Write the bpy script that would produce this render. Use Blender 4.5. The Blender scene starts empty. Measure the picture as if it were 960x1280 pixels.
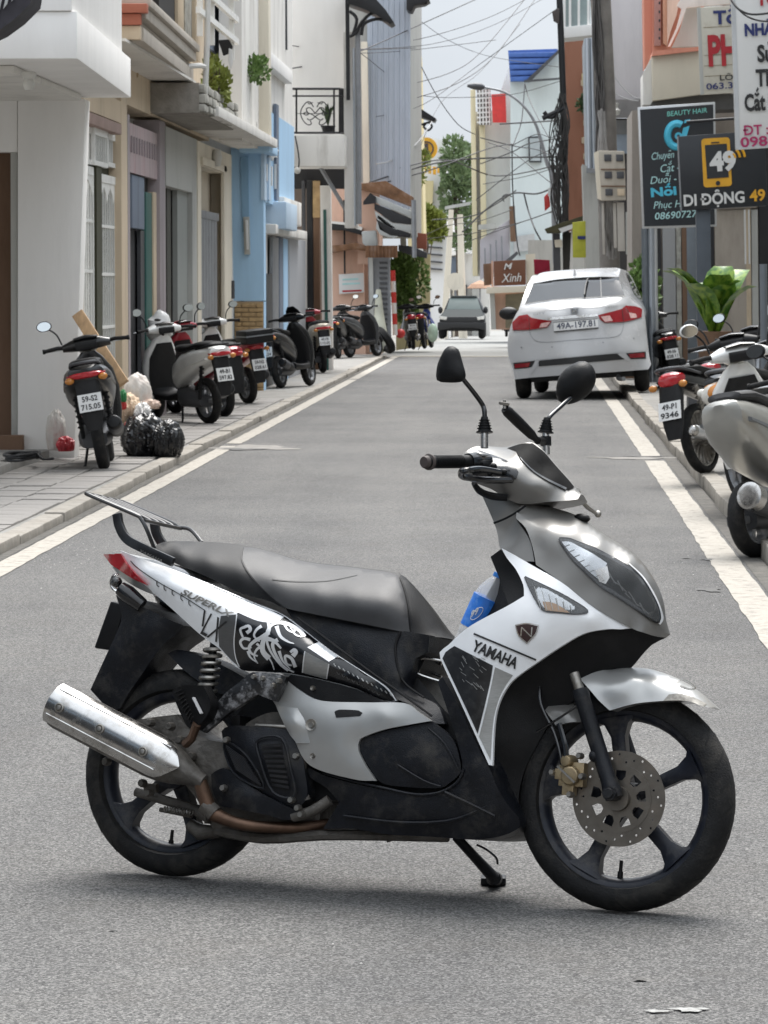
import bpy, bmesh, math, random
import numpy as np
from mathutils import Vector, Matrix
from mathutils.geometry import delaunay_2d_cdt
random.seed(7)
SC = bpy.context.scene
COL = SC.collection
R = math.radians

# ------------------------------------------------------------------ camera
FPX = 4437.0                       # focal length in pixels of a 960 x 1280 frame
CX, CY = 480.0, 640.0
HC = 1.55                          # camera height
VPX, VPY = 662.0, 355.0            # where the road runs to
YAW = math.atan((VPX - CX) / FPX)
PITCH = math.atan((CY - VPY) / FPX * math.cos(YAW))
cam = bpy.data.cameras.new('camera')
co = bpy.data.objects.new('camera', cam); COL.objects.link(co)
co.location = (0, 0, HC)
co.rotation_euler = (R(90) - PITCH, 0, YAW)
cam.sensor_fit = 'HORIZONTAL'; cam.sensor_width = 36.0
cam.lens = FPX / 960 * 36.0
cam.clip_start = 0.5; cam.clip_end = 3000
cam.dof.use_dof = True; cam.dof.focus_distance = 9.0; cam.dof.aperture_fstop = 44
SC.camera = co

# ------------------------------------------------------------------ sky and sun: bright overcast day
SUN_EL, SUN_AZ = R(66), R(8)     # sun high, ahead of the camera and a little to one side
w = bpy.data.worlds.new('World'); SC.world = w; w.use_nodes = True
nt = w.node_tree; nt.nodes.clear()
out = nt.nodes.new('ShaderNodeOutputWorld'); bg = nt.nodes.new('ShaderNodeBackground')
sky = nt.nodes.new('ShaderNodeTexSky'); sky.sky_type = 'NISHITA'; sky.sun_disc = False
sky.sun_elevation = SUN_EL; sky.sun_rotation = SUN_AZ; sky.dust_density = 4.0; sky.air_density = 1.0
tc = nt.nodes.new('ShaderNodeTexCoord'); mp = nt.nodes.new('ShaderNodeMapping'); mp.inputs['Scale'].default_value = (1, 1, 2.2)
nz = nt.nodes.new('ShaderNodeTexNoise'); nz.inputs['Scale'].default_value = 3.2; nz.inputs['Detail'].default_value = 6; nz.inputs['Roughness'].default_value = .55
rp = nt.nodes.new('ShaderNodeValToRGB')
rp.color_ramp.elements[0].position = .3; rp.color_ramp.elements[0].color = (2.95, 3.2, 3.5, 1)
rp.color_ramp.elements[1].position = .72; rp.color_ramp.elements[1].color = (3.95, 4.18, 4.45, 1)
mx = nt.nodes.new('ShaderNodeMixRGB'); mx.inputs[0].default_value = .95     # the cloud layer covers most of the blue
L = nt.links.new
L(tc.outputs['Generated'], mp.inputs[0]); L(mp.outputs[0], nz.inputs['Vector']); L(nz.outputs['Fac'], rp.inputs[0])
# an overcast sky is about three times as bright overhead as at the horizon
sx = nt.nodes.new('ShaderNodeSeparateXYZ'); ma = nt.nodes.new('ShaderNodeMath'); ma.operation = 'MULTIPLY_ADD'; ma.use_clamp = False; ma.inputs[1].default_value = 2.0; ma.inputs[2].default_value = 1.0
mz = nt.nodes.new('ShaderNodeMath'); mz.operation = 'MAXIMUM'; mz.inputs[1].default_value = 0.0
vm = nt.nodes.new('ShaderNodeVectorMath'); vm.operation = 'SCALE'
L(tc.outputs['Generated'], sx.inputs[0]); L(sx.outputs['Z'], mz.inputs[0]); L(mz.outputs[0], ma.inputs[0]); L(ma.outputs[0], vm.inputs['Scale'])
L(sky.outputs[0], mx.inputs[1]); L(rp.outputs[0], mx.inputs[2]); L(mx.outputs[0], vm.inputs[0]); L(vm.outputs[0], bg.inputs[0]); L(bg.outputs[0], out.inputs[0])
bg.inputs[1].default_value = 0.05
sun = bpy.data.lights.new('sun', 'SUN'); so = bpy.data.objects.new('sun', sun); COL.objects.link(so)
sun.energy = 1.5; sun.angle = R(42); sun.color = (1, .965, .92)
# direction towards the sun (azimuth from +Y towards +X)
sd = Vector((math.sin(SUN_AZ) * math.cos(SUN_EL), math.cos(SUN_AZ) * math.cos(SUN_EL), math.sin(SUN_EL)))
so.rotation_euler = sd.to_track_quat('Z', 'Y').to_euler()
vs = SC.view_settings
vs.view_transform = 'Standard'; vs.look = 'None'; vs.exposure = 1.98; vs.gamma = 1; vs.use_curve_mapping = False

# ------------------------------------------------------------------ picture to place
_r = Vector((math.cos(YAW), math.sin(YAW), 0))
_f = Vector((-math.sin(YAW) * math.cos(PITCH), math.cos(YAW) * math.cos(PITCH), -math.sin(PITCH)))
_u = _r.cross(_f)
CAMP = Vector((0, 0, HC))
def ray(px, py): return _f * FPX + _r * (px - CX) + _u * (CY - py)
def onY(px, py, Y): d = ray(px, py); return CAMP + d * (Y / d.y)
def onX(px, py, X): d = ray(px, py); return CAMP + d * (X / d.x)
def onZ(px, py, Z=0.0): d = ray(px, py); return CAMP + d * ((Z - HC) / d.z)
def proj(p):
    v = Vector(p) - CAMP; t = v.dot(_f)
    return CX + FPX * v.dot(_r) / t, CY - FPX * v.dot(_u) / t

# ------------------------------------------------------------------ materials
def mat(name, col, rough=.6, metal=0.0, var=.12, vscale=6.0, bump=0.0, bscale=60.0, dirt=0.0, dcol=(.09, .075, .06), coat=0.0, alpha=None, trans=0.0, spec=.5, stretch=None, dscale=2.5):
    m = bpy.data.materials.new(name); m.use_nodes = True
    n = m.node_tree.nodes; l = m.node_tree.links.new
    b = n['Principled BSDF']
    b.inputs['Roughness'].default_value = rough; b.inputs['Metallic'].default_value = metal
    b.inputs['Specular IOR Level'].default_value = spec
    if coat: b.inputs['Coat Weight'].default_value = coat; b.inputs['Coat Roughness'].default_value = .17
    if trans: b.inputs['Transmission Weight'].default_value = trans
    t = n.new('ShaderNodeTexCoord'); src = t.outputs['Object']
    if stretch:
        q = n.new('ShaderNodeMapping'); q.inputs['Scale'].default_value = stretch; l(src, q.inputs[0]); src = q.outputs[0]
    z = n.new('ShaderNodeTexNoise'); z.inputs['Scale'].default_value = vscale; z.inputs['Detail'].default_value = 6; z.inputs['Roughness'].default_value = .6
    l(src, z.inputs['Vector'])
    r = n.new('ShaderNodeValToRGB')
    c = Vector(col[:3])
    r.color_ramp.elements[0].position = .3; r.color_ramp.elements[0].color = (*(c * (1 - var)), 1)
    r.color_ramp.elements[1].position = .72; r.color_ramp.elements[1].color = (*[min(1, x * (1 + var)) for x in c], 1)
    l(z.outputs['Fac'], r.inputs[0]); cur = r.outputs[0]
    if dirt:
        z2 = n.new('ShaderNodeTexNoise'); z2.inputs['Scale'].default_value = dscale; z2.inputs['Detail'].default_value = 9; z2.inputs['Roughness'].default_value = .7
        l(src, z2.inputs['Vector'])
        r2 = n.new('ShaderNodeValToRGB'); r2.color_ramp.elements[0].position = .5; r2.color_ramp.elements[0].color = (0, 0, 0, 1)
        r2.color_ramp.elements[1].position = .78; r2.color_ramp.elements[1].color = (dirt, dirt, dirt, 1)
        l(z2.outputs['Fac'], r2.inputs[0])
        mm = n.new('ShaderNodeMixRGB'); mm.inputs[2].default_value = (*dcol, 1)
        l(r2.outputs[0], mm.inputs[0]); l(cur, mm.inputs[1]); cur = mm.outputs[0]
        ad = n.new('ShaderNodeMath'); ad.operation = 'MULTIPLY_ADD'; ad.inputs[1].default_value = .4; ad.inputs[2].default_value = rough
        l(r2.outputs[0], ad.inputs[0]); l(ad.outputs[0], b.inputs['Roughness'])
    l(cur, b.inputs['Base Color'])
    if bump:
        z3 = n.new('ShaderNodeTexNoise'); z3.inputs['Scale'].default_value = bscale; z3.inputs['Detail'].default_value = 4
        l(src, z3.inputs['Vector'])
        bp = n.new('ShaderNodeBump'); bp.inputs['Strength'].default_value = bump; bp.inputs['Distance'].default_value = .01
        l(z3.outputs['Fac'], bp.inputs['Height']); l(bp.outputs[0], b.inputs['Normal'])
    if alpha is not None: b.inputs['Alpha'].default_value = alpha
    return m
def glassmat(name, col, rough=.03, trans=1.0, ior=1.45):
    m = bpy.data.materials.new(name); m.use_nodes = True
    b = m.node_tree.nodes['Principled BSDF']
    b.inputs['Base Color'].default_value = (*col, 1); b.inputs['Roughness'].default_value = rough
    b.inputs['Transmission Weight'].default_value = trans; b.inputs['IOR'].default_value = ior
    return m

# ------------------------------------------------------------------ objects
ROOTM = {}
def rootm(p): return ROOTM.get(p.name, Matrix()) if p else Matrix()
def tag(o, label=None, cat=None, group=None, kind=None):
    for k, v in (('label', label), ('category', cat), ('group', group), ('kind', kind)):
        if v: o[k] = v
    return o
def thing(name, label, cat, loc=(0, 0, 0), rz=0.0, group=None, mtx=None):
    o = bpy.data.objects.new(name, None); COL.objects.link(o)
    o.empty_display_size = .1
    M = mtx if mtx is not None else Matrix.Translation(Vector(loc)) @ Matrix.Rotation(rz, 4, 'Z')
    o.matrix_world = M; ROOTM[o.name] = M
    return tag(o, label, cat, group)
def finish(me, name, m, parent=None, world=False, smooth=40):
    o = bpy.data.objects.new(name, me); COL.objects.link(o)
    if m: me.materials.append(m)
    if parent:
        o.parent = parent; ROOTM[o.name] = rootm(parent)
        if world: me.transform(rootm(parent).inverted())
    if smooth:
        me.polygons.foreach_set('use_smooth', [True] * len(me.polygons))
        try: me.set_sharp_from_angle(angle=R(smooth))
        except Exception: pass
    return o
def clone(o, parent=None, name=None):
    c = o.copy(); COL.objects.link(c)
    if parent: c.parent = parent
    ROOTM[c.name] = ROOTM.get(o.name, Matrix())
    return c
def orient(d):
    d = Vector(d).normalized(); a = Vector((0, 0, 1)) if abs(d.z) < .9 else Vector((1, 0, 0))
    x = a.cross(d).normalized(); y = d.cross(x)
    return x, y, d
def catmull(pts, n=6, closed=False):
    P = [Vector(p) for p in pts]; N = len(P)
    if N < 3: return P
    o = []
    for i in range(N if closed else N - 1):
        p0 = P[(i - 1) % N] if closed or i > 0 else P[0]; p1 = P[i]; p2 = P[(i + 1) % N]
        p3 = P[(i + 2) % N] if closed or i + 2 < N else P[-1]
        for k in range(n):
            t = k / n
            o.append(.5 * ((2 * p1) + (p2 - p0) * t + (2 * p0 - 5 * p1 + 4 * p2 - p3) * t * t + (3 * p1 - p0 - 3 * p2 + p3) * t ** 3))
    if not closed: o.append(P[-1])
    return o
class MB:
    """collects shapes, then links them as one mesh"""
    def __init__(s): s.v = []; s.f = []
    def add(s, vs, fs):
        b = len(s.v); s.v += [tuple(x) for x in vs]; s.f += [tuple(b + i for i in f) for f in fs]; return s
    def box(s, lo, hi):
        x0, y0, z0 = lo; x1, y1, z1 = hi
        return s.add([(x0, y0, z0), (x1, y0, z0), (x1, y1, z0), (x0, y1, z0), (x0, y0, z1), (x1, y0, z1), (x1, y1, z1), (x0, y1, z1)],
                     [(0, 3, 2, 1), (4, 5, 6, 7), (0, 1, 5, 4), (1, 2, 6, 5), (2, 3, 7, 6), (3, 0, 4, 7)])
    def bar(s, a, b, w, h=None, up=(0, 0, 1)):
        a = Vector(a); b = Vector(b); d = (b - a).normalized(); h = h or w
        u = Vector(up); x = d.cross(u)
        if x.length < 1e-4: x = d.cross(Vector((1, 0, 0)))
        x.normalize(); y = x.cross(d).normalized()
        c = [a - x * w / 2 - y * h / 2, a + x * w / 2 - y * h / 2, a + x * w / 2 + y * h / 2, a - x * w / 2 + y * h / 2]
        c += [p + (b - a) for p in c]
        return s.add(c, [(0, 3, 2, 1), (4, 5, 6, 7), (0, 1, 5, 4), (1, 2, 6, 5), (2, 3, 7, 6), (3, 0, 4, 7)])
    def tube(s, pts, r, n=8, smooth=0, cap=True, closed=False):
        P = catmull(pts, smooth, closed) if smooth else [Vector(p) for p in pts]
        N = len(P); rr = r if isinstance(r, (list, tuple)) else None
        def rad(i):
            if rr is None: return r
            t = i / (N - 1) * (len(rr) - 1); k = min(int(t), len(rr) - 2); return rr[k] + (rr[k + 1] - rr[k]) * (t - k)
        vs = []; x = None
        for i in range(N):
            d = (P[(i + 1) % N] - P[i - 1]) if closed else (P[min(i + 1, N - 1)] - P[max(i - 1, 0)])
            if d.length < 1e-9: d = Vector((0, 0, 1))
            d.normalize()
            if x is None: x = orient(d)[0]
            x = (x - d * x.dot(d)); x.normalize(); y = d.cross(x)
            for k in range(n):
                a = 2 * math.pi * k / n; vs.append(P[i] + (x * math.cos(a) + y * math.sin(a)) * rad(i))
        fs = []
        for i in range(N if closed else N - 1):
            j = (i + 1) % N
            for k in range(n):
                fs.append((i * n + k, i * n + (k + 1) % n, j * n + (k + 1) % n, j * n + k))
        if cap and not closed: fs += [tuple(range(n - 1, -1, -1)), tuple((N - 1) * n + k for k in range(n))]
        return s.add(vs, fs)
    def lathe(s, prof, o=(0, 0, 0), d=(0, 0, 1), n=24, closed=False, arc=None):
        o = Vector(o); x, y, z = orient(d); vs = []
        M = len(prof)
        for k in range(n):
            a = 2 * math.pi * k / n; e = x * math.cos(a) + y * math.sin(a)
            for (r, t) in prof: vs.append(o + e * r + z * t)
        fs = []
        for k in range(n):
            q = (k + 1) % n
            for i in range(M if closed else M - 1):
                j = (i + 1) % M
                fs.append((k * M + i, q * M + i, q * M + j, k * M + j))
        if not closed:
            if prof[0][0] > 1e-6: fs.append(tuple(k * M for k in range(n - 1, -1, -1)))
            if prof[-1][0] > 1e-6: fs.append(tuple(k * M + M - 1 for k in range(n)))
        return s.add(vs, fs)
    def prism(s, poly, off):
        """polygon of 3D points pushed along the vector off"""
        P = [Vector(p) for p in poly]; off = Vector(off); n = len(P)
        nr = Vector((0, 0, 0))
        for i in range(n): nr += P[i].cross(P[(i + 1) % n])
        if nr.dot(off) > 0: P = P[::-1]
        return s.add(P + [p + off for p in P], [tuple(range(n)), tuple(range(2 * n - 1, n - 1, -1))] +
                     [(i, i + n, (i + 1) % n + n, (i + 1) % n) for i in range(n)])
    def loft(s, secs, n=16, axis='x', cap=True):
        """secs: (t, cu, cv, hu, hv, e): super-ellipses of exponent e across the axis; x: u=y v=z, z: u=y v=x, y: u=x v=z"""
        vs = []
        for (t, cu, cv, hu, hv, e) in secs:
            for k in range(n):
                a = 2 * math.pi * (k + .5) / n; c, q = math.cos(a), math.sin(a)
                u = cu + hu * math.copysign(abs(c) ** (2 / e), c); v = cv + hv * math.copysign(abs(q) ** (2 / e), q)
                vs.append((t, u, v) if axis == 'x' else (v, u, t) if axis == 'z' else (u, t, v))
        fs = []
        for i in range(len(secs) - 1):
            for k in range(n):
                fs.append((i * n + k, i * n + (k + 1) % n, (i + 1) * n + (k + 1) % n, (i + 1) * n + k))
        if cap: fs += [tuple(range(n - 1, -1, -1)), tuple((len(secs) - 1) * n + k for k in range(n))]
        return s.add(vs, fs)
    def ball(s, c, r, n=12, m=8, sq=(1, 1, 1)):
        prof = [(r * math.sin(math.pi * i / m), -r * math.cos(math.pi * i / m)) for i in range(m + 1)]
        prof[0] = (0, prof[0][1]); prof[-1] = (0, prof[-1][1])
        b = len(s.v); s.lathe(prof, (0, 0, 0), (0, 0, 1), n)
        s.v[b:] = [(v[0] * sq[0] + c[0], v[1] * sq[1] + c[1], v[2] * sq[2] + c[2]) for v in s.v[b:]]
        return s
    def xf(s, M): s.v = [tuple(M @ Vector(v)) for v in s.v]; return s
    def mesh(s, name, bevel=0.0):
        me = bpy.data.meshes.new(name); me.from_pydata(s.v, [], s.f)
        bm = bmesh.new(); bm.from_mesh(me)
        bmesh.ops.remove_doubles(bm, verts=bm.verts, dist=1e-5)
        bmesh.ops.recalc_face_normals(bm, faces=bm.faces)
        if bevel:
            ed = [e for e in bm.edges if len(e.link_faces) == 2 and e.calc_face_angle(0) > .6]
            bmesh.ops.bevel(bm, geom=ed, offset=bevel, segments=2, affect='EDGES', profile=.6, clamp_overlap=True)
        bm.to_mesh(me); bm.free(); return me
    def build(s, name, m, parent=None, world=False, smooth=40, bevel=0.0):
        return finish(s.mesh(name, bevel), name, m, parent, world, smooth)
def T(px, Y): pass

# text as a flat mesh: returns verts (2D) and faces; unit cap height about .7
_TX = {}
def glyphs(s, bold=0.0, shear=0.0, space=1.0):
    k = (s, bold, shear, space)
    if k in _TX: return _TX[k]
    c = bpy.data.curves.new('lettering', 'FONT'); c.body = s; c.size = 1; c.offset = bold; c.shear = shear; c.space_character = space
    c.resolution_u = 3; c.fill_mode = 'FRONT'
    o = bpy.data.objects.new('lettering', c); COL.objects.link(o)
    dg = bpy.context.evaluated_depsgraph_get(); me = bpy.data.meshes.new_from_object(o.evaluated_get(dg))
    vs = np.array([(v.co.x, v.co.y) for v in me.vertices]); fs = [tuple(p.vertices) for p in me.polygons]
    bpy.data.objects.remove(o); bpy.data.curves.remove(c); bpy.data.meshes.remove(me)
    _TX[k] = (vs, fs); return _TX[k]
import unicodedata
def vglyphs(s, bold=0.0, shear=0.0, space=1.0):
    """Vietnamese letters: the plain letters of the font plus their marks as little shapes"""
    base = ''; marks = []
    for ch in s:
        if ch in 'Đđ': marks.append((len(base), ['BAR'])); base += 'D' if ch == 'Đ' else 'd'; continue
        d = unicodedata.normalize('NFD', ch); base += d[0]
        if len(d) > 1: marks.append((len(base) - 1, [unicodedata.name(c) for c in d[1:]]))
    vs, fs = glyphs(base, bold, shear, space)
    V = [tuple(v) for v in vs]; F = list(fs)
    mx = lambda t: glyphs(t, bold, shear, space)[0][:, 0].max() if t.strip() else 0.0
    t_ = .085 + bold
    def stroke(pts):
        for a, b in zip(pts, pts[1:]):
            d = np.array(b) - np.array(a); n = np.array([-d[1], d[0]]); n = n / np.linalg.norm(n) * t_ / 2; q = len(V)
            for p in (np.array(a) - n, np.array(b) - n, np.array(b) + n, np.array(a) + n): V.append((p[0] + shear * p[1], p[1]))
            F.append((q, q + 1, q + 2, q + 3))
    for i, ms in marks:
        x1 = mx(base[:i + 1]); ch = base[i]
        one = glyphs(ch, bold, shear, space)[0]; wd = one[:, 0].max() - one[:, 0].min(); x0 = x1 - wd; c = (x0 + x1) / 2; top = (.74 if ch.isupper() or ch in 'dhkl' else .60); y = top
        for nm in ms:
            if nm == 'BAR': stroke([(x0 - .08, .36), (x0 + wd * .45, .36)])
            elif 'CIRCUMFLEX' in nm: stroke([(c - .15, y + .04), (c, y + .15), (c + .15, y + .04)]); y += .17
            elif 'BREVE' in nm: stroke([(c - .14, y + .13), (c - .07, y + .05), (c + .07, y + .05), (c + .14, y + .13)]); y += .15
            elif 'ACUTE' in nm: stroke([(c - .02, y + .05), (c + .12, y + .2)])
            elif 'GRAVE' in nm: stroke([(c - .12, y + .2), (c + .02, y + .05)])
            elif 'HOOK' in nm: stroke([(c - .05, y + .17), (c + .06, y + .18), (c + .06, y + .11), (c, y + .05)])
            elif 'TILDE' in nm: stroke([(c - .15, y + .06), (c - .05, y + .14), (c + .05, y + .07), (c + .15, y + .15)])
            elif 'DOT' in nm: stroke([(c - t_ * .6, -.15), (c + t_ * .6, -.15)])
            elif 'HORN' in nm: stroke([(x1 - .06, .52), (x1 + .04, .62)])
    return np.array(V), F
def lettering(name, s, o, ux, uy, m, parent, h=None, width=None, bold=0.0, shear=0.0, space=1.0, world=False, center=False, fn=None, thick=.0):
    """writing: lower-left corner o, unit vectors ux (along) and uy (up), cap height h, squeezed to width if given"""
    vs, fs = vglyphs(s, bold, shear, space)
    x0, x1 = vs[:, 0].min(), vs[:, 0].max()
    sy = h / .69; sx = (width / (x1 - x0)) if width else sy
    o = Vector(o); ux = Vector(ux); uy = Vector(uy)
    if center: o = o - ux * ((x1 - x0) * sx / 2)
    pts = [o + ux * ((a - x0) * sx) + uy * (b * sy) for a, b in vs]
    if fn: pts = [fn(p) for p in pts]
    me = bpy.data.meshes.new(name); me.from_pydata([tuple(p) for p in pts], [], fs)
    return finish(me, name, m, parent, world, smooth=0)
# ================================================================== the motor scooter in the middle of the road
A_ = onZ(221, 1098); B_ = onZ(799, 1143)
FWD = (B_ - A_); FWD.z = 0; WB = FWD.length; FWD.normalize()
LEFT0 = Vector((0, 0, 1)).cross(FWD)
LEAN = R(9.5)                                  # leans on its side stand, away from the camera
UPB = (Vector((0, 0, 1)) * math.cos(LEAN) + LEFT0 * math.sin(LEAN)).normalized()
LEFTB = UPB.cross(FWD).normalized()
BM = Matrix(((FWD.x, LEFTB.x, UPB.x, A_.x), (FWD.y, LEFTB.y, UPB.y, A_.y), (FWD.z, LEFTB.z, UPB.z, A_.z + .004), (0, 0, 0, 1)))
BMI = BM.inverted()
CAML = BMI @ CAMP; B3 = BMI.to_3x3()
def PL(px, py, w):
    """pixel to bike coordinates (x forward, y left, z up) at w metres to the right of the midplane"""
    d = B3 @ ray(px, py); t = (-w - CAML.y) / d.y
    return CAML + d * t
class Field:
    """smooth sheet w(px, py) through control points (thin plate spline)"""
    def __init__(s, pts, lam=1e-3):
        P = np.array([(p[0], p[1]) for p in pts], float) / 100; W = np.array([p[2] for p in pts], float)
        n = len(P); d = np.linalg.norm(P[:, None] - P[None], axis=2)
        K = np.where(d > 1e-9, d * d * np.log(np.maximum(d, 1e-9)), 0) + np.eye(n) * lam
        Q = np.hstack([np.ones((n, 1)), P]); A = np.zeros((n + 3, n + 3)); A[:n, :n] = K; A[:n, n:] = Q; A[n:, :n] = Q.T
        s.c = np.linalg.lstsq(A, np.concatenate([W, np.zeros(3)]), rcond=None)[0]; s.P = P
    def __call__(s, px, py):
        q = np.array([px, py]) / 100; d = np.linalg.norm(s.P - q, axis=1)
        k = np.where(d > 1e-9, d * d * np.log(np.maximum(d, 1e-9)), 0); n = len(s.P)
        return float(k @ s.c[:n] + s.c[n] + s.c[n + 1] * q[0] + s.c[n + 2] * q[1])
def dense(outline, res, corner=42):
    n = len(outline); P = [Vector((p[0], p[1])) for p in outline]; Wv = [p[2] for p in outline]
    def is_corner(i):
        a = P[i] - P[i - 1]; b = P[(i + 1) % n] - P[i]
        return a.length > 0 and b.length > 0 and math.degrees(abs(a.angle_signed(b, 0))) > corner
    cr = [is_corner(i) for i in range(n)]; o = []
    for i in range(n):
        j = (i + 1) % n; p1, p2 = P[i], P[j]
        p0 = P[i - 1] if not cr[i] else p1 * 2 - p2; p3 = P[(j + 1) % n] if not cr[j] else p2 * 2 - p1
        if cr[i]: p0 = p1 - (p2 - p1)
        k = max(1, int(round((p2 - p1).length / res)))
        for q in range(k):
            t = q / k
            v = .5 * ((2 * p1) + (p2 - p0) * t + (2 * p0 - 5 * p1 + 4 * p2 - p3) * t * t + (3 * p1 - p0 - 3 * p2 + p3) * t ** 3)
            o.append((v.x, v.y, Wv[i] + (Wv[j] - Wv[i]) * t))
    return o
def inside(px, py, poly):
    c = False; n = len(poly); j = n - 1
    for i in range(n):
        xi, yi = poly[i][0], poly[i][1]; xj, yj = poly[j][0], poly[j][1]
        if (yi > py) != (yj > py) and px < (xj - xi) * (py - yi) / (yj - yi) + xi: c = not c
        j = i
    return c
def sheet(outline, inner=(), res=7.0, corner=42, field=None, eps=0.0, P=None):
    P = P or PL
    ol = dense(outline, res, corner)
    F = field or Field([p[:3] for p in ol[::max(1, len(ol) // 60)]] + list(inner))
    if field: ol = [(a, b, F(a, b) + eps) for a, b, _ in ol]
    arr = np.array([(p[0], p[1]) for p in ol])
    x0, y0 = arr.min(0); x1, y1 = arr.max(0)
    pts = []; y = y0 + res * .5; row = 0
    while y < y1:
        x = x0 + (res * .5 if row % 2 else res)
        while x < x1:
            if inside(x, y, ol) and np.min(np.hypot(arr[:, 0] - x, arr[:, 1] - y)) > res * .55: pts.append((x, y, F(x, y) + eps))
            x += res
        y += res * .87; row += 1
    allp = ol + pts; n = len(ol)
    r = delaunay_2d_cdt([Vector((p[0], p[1])) for p in allp], [], [list(range(n))], 1, 1e-4)
    V2, E, FA, ov = r[0], r[1], r[2], r[3]
    W = []
    for i, v in enumerate(V2):
        W.append(allp[ov[i][0]][2] if ov[i] else F(v.x, v.y) + eps)
    return [P(v.x, v.y, wv) for v, wv in zip(V2, W)], [tuple(f) for f in FA], F, W
def boundary(fs):
    c = {}
    for f in fs:
        for i in range(len(f)):
            a, b = f[i], f[(i + 1) % len(f)]; c[(a, b)] = 1
    return [(a, b) for a, b in c if (b, a) not in c]
def panel(name, outline, inner, m, parent, mode='shell', thick=.010, res=7.0, corner=42, field=None, eps=0.0, mirror=True, P=None, ax=(0, 1, 0), smooth=40):
    """shell: a moulded skin of real thickness and its mirror image on the far side; body: both sides joined into one solid"""
    vs, fs, F, W = sheet(outline, inner, res, corner, field, eps, P)
    n = len(vs); bd = boundary(fs); ax = Vector(ax)
    if mode == 'body':
        V = vs + [Vector((v.x, -v.y, v.z)) for v in vs]
        fa = list(fs) + [tuple(i + n for i in f[::-1]) for f in fs]
        fa += [(b, a, a + n, b + n) for a, b in bd if W[a] > .004 or W[b] > .004]
    else:
        V = vs + [v + ax * thick for v in vs]
        fa = list(fs) + [tuple(i + n for i in f[::-1]) for f in fs] + [(b, a, a + n, b + n) for a, b in bd]
    mb = MB().add(V, fa); o = mb.build(name, m, parent, smooth=smooth); o_f = F
    if mode == 'shell' and mirror:
        mb2 = MB().add([Vector((v[0], -v[1], v[2])) for v in mb.v], [f[::-1] for f in mb.f]); mb2.build(name, m, parent, smooth=smooth)
    return o, F
def decal(name, pts, F, m, parent, eps=.0016, res=7.0, corner=30, mode='shell', P=None, ax=(0, 1, 0)):
    return panel(name, [(a, b, 0) for a, b in pts], (), m, parent, mode, .001, res, corner, F, eps, False, P, ax)[0]
def ribbon(pts, wd):
    """outline of a line of given width through picture points (tapered to wd[1] at the end)"""
    P = catmull([Vector((a, b)) for a, b in pts], 5); N = len(P); a, b = [], []
    w0, w1 = wd if isinstance(wd, tuple) else (wd, wd)
    for i, p in enumerate(P):
        d = (P[min(i + 1, N - 1)] - P[max(i - 1, 0)]).normalized(); q = Vector((-d.y, d.x)) * (w0 + (w1 - w0) * i / (N - 1)) / 2
        a.append(tuple(p + q)); b.append(tuple(p - q))
    return a + b[::-1]

M_silver = mat('silver_paint', (.36, .36, .35), .34, .45, .04, 9, coat=.5, dirt=.12, dcol=(.36, .35, .33))
M_silverdk = mat('grey_silver_paint', (.165, .16, .15), .38, .4, .05, 9, coat=.4, dirt=.1, dcol=(.2, .19, .17))
M_white = mat('white_plastic', (.76, .77, .78), .3, 0, .03, 12, coat=.8, dirt=.22, dcol=(.45, .43, .4))
M_black = mat('black_plastic', (.004, .004, .0045), .45, 0, .25, 25, bump=.15, bscale=400, dirt=.4, dcol=(.022, .02, .019), dscale=14, spec=.22)
M_blackg = mat('gloss_black', (.005, .005, .006), .2, 0, .2, 20, coat=.25, dirt=.2, dcol=(.05, .05, .05))
M_dusty = mat('dusty_black_plastic', (.0055, .0065, .0095), .44, 0, .4, 18, bump=.2, bscale=300, dirt=.8, dcol=(.062, .057, .05), dscale=13, spec=.28)
M_dusty3 = mat('dusty_grey_plastic', (.032, .034, .04), .55, 0, .4, 30, dirt=.8, dcol=(.06, .052, .045), dscale=30)
M_rubber = mat('tyre_rubber', (.009, .009, .0095), .72, 0, .3, 25, bump=.3, bscale=200, dirt=.75, dcol=(.075, .069, .06), dscale=9, spec=.3)
M_rim = mat('black_rim_paint', (.010, .012, .019), .4, .1, .3, 20, dirt=.7, dcol=(.12, .112, .10), dscale=14, spec=.35)
M_vinyl = mat('black_seat_vinyl', (.0055, .0055, .006), .5, 0, .15, 40, bump=.12, bscale=700, spec=.25)
M_vinylg = mat('grey_seat_vinyl', (.034, .034, .0355), .45, 0, .1, 30, bump=.12, bscale=700, dirt=.3, dcol=(.06, .06, .06), dscale=6, spec=.3)
M_chrome = mat('chrome', (.47, .46, .445), .2, 1, .12, 12, dirt=.9, dcol=(.16, .14, .11), dscale=16)
M_steel = mat('worn_steel', (.30, .285, .26), .38, .9, .2, 25, dirt=.6, dcol=(.12, .09, .06), dscale=20)
M_engine = mat('oily_engine_metal', (.10, .092, .082), .55, .45, .35, 18, bump=.4, bscale=60, dirt=.8, dcol=(.055, .042, .03), dscale=14)
M_copper = mat('heat_stained_pipe', (.115, .07, .048), .45, .8, .3, 20, dirt=.6, dcol=(.07, .045, .03), dscale=18)
M_brass = mat('gold_caliper_metal', (.34, .265, .16), .4, .7, .2, 30, dirt=.7, dcol=(.1, .075, .05), dscale=25)
M_disc = mat('brake_disc_steel', (.17, .155, .135), .36, .9, .15, 30, dirt=.5, dcol=(.13, .09, .06), dscale=18)
M_redlens = mat('red_lens', (.42, .012, .02), .12, 0, .1, 20, coat=.6)
M_clear = glassmat('clear_lens', (.92, .93, .93), .04)
M_reflector = mat('lamp_reflector', (.42, .43, .44), .2, 1, .3, 12, bump=.25, bscale=9)
M_amber = mat('amber_bulb', (.55, .16, .03), .25)
M_print = mat('black_print', (.012, .012, .013), .35, 0, .1, 10)
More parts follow.
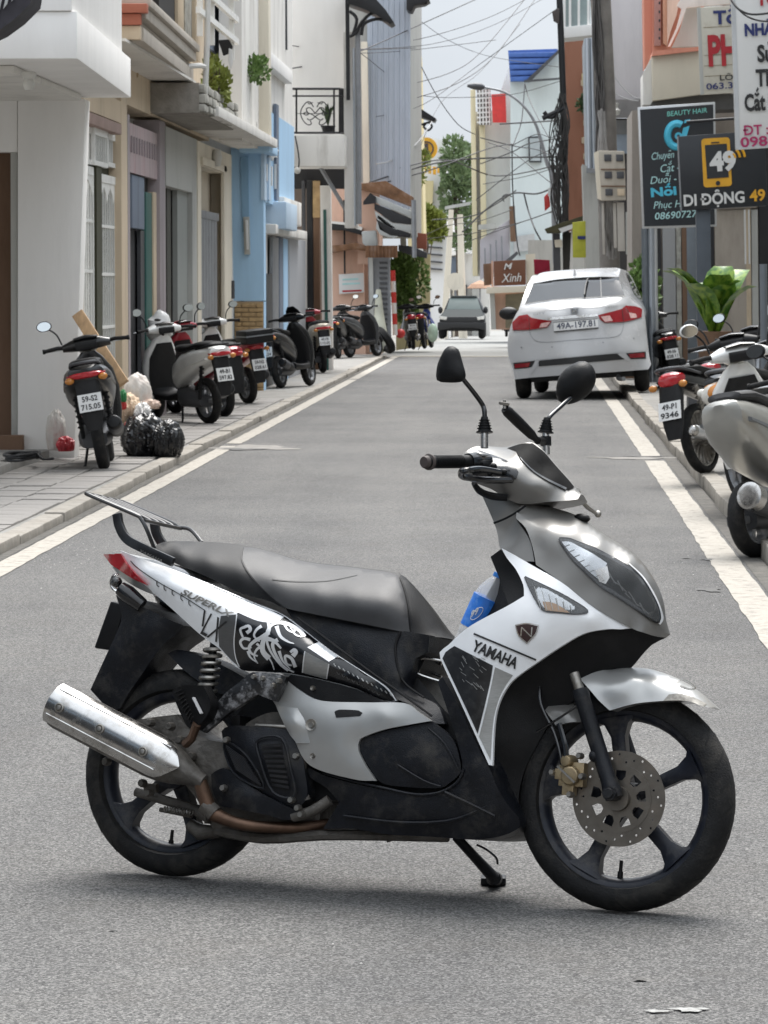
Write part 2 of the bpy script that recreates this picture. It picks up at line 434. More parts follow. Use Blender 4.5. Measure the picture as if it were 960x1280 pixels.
M_printw = mat('silver_print', (.70, .70, .70), .3, .3, .06, 10)
M_printg = mat('grey_print', (.085, .085, .085), .35, .2, .12, 60, stretch=(1, 1, 8))
M_printm = mat('silver_grey_print', (.30, .30, .29), .33, .5, .12, 60, stretch=(1, 1, 8))
M_brown = mat('faded_grip_end', (.055, .042, .038), .6)

bike = thing('motor_scooter', 'white and silver motor scooter with black tribal decals standing across the road', 'motor scooter', mtx=BM)
WR = .272; WT = .094
def wheel_parts(root, c, axis, R_, tw, rim_r, spokes, nm, mrub, mrim, sp_w=.036, phase=0.0, valve=True, n=48, hubr=.045, hubw=.05):
    """a cast wheel: tyre with tread cuts > rim with broad spokes, hub and valve"""
    c = Vector(c); x, y, z = orient(axis)
    wl = MB(); hw = tw / 2; prof = []
    for k in range(13):
        a = -math.pi * .62 + k * math.pi * 1.24 / 12
        prof.append((R_ - hw * .86 + hw * .86 * math.cos(a) , hw * math.sin(a)))
    rr = rim_r + .004
    prof = [(rr, -hw * .55)] + prof + [(rr, hw * .55)]
    wl.lathe(prof, c, z, n, closed=True)
    ty = wl.build('tyre', mrub, root)
    rb = MB()
    rp = [(rim_r + .008, -hw * .74), (rim_r + .012, -hw * .62), (rim_r - .004, -hw * .6), (rim_r - .016, -hw * .35), (rim_r - .02, 0), (rim_r - .016, hw * .35), (rim_r - .004, hw * .6), (rim_r + .012, hw * .62), (rim_r + .008, hw * .74), (rim_r + .001, hw * .4), (rim_r + .001, -hw * .4)]
    rb.lathe(rp, c, z, n, closed=True)
    rb.lathe([(.012, -hubw), (hubr, -hubw * .9), (hubr, hubw * .9), (.012, hubw)], c, z, 20)
    for k in range(spokes):
        a = phase + 2 * math.pi * k / spokes; e = x * math.cos(a) + y * math.sin(a); t = -x * math.sin(a) + y * math.cos(a)
        ri, ro = hubr * .7, rim_r - .010
        pr = [(ri, sp_w * .62, .021), (ri + .3 * (ro - ri), sp_w * .46, .018), (ri + .72 * (ro - ri), sp_w * .5, .016), (ri + .9 * (ro - ri), sp_w * .85, .02), (ro, sp_w * 1.5, .024)]
        vs = []
        for (r_, h_, d_) in pr:
            for (sa, sb) in ((-1, -1), (-.6, -1.3), (.6, -1.3), (1, -1), (1, 1), (.6, 1.3), (-.6, 1.3), (-1, 1)):
                vs.append(c + e * r_ + t * h_ * sa + z * d_ * sb)
        fs = []
        for i in range(len(pr) - 1):
            for q in range(8): fs.append((i * 8 + q, i * 8 + (q + 1) % 8, i * 8 + 8 + (q + 1) % 8, i * 8 + 8 + q))
        fs += [tuple(range(7, -1, -1)), tuple((len(pr) - 1) * 8 + q for q in range(8))]
        rb.add(vs, fs)
    ri = rb.build('rim', mrim, root, smooth=50)
    return ty, ri

# --- wheels
rc = Vector((-.015, 0, WR)); fcx = BMI @ B_; fc = Vector((fcx.x - .052, 0, WR + .004))
M_cut = mat('tread_groove', (.006, .006, .006), .9)
def tread(root, c, axis, R_, tw, n=26):
    x, y, z = orient(axis); mb = MB(); hw = tw / 2
    for k in range(n):
        a0 = 2 * math.pi * k / n
        for sgn in (-1, 1):
            pts = []
            for q in range(5):
                f = q / 4; th = (.12 + .5 * f) * math.pi * .62 * sgn; a = a0 + sgn * .02 + f * .13
                r_ = R_ - hw * .86 + hw * .86 * math.cos(th) + .0006; zz = hw * math.sin(th)
                e = x * math.cos(a) + y * math.sin(a); tt = -x * math.sin(a) + y * math.cos(a)
                pts.append((Vector(c) + e * r_ + z * zz * 1.012, tt))
            vs = []
            for p, tt in pts: vs += [p - tt * .0032, p + tt * .0032]
            mb.add(vs, [(2 * q, 2 * q + 1, 2 * q + 3, 2 * q + 2) for q in range(4)])
    o = mb.build('tread_groove', M_cut, root); o['kind'] = 'stuff'; return o
AX = (0, 1, 0)
rw = thing('wheel_rear', None, None, mtx=BM) if False else None
t1, r1 = wheel_parts(bike, rc, AX, WR, .095, .205, 5, 'wheel', M_rubber, M_rim, phase=.55)
tread(t1, rc, AX, WR, .095)
STEER = R(4)                                   # front wheel turned a little to its left
FAX = (math.sin(-STEER) * 1.0, math.cos(STEER), 0)
FR = WR + .005
t2, r2 = wheel_parts(bike, fc, FAX, FR, WT, .214, 5, 'wheel', M_rubber, M_rim, phase=.14)
tread(t2, fc, FAX, FR, WT)
def fpt(r_, ang, off):
    x, y, z = orient(FAX); return fc + (x * math.cos(ang) + y * math.sin(ang)) * r_ + Vector(FAX) * off
for (c0, d0) in ((rc, Vector((-.05, 0, -1))), (fc, Vector((-.02, 0, -1)))):
    d0 = d0.normalized(); mb = MB(); q = c0 + d0 * .196
    mb.tube([q, q - d0 * .018, q - d0 * .018, q - d0 * .045], [.0075, .007, .0048, .0045], 10)
    mb.build('valve_stem', M_black, r1 if c0 is rc else r2)
# brake disc with holes, carrier, on the right side (towards the camera)
def ring_holes(mb, c, axis, r0, r1, th, n, hr, hn, hole_r, ofs=0.0):
    x, y, z = orient(axis); c = Vector(c)
    # triangulate a ring with round or square holes
    V = []; E = []
    def loop(pts):
        b = len(V); V.extend([Vector(p) for p in pts]); E.extend([(b + i, b + (i + 1) % len(pts)) for i in range(len(pts))]); return list(range(b, len(V)))
    loop([(r1 * math.cos(2 * math.pi * k / n), r1 * math.sin(2 * math.pi * k / n)) for k in range(n)])
    loop([(r0 * math.cos(2 * math.pi * k / n), r0 * math.sin(2 * math.pi * k / n)) for k in range(n)])
    hs = []
    for k in range(hn):
        a = 2 * math.pi * k / hn + ofs; q = Vector((math.cos(a), math.sin(a))) * (hr[k % len(hr)])
        hs.append(q)
        if hole_r > .008:
            t_ = Vector((-math.sin(a), math.cos(a))); e_ = Vector((math.cos(a), math.sin(a)))
            loop([q + e_ * hole_r * .8 + t_ * hole_r, q + e_ * hole_r * .8 - t_ * hole_r, q - e_ * hole_r * .3 - t_ * hole_r * .95, q - e_ * hole_r - t_ * hole_r * .4, q - e_ * hole_r + t_ * hole_r * .4, q - e_ * hole_r * .3 + t_ * hole_r * .95])
        else: loop([q + Vector((math.cos(b), math.sin(b))) * hole_r for b in [2 * math.pi * i / 8 for i in range(8)]])
    res = delaunay_2d_cdt(V, E, [], 0, 1e-6)
    vv, ff = res[0], res[2]; keep = []
    for f in ff:
        m_ = sum((vv[i] for i in f), Vector((0, 0))) / len(f); l_ = m_.length
        if l_ > r1 or l_ < r0 * math.cos(math.pi / n) * .999: continue
        if any((m_ - q).length < hole_r * (.92 if hole_r < .008 else .85) for q in hs): continue
        keep.append(tuple(f))
    n_ = len(vv); P = [c + x * v.x + y * v.y + z * (th / 2) for v in vv] + [c + x * v.x + y * v.y - z * (th / 2) for v in vv]
    mb.add(P, keep + [tuple(i + n_ for i in f[::-1]) for f in keep] + [(b, a, a + n_, b + n_) for a, b in boundary(keep)])
dc = fc - Vector(FAX) * .066
mb = MB(); ring_holes(mb, dc, FAX, .082, .118, .004, 60, [.091, .100, .109], 33, .0032)
bd_ = mb.build('brake_disc', M_disc, bike, smooth=30)
mb = MB(); ring_holes(mb, dc - Vector(FAX) * .001, FAX, .026, .0835, .006, 48, [.059], 9, .0135, .2)
mb.lathe([(.0, -.02), (.03, -.02), (.033, .02), (.0, .02)], dc, FAX, 20)
mb.build('disc_carrier', M_disc, bd_, smooth=30)
# fork legs
def fork(wv, top, bot, nm):
    a = PL(*top, wv); b = PL(*bot, wv); d = (b - a)
    mb = MB(); mb.tube([a + d * .1, a + d * .30], .0125, 14)
    o = mb.build('fork_tube', M_steel, bike)
    mb = MB(); mb.tube([a + d * .22, a + d * .26, a + d * .3, a + d * .88, a + d * .95, b], [.0205, .022, .02, .02, .025, .022], 14)
    mb.lathe([(.0, -.036), (.012, -.036), (.014, -.03), (.018, -.03), (.018, .02), (0, .02)], b - d.normalized() * .012, (0, 1, 0), 8)
    mb.ball(tuple(a + d * .7 + Vector((-.014, -.006, 0))), .016, 8, 6)
    mb.build('fork_leg', M_dusty, bike)
    return a, b
M_dusty2 = M_dusty
fa, fb = fork(.105, (712, 824), (768, 998), 'r')
mb = MB(); fl = [Vector((p.x, -p.y, p.z)) for p in (fa, fb)]; mb.tube(fl, .02, 12); mb.build('fork_leg', M_dusty, bike)
# front caliper with bracket and hose
mb = MB()
c = PL(716, 968, .098)
mb.lathe([(0, -.026), (.021, -.026), (.024, -.02), (.024, .012), (.028, .014), (.028, .03), (0, .03)], c + Vector((-.0, 0, -.004)), (0, 1, 0), 18)
mb.lathe([(0, -.02), (.013, -.02), (.016, -.012), (.016, .02), (0, .02)], c + Vector((-.012, 0, .032)), (.2, 1, 0), 12)
mb.box(tuple(c + Vector((-.035, -.005, -.03))), tuple(c + Vector((.03, .024, .03))))
mb.box(tuple(c + Vector((-.045, -.008, -.014))), tuple(c + Vector((-.02, .02, .012))))
mb.box(tuple(c + Vector((-.022, -.012, -.052))), tuple(c + Vector((.008, .016, -.02))))
cal = mb.build('brake_caliper', M_brass, bike, bevel=.004)
mb = MB()
for q in ((.022, -.018, .046), (.032, -.02, -.004), (-.052, -.004, .002), (.004, -.02, -.05)):
    p = c + Vector(q); mb.lathe([(0, -.012), (.006, -.012), (.0085, -.006), (.0085, .012), (0, .012)], p, (0, 1, 0), 8)
mb.bar(c + Vector((-.03, -.031, .018)), c + Vector((.018, -.031, -.02)), .005)
mb.build('caliper_bolts', M_steel, cal)['kind'] = 'stuff'
mb = MB()
mb.tube([PL(699, 905, .1), PL(706, 930, .11), PL(708, 952, .11)], .0075, 8, 4)
mb.tube([PL(675, 850, .07), PL(676, 880, .09), PL(692, 915, .1), PL(699, 938, .11), PL(702, 956, .11)], .0045, 8, 5)
mb.tube([PL(671, 915, .1), PL(700, 897, .11), PL(722, 882, .11)], .003, 6, 3)
mb.build('brake_hose', M_blackg, bike)
# front fender
fen, F_fen = panel('front_fender', [(725, 848.5, .072), (744, 840, .045), (765, 836, .012), (787, 834.5, .0), (810, 836, .0), (829, 841, .0), (846, 847.5, .0), (861, 855.5, .0), (879, 868, 0), (894, 884, .0), (885, 884.5, .05), (872, 879, .066), (850, 875.5, .075), (829, 876, .08), (794, 879.5, .084), (762, 888, .086), (749, 876, .086), (737, 862, .082)],
    [(765, 855, .074), (800, 858, .068), (840, 862, .062), (866, 868, .05), (790, 842, .048), (820, 847, .045), (848, 855, .04)], M_silver, bike, 'body', res=5)
fr_ = panel('front_fender_rear', [(681, 888, .075), (690, 878, .05), (706, 870, .01), (722, 862, .0), (728, 880, .03), (728, 902, .08), (712, 903, .085), (695, 907, .085)], [(706, 888, .075)], M_silverdk, bike, 'body', res=5)[0]
fr_.name = 'fender_tail'
decal('fender_badge', ribbon([(846, 853), (853, 849), (862, 853), (869, 860), (861, 861), (850, 857)], 2.0), F_fen, M_chrome, fen, res=3)
decal('fender_scuff', [(829, 876), (836, 868), (850, 867), (866, 871), (884, 880), (880, 884), (866, 878), (850, 875.5)], F_fen, mat('scuffed_paint', (.20, .19, .17), .55, .2, .5, 60, dirt=.8, dscale=40), fen, res=3, eps=.0012)

# --- inner dark body behind the panels
panel('inner_fender', [(628, 868, .10), (645, 848, .10), (672, 829, .10), (702, 808, .10), (730, 792, .09), (760, 786, .06), (788, 785, .03), (833, 797, .0), (815, 806, .0), (800, 822, .0), (788, 836, .0), (770, 846, .0), (745, 858, .03), (722, 872, .05), (706, 885, .05), (690, 900, .055), (672, 930, .06), (655, 965, .06), (648, 1000, .06), (654, 1022, .05), (650, 1036, .06), (612, 1048, .08), (600, 990, .1), (612, 930, .12)],
    [(660, 900, .07), (720, 830, .07), (770, 810, .04), (640, 960, .075)], M_black, bike, 'body', res=9)
mb = MB(); mb.tube([PL(680, 760, 0), PL(745, 905, 0)], .034, 12); mb.build('steering_stem', M_black, bike)
mb = MB()
for yy in (.045,): mb.tube([PL(668, 905, yy), PL(664, 960, yy), PL(655, 1000, yy)], .004, 6, 4)
mb.build('cable', M_blackg, bike)
panel('belly_cowl', [(382, 957, .145), (398, 966, .15), (417, 973, .155), (463, 984, .165), (513, 992, .17), (550, 989.5, .172), (572, 976, .175), (578, 960, .178), (574, 935, .185), (560, 890, .19), (547, 852, .195), (553, 846, .195), (572, 880, .198), (596, 931, .195), (611, 958, .18), (622, 985, .165), (634, 1005, .14), (648, 1022, .11), (650, 1034, .10), (636, 1042, .115), (612, 1048, .13), (580, 1049, .135), (541, 1046, .135), (486, 1043, .135), (440, 1036, .13), (404, 1036, .125), (415, 1018, .13), (424, 1003, .135), (408, 985, .14), (388, 972, .145)],
    [(520, 1015, .165), (570, 1010, .17), (600, 990, .175), (620, 1015, .155), (460, 1010, .155), (480, 1030, .147), (560, 1032, .152), (585, 960, .192)], M_dusty, bike, 'body', res=8)
mb = MB(); mb.tube([PL(404, 966, .155), PL(440, 976, .162), PL(480, 985, .17), PL(520, 993, .175), PL(551, 990, .178), PL(572, 977, .18), PL(579, 962, .182)], .0035, 6, 4)
mb.build('cowl_seam', M_dusty, bike)
mb = MB(); mb.tube([PL(430, 1020, .14), PL(500, 1028, .158), PL(560, 1026, .162), PL(600, 1012, .165), PL(622, 998, .155)], .004, 6, 4)
mb.tube([PL(556, 990, .182), PL(590, 1006, .172), PL(618, 1020, .155)], .004, 6, 4)
mb.build('cowl_crease', M_dusty, bike)['kind'] = 'stuff'
# centre tunnel and under-seat cover
panel('centre_cover', [(355, 757, .12), (387, 766, .125), (430, 774, .128), (470, 782, .128), (507, 789, .125), (537, 794, .11), (535, 815, .10), (520, 823, .11), (516, 835, .115), (510, 860, .12), (520, 868, .125), (545, 880, .13), (552, 892, .15), (556, 905, .16), (538, 902, .168), (512, 880, .16), (495, 874, .155), (480, 860, .15), (424, 820, .147), (399, 803, .143), (372, 782, .135)],
    [(440, 800, .145), (470, 830, .15), (500, 850, .145), (480, 800, .135), (520, 880, .15)], M_dusty, bike, 'body', res=8)
panel('tunnel', [(500, 800, .07), (536, 795, .07), (532, 822, .07), (520, 845, .08), (540, 868, .1), (556, 888, .13), (600, 930, .15), (600, 1000, .15), (420, 1000, .12), (360, 1000, .10), (300, 960, .09), (290, 900, .08), (330, 860, .09), (400, 840, .1), (460, 830, .1)], [], M_black, bike, 'body', res=14)
mb = MB(); mb.tube([PL(372, 772, .146), PL(410, 800, .155), PL(455, 834, .162), PL(500, 866, .168), PL(540, 895, .17)], .003, 6, 4)
mb.tube([PL(500, 790, .131), PL(494, 812, .14), (PL(503, 850, .142)), PL(530, 872, .14)], .003, 6, 4); mb.build('cover_seam', M_black, bike)['kind'] = 'stuff'
# silver side cover
sc_, F_sc = panel('side_cover', [(357, 850, .165), (341, 876, .16), (352, 893, .168), (367, 923, .17), (388, 957, .168), (442, 974, .176), (470, 976, .178), (457, 957, .182), (448, 938, .183), (449, 926, .183), (455, 921, .184), (480, 912, .186), (510, 906, .186), (539, 901, .182), (523, 890, .18), (506, 879, .174), (460, 878, .174), (413, 877, .174), (392, 873, .173), (372, 861, .168)],
    [(405, 895, .186), (440, 892, .187), (480, 893, .188), (395, 920, .186), (420, 945, .187), (440, 960, .184), (372, 885, .178), (430, 915, .192)], M_silver, bike, res=5, corner=60)
panel('side_cover_insert', [(447, 932, .174), (452, 924, .174), (480, 914, .176), (510, 908, .176), (541, 902, .172), (566, 924, .172), (576, 956, .17), (574, 968, .168), (560, 980, .166), (549, 985, .166), (513, 984, .168), (478, 979, .17), (462, 960, .172)],
    [(500, 940, .184), (530, 955, .182), (520, 925, .182), (490, 960, .180)], M_dusty, bike, res=6)
mb = MB(); mb.tube([PL(497, 956, .187), PL(530, 976, .18), PL(551, 983, .172)], .0025, 6, 3); mb.tube([PL(535, 910, .178), PL(556, 930, .179), PL(573, 962, .174)], .0022, 6, 3); mb.build('insert_crease', M_dusty, bike)['kind'] = 'stuff'
panel('cover_top_strip', [(357, 849, .155), (364, 843, .16), (405, 851, .165), (445, 862, .167), (480, 876, .167), (495, 878, .168), (413, 876, .17), (392, 872, .169), (372, 860, .164)], [], M_black, bike, res=7)
decal('cover_slot', [(418, 890), (424, 887), (448, 888), (453, 891), (450, 895), (420, 897)], F_sc, M_black, sc_, res=4, eps=.0015)
mb = MB()
for (a, b, r_) in ((389, 906, .015), (391, 945, .007), (391, 860, .006)):
    p = PL(a, b, F_sc(a, b) + .001 if b != 860 else .173); mb.lathe([(0, -.003), (r_ * .5, -.004), (r_ * .6, -.001), (r_, -.003), (r_ * 1.05, .006), (0, .006)], p, (0, 1, 0), 16)
mb.build('cover_screw', M_steel, sc_)['kind'] = 'stuff'
pc = [(344, 880), (352, 883), (371, 885), (384, 906), (387, 929), (371, 929), (362, 918), (352, 899)]
panel('side_cover_step', [(a, b, .181 if 0 < i < 6 else .174) for i, (a, b) in enumerate(pc)], [(366, 905, .193)], M_silver, bike, res=5, thick=.014)

# --- seat
seat, F_seat = panel('seat', [(193, 683, .055), (204, 677.5, .03), (225, 676.5, .01), (252, 677, .0), (280, 678.5, .0), (303, 681, .0), (325, 685, .0), (348, 692, .0), (372, 699, .0), (400, 704, .0), (430, 707, .0), (465, 711, .0), (487, 714, 0), (503, 719, .0), (520, 735, .0), (537, 757, .0), (550, 776, .0), (557.5, 789, .0), (554, 797, .055), (540, 796, .085), (522, 795, .105), (500, 790, .128), (470, 784, .142), (430, 776, .148), (387, 767.5, .148), (355, 760, .145), (338, 752, .142), (317, 746, .138), (297, 740, .132), (263, 723, .122), (235, 711, .108), (217, 703, .09), (202, 694, .075)],
    [(225, 689, .075), (260, 699, .098), (300, 713, .116), (345, 728, .13), (395, 742, .139), (440, 746, .138), (480, 750, .128), (512, 767, .10), (536, 782, .065)], M_vinyl, bike, 'body', res=6)
decal('seat_front_pad', [(304, 684), (320, 685.5), (348, 693), (372, 700), (400, 705), (430, 708), (465, 712.5), (487, 716), (497, 719.5), (503, 735), (508, 755), (510, 775), (512, 790), (500, 789), (470, 783), (430, 775), (387, 766.5), (360, 761), (350, 755), (338, 745), (325, 732), (312, 716), (303, 700)], F_seat, M_vinylg, seat, eps=.0025, res=6)
decal('seat_seam', ribbon([(304, 684), (302, 698), (311, 716), (325, 733), (340, 748), (356, 760)], 1.6), F_seat, M_vinyl, seat, eps=.005, res=4)
decal('seat_seam', ribbon([(500, 720), (507, 740), (512, 765), (515, 793)], 1.6), F_seat, M_vinyl, seat, eps=.004, res=4)
decal('seat_wrinkle', ribbon([(340, 724), (372, 727), (410, 726), (446, 719)], (1.4, .5)), F_seat, M_vinyl, seat, eps=.004, res=4)

# --- tail body
tail, F_tail = panel('tail_cover', [(150, 688, .10), (170, 696, .105), (190, 703, .11), (217, 712, .115), (263, 730, .125), (317, 753, .13), (355, 769, .135), (399, 802, .143), (424, 820, .147), (455, 840, .150), (482, 858, .154), (496, 876, .156), (480, 876.5, .150), (443, 861, .148), (405, 851, .147), (364, 843, .146), (330, 840, .145), (299, 836, .142), (285, 822, .14), (273, 810, .138), (250, 793, .130), (217, 763, .12), (200, 748, .113), (183, 735, .107), (170, 724, .10), (160, 706, .098)],
    [(180, 716, .128), (210, 731, .142), (240, 745, .152), (296, 768, .166), (340, 787, .172), (383, 811, .175), (411, 829, .173), (450, 852, .166), (260, 770, .156), (310, 800, .166), (350, 820, .167), (270, 738, .138), (330, 768, .148), (390, 806, .16), (230, 722, .127)], M_white, bike, res=5, corner=55)
def td(name, pts, m, e=.0015, res=6): return decal(name, pts, F_tail, m, tail, e, res)
td('tail_black_decal', [(296, 767), (317, 754), (336, 762), (355, 770), (399, 803), (424, 821), (455, 841), (481, 859), (494, 875.5), (480, 875.5), (443, 860), (405, 850), (364, 842), (330, 839.5), (306, 838.5), (298, 834), (293, 822), (292, 800)], M_blackg)
td('tail_grey_band', [(276, 770), (295, 768), (292, 800), (293, 822), (297, 832), (288, 824), (274, 808), (273, 790)], M_printg)
td('tail_band_edge', ribbon([(296, 768), (292.5, 800), (294, 820), (299, 834)], 1.2), M_printw, .0028, 4)
td('tail_white_facet', [(296, 765), (316, 754.5), (340, 764), (355, 771), (345, 779), (322, 776)], M_white, .0026)
td('tail_silver_band', [(381, 814), (411, 830), (407, 849), (378, 841)], M_printm, .0028)
td('tail_white_tab', [(384, 809), (398, 802.5), (423, 820), (411, 827)], M_white, .0028, 5)
td('tail_band_edge', ribbon([(381, 814), (379, 828), (378, 841)], 1.3), M_printw, .004, 4); td('tail_band_edge', ribbon([(411, 830), (408, 849)], 1.3), M_printw, .004, 4)
# tribal flourish: tapering curled strokes in silver on the black decal
HH = lambda a, b: (180 + a / 3.2, 720 + b / 3.2)
for pts, wd in (
    ([(575, 380), (540, 350), (500, 290), (490, 230), (520, 190), (570, 190), (620, 215), (640, 240)], (1.5, 5.5)),
    ([(500, 330), (475, 300), (478, 255), (500, 215), (492, 170), (465, 140)], (7, 3)),
    ([(455, 320), (430, 310), (420, 285), (440, 262), (470, 245), (500, 225)], (2, 5.5)),
    ([(430, 285), (400, 290), (385, 265), (400, 250), (425, 255)], (2.2, 4)),
    ([(395, 245), (385, 215), (400, 205), (418, 200), (425, 215), (410, 228)], (2.4, 4.5)),
    ([(455, 350), (440, 320), (455, 290), (480, 285)], (1, 4)),
    ([(605, 365), (590, 330), (565, 320), (570, 350), (590, 358)], (4.5, 2)),
    ([(595, 320), (607, 305), (600, 295), (585, 305)], (6, 3)),
    ([(600, 385), (570, 370), (545, 345), (520, 300), (515, 270), (535, 255)], (1.5, 5)),
    ([(450, 270), (480, 300), (510, 345), (520, 375)], (3, 1)),
    ([(540, 300), (555, 340), (585, 372)], (4, 1)), ([(470, 200), (450, 215), (440, 240), (462, 262)], (4, 1.5)), ([(530, 200), (545, 240), (575, 262), (600, 270)], (5, 1)), ([(490, 250), (520, 260), (548, 290)], (6, 2)),
    ([(520, 165), (500, 160), (485, 150), (478, 132)], (5, 1.5)),
    ([(560, 190), (575, 215), (600, 225), (585, 205)], (3, 1.5)),
    ([(610, 205), (600, 228), (625, 242), (648, 238)], (3, 1)),
    ([(415, 300), (425, 325), (450, 345)], (3.5, 1))):
    td('tribal_stroke', ribbon([HH(*p) for p in pts], wd), M_printw, .0034, 4)
# row of small glyph marks on the black tip
for k in range(13):
    q = k / 12; a, b = 417 + q * 70, 829.5 + q * 37; td('tip_mark', ribbon([(a, b), (a + 2.5, b + 3.5)], 1.1), M_printm, .0035, 3)
for k in range(9):
    q = k / 8; a, b = 421 + q * 50, 840 + q * 26; td('tip_mark', ribbon([(a, b), (a + 2, b + 3), (a + 3.4, b + 2)], .8), M_printg, .0035, 3)
def bike_text(name, s, p0, p1, h, F, m, parent, bold=0.0, shear=0.0, eps=.0035):
    a = Vector((p0[0], p0[1], 0)); b = Vector((p1[0], p1[1], 0)); ux = (b - a); W_ = ux.length; ux.normalize(); uy = Vector((ux.y, -ux.x, 0))
    return lettering(name, s, a, ux, uy, m, parent, h=h, width=W_, bold=bold, shear=shear, fn=lambda p: PL(p.x, p.y, F(p.x, p.y) + eps))
bike_text('lettering', 'LX', (250, 792), (271, 803), 29, F_tail, M_print, tail, .0)
bike_text('lettering', 'SUPERLX', (225, 742), (290, 773), 7.5, F_tail, M_steel, tail, .03, .3)
td('pin_line', ribbon([(163, 701), (172, 710), (195, 726), (228, 745), (256, 763)], 1.0), M_print, .003, 4)
td('pin_line', ribbon([(256, 763), (255, 768), (253, 783)], 2.0), M_print, .003, 4)
for q in ((196, 726), (205, 731), (215, 737), (226, 743.5), (236, 750)): td('pin_line', ribbon([q, (q[0], q[1] + 5), (q[0] + 2.5, q[1] + 7.5)], .9), M_print, .003, 3)
td('tail_edge_shine', ribbon([(264, 731), (317, 753.5)], 1.0), M_printw, .003, 5)
# tail lamp and indicators
panel('tail_lamp', [(129, 693, .0), (137, 692.5, .045), (146, 693, .075), (150, 703, .09), (147, 711, .08), (139, 706, .05)], [], M_redlens, bike, 'body', res=4)
panel('tail_lamp_side', [(143, 692, .08), (151, 692, .105), (158, 704, .122), (171, 719, .130), (184, 731.5, .127), (165, 723, .112), (148, 712, .088)], [], M_redlens, bike, res=4)
panel('tail_top', [(150, 690, .06), (170, 696, .08), (200, 702, .09), (230, 712, .1), (240, 724, .1), (200, 722, .1), (170, 708, .09)], [], M_white, bike, 'body', res=6)
panel('tail_tip', [(140, 708, .05), (152, 714, .088), (166, 723, .107), (184, 734, .112), (196, 745, .11), (178, 738, .1), (160, 728, .09), (146, 716, .07)], [], M_silver, bike, 'body', res=5)
mb = MB()
for sg in (1, -1):
    p = PL(145, 728, .12); p.y *= sg; mb.ball(tuple(p), .021, 14, 10, (.75, 1, 1.15))
ind = mb.build('rear_indicator', M_clear, bike); ind['kind'] = 'stuff'
mb = MB()
for sg in (1, -1):
    a, b = PL(150, 735, .115), PL(178, 757, .1)
    a.y *= sg; b.y *= sg
    mb.tube([a, a + (b - a) * .35, b], [.019, .024, .019], 12)
    p = PL(146, 728, .12); p.y *= sg; mb.ball(tuple(p), .012, 8, 6)
mb.build('indicator_stem', M_blackg, bike)['kind'] = 'stuff'
panel('rear_mudguard', [(145, 744, .075), (158, 747, .09), (172, 757, .1), (186, 762, .1), (210, 774, .1), (230, 782, .1), (221, 792, .085), (204, 806, .08), (190, 824, .075), (178, 842, .07), (160, 868, .066), (150, 886, .06), (138, 890, .05), (113, 862, .07), (124, 838, .075), (136, 812, .08), (146, 790, .08), (152, 770, .08)], [(165, 800, .1), (190, 785, .105)], M_dusty, bike, 'body', res=7)
mb = MB(); a, b, c_, d = PL(138, 751, .06), PL(156, 757, .06), PL(139, 813, .06), PL(117, 810, .06)
mb.prism([a, b, c_, d], (0, .145, 0)); mb.build('plate_holder', M_black, bike, bevel=.006)
# rack
M_rack = mat('black_rack_paint', (.012, .012, .013), .3, .1, .2, 30, coat=.3, dirt=.3, dcol=(.08, .07, .06), dscale=20)
rk = MB(); wn = .105
def far(p): return Vector((p.x, -p.y, p.z))
n0 = PL(112, 619, wn); n1 = PL(168, 643, wn); n2 = PL(176, 648.5, wn)
n3 = PL(183, 661, wn); n4 = PL(193, 686, wn - .02)
loop = [n4, n3, n2, n1, n0]
tip = n0 + Vector((-.012, .012, .008))
pts = [n4, n3, n2, n1, n0, n0 + Vector((-.012, .03, .004)), far(n0) + Vector((-.012, -.03, .004)), far(n0), far(n1), far(n2), far(n3) + Vector((.02, 0, .02)), far(n4) + Vector((.05, 0, .035))]
rk.tube(pts, .0055, 8, 4); rack = rk.build('rear_rack', M_rack, bike)
for k in range(1, 5):
    y = -wn + 2 * wn * k / 5; mb = MB(); dx = .002 * k
    mb.tube([Vector((n0.x + .0 - .01, y, n0.z + .004)), Vector((n1.x, y, n1.z)), Vector((n2.x + .01, y, n2.z - .004))], .0042, 8, 3); mb.build('rack_bar', M_rack, rack)
mb = MB(); mb.tube([Vector((n2.x + .01, -wn, n2.z - .004)), Vector((n2.x + .01, wn, n2.z - .004))], .005, 8); mb.build('rack_bar', M_rack, rack)
for sg in (1, -1):
    mb = MB(); P_ = [PL(146.5, 642, .105), PL(149.5, 658, .106), PL(159, 674, .112), PL(180, 686, .126), PL(217, 703, .131)]
    for p in P_: p.y *= sg
    for i, p in enumerate(catmull(P_, 5)):
        pass
    C_ = catmull(P_, 5)
    vs = []; fs = []
    for i, p in enumerate(C_):
        d = (C_[min(i + 1, len(C_) - 1)] - C_[max(i - 1, 0)]); d.y = 0; d.normalize(); nrm = Vector((-d.z, 0, d.x)); hw = .0125
        for (s1, s2) in ((-1, -1), (1, -1), (1, 1), (-1, 1)): vs.append(p + nrm * hw * s1 + Vector((0, .007 * s2, 0)))
    for i in range(len(C_) - 1):
        for q in range(4): fs.append((i * 4 + q, i * 4 + (q + 1) % 4, i * 4 + 4 + (q + 1) % 4, i * 4 + 4 + q))
    fs += [(0, 1, 2, 3), tuple(len(C_) * 4 - 4 + q for q in (3, 2, 1, 0))]
    mb.add(vs, fs); mb.build('rack_support', M_rack, bike, bevel=.003)
mb = MB()
def decal_rk(p0, p1): pass
bk = bike_text('lettering', 'YAMAHA', (174, 690), (202, 703), 3.5, lambda a, b: .139, M_steel, bike, .02, .2, 0)

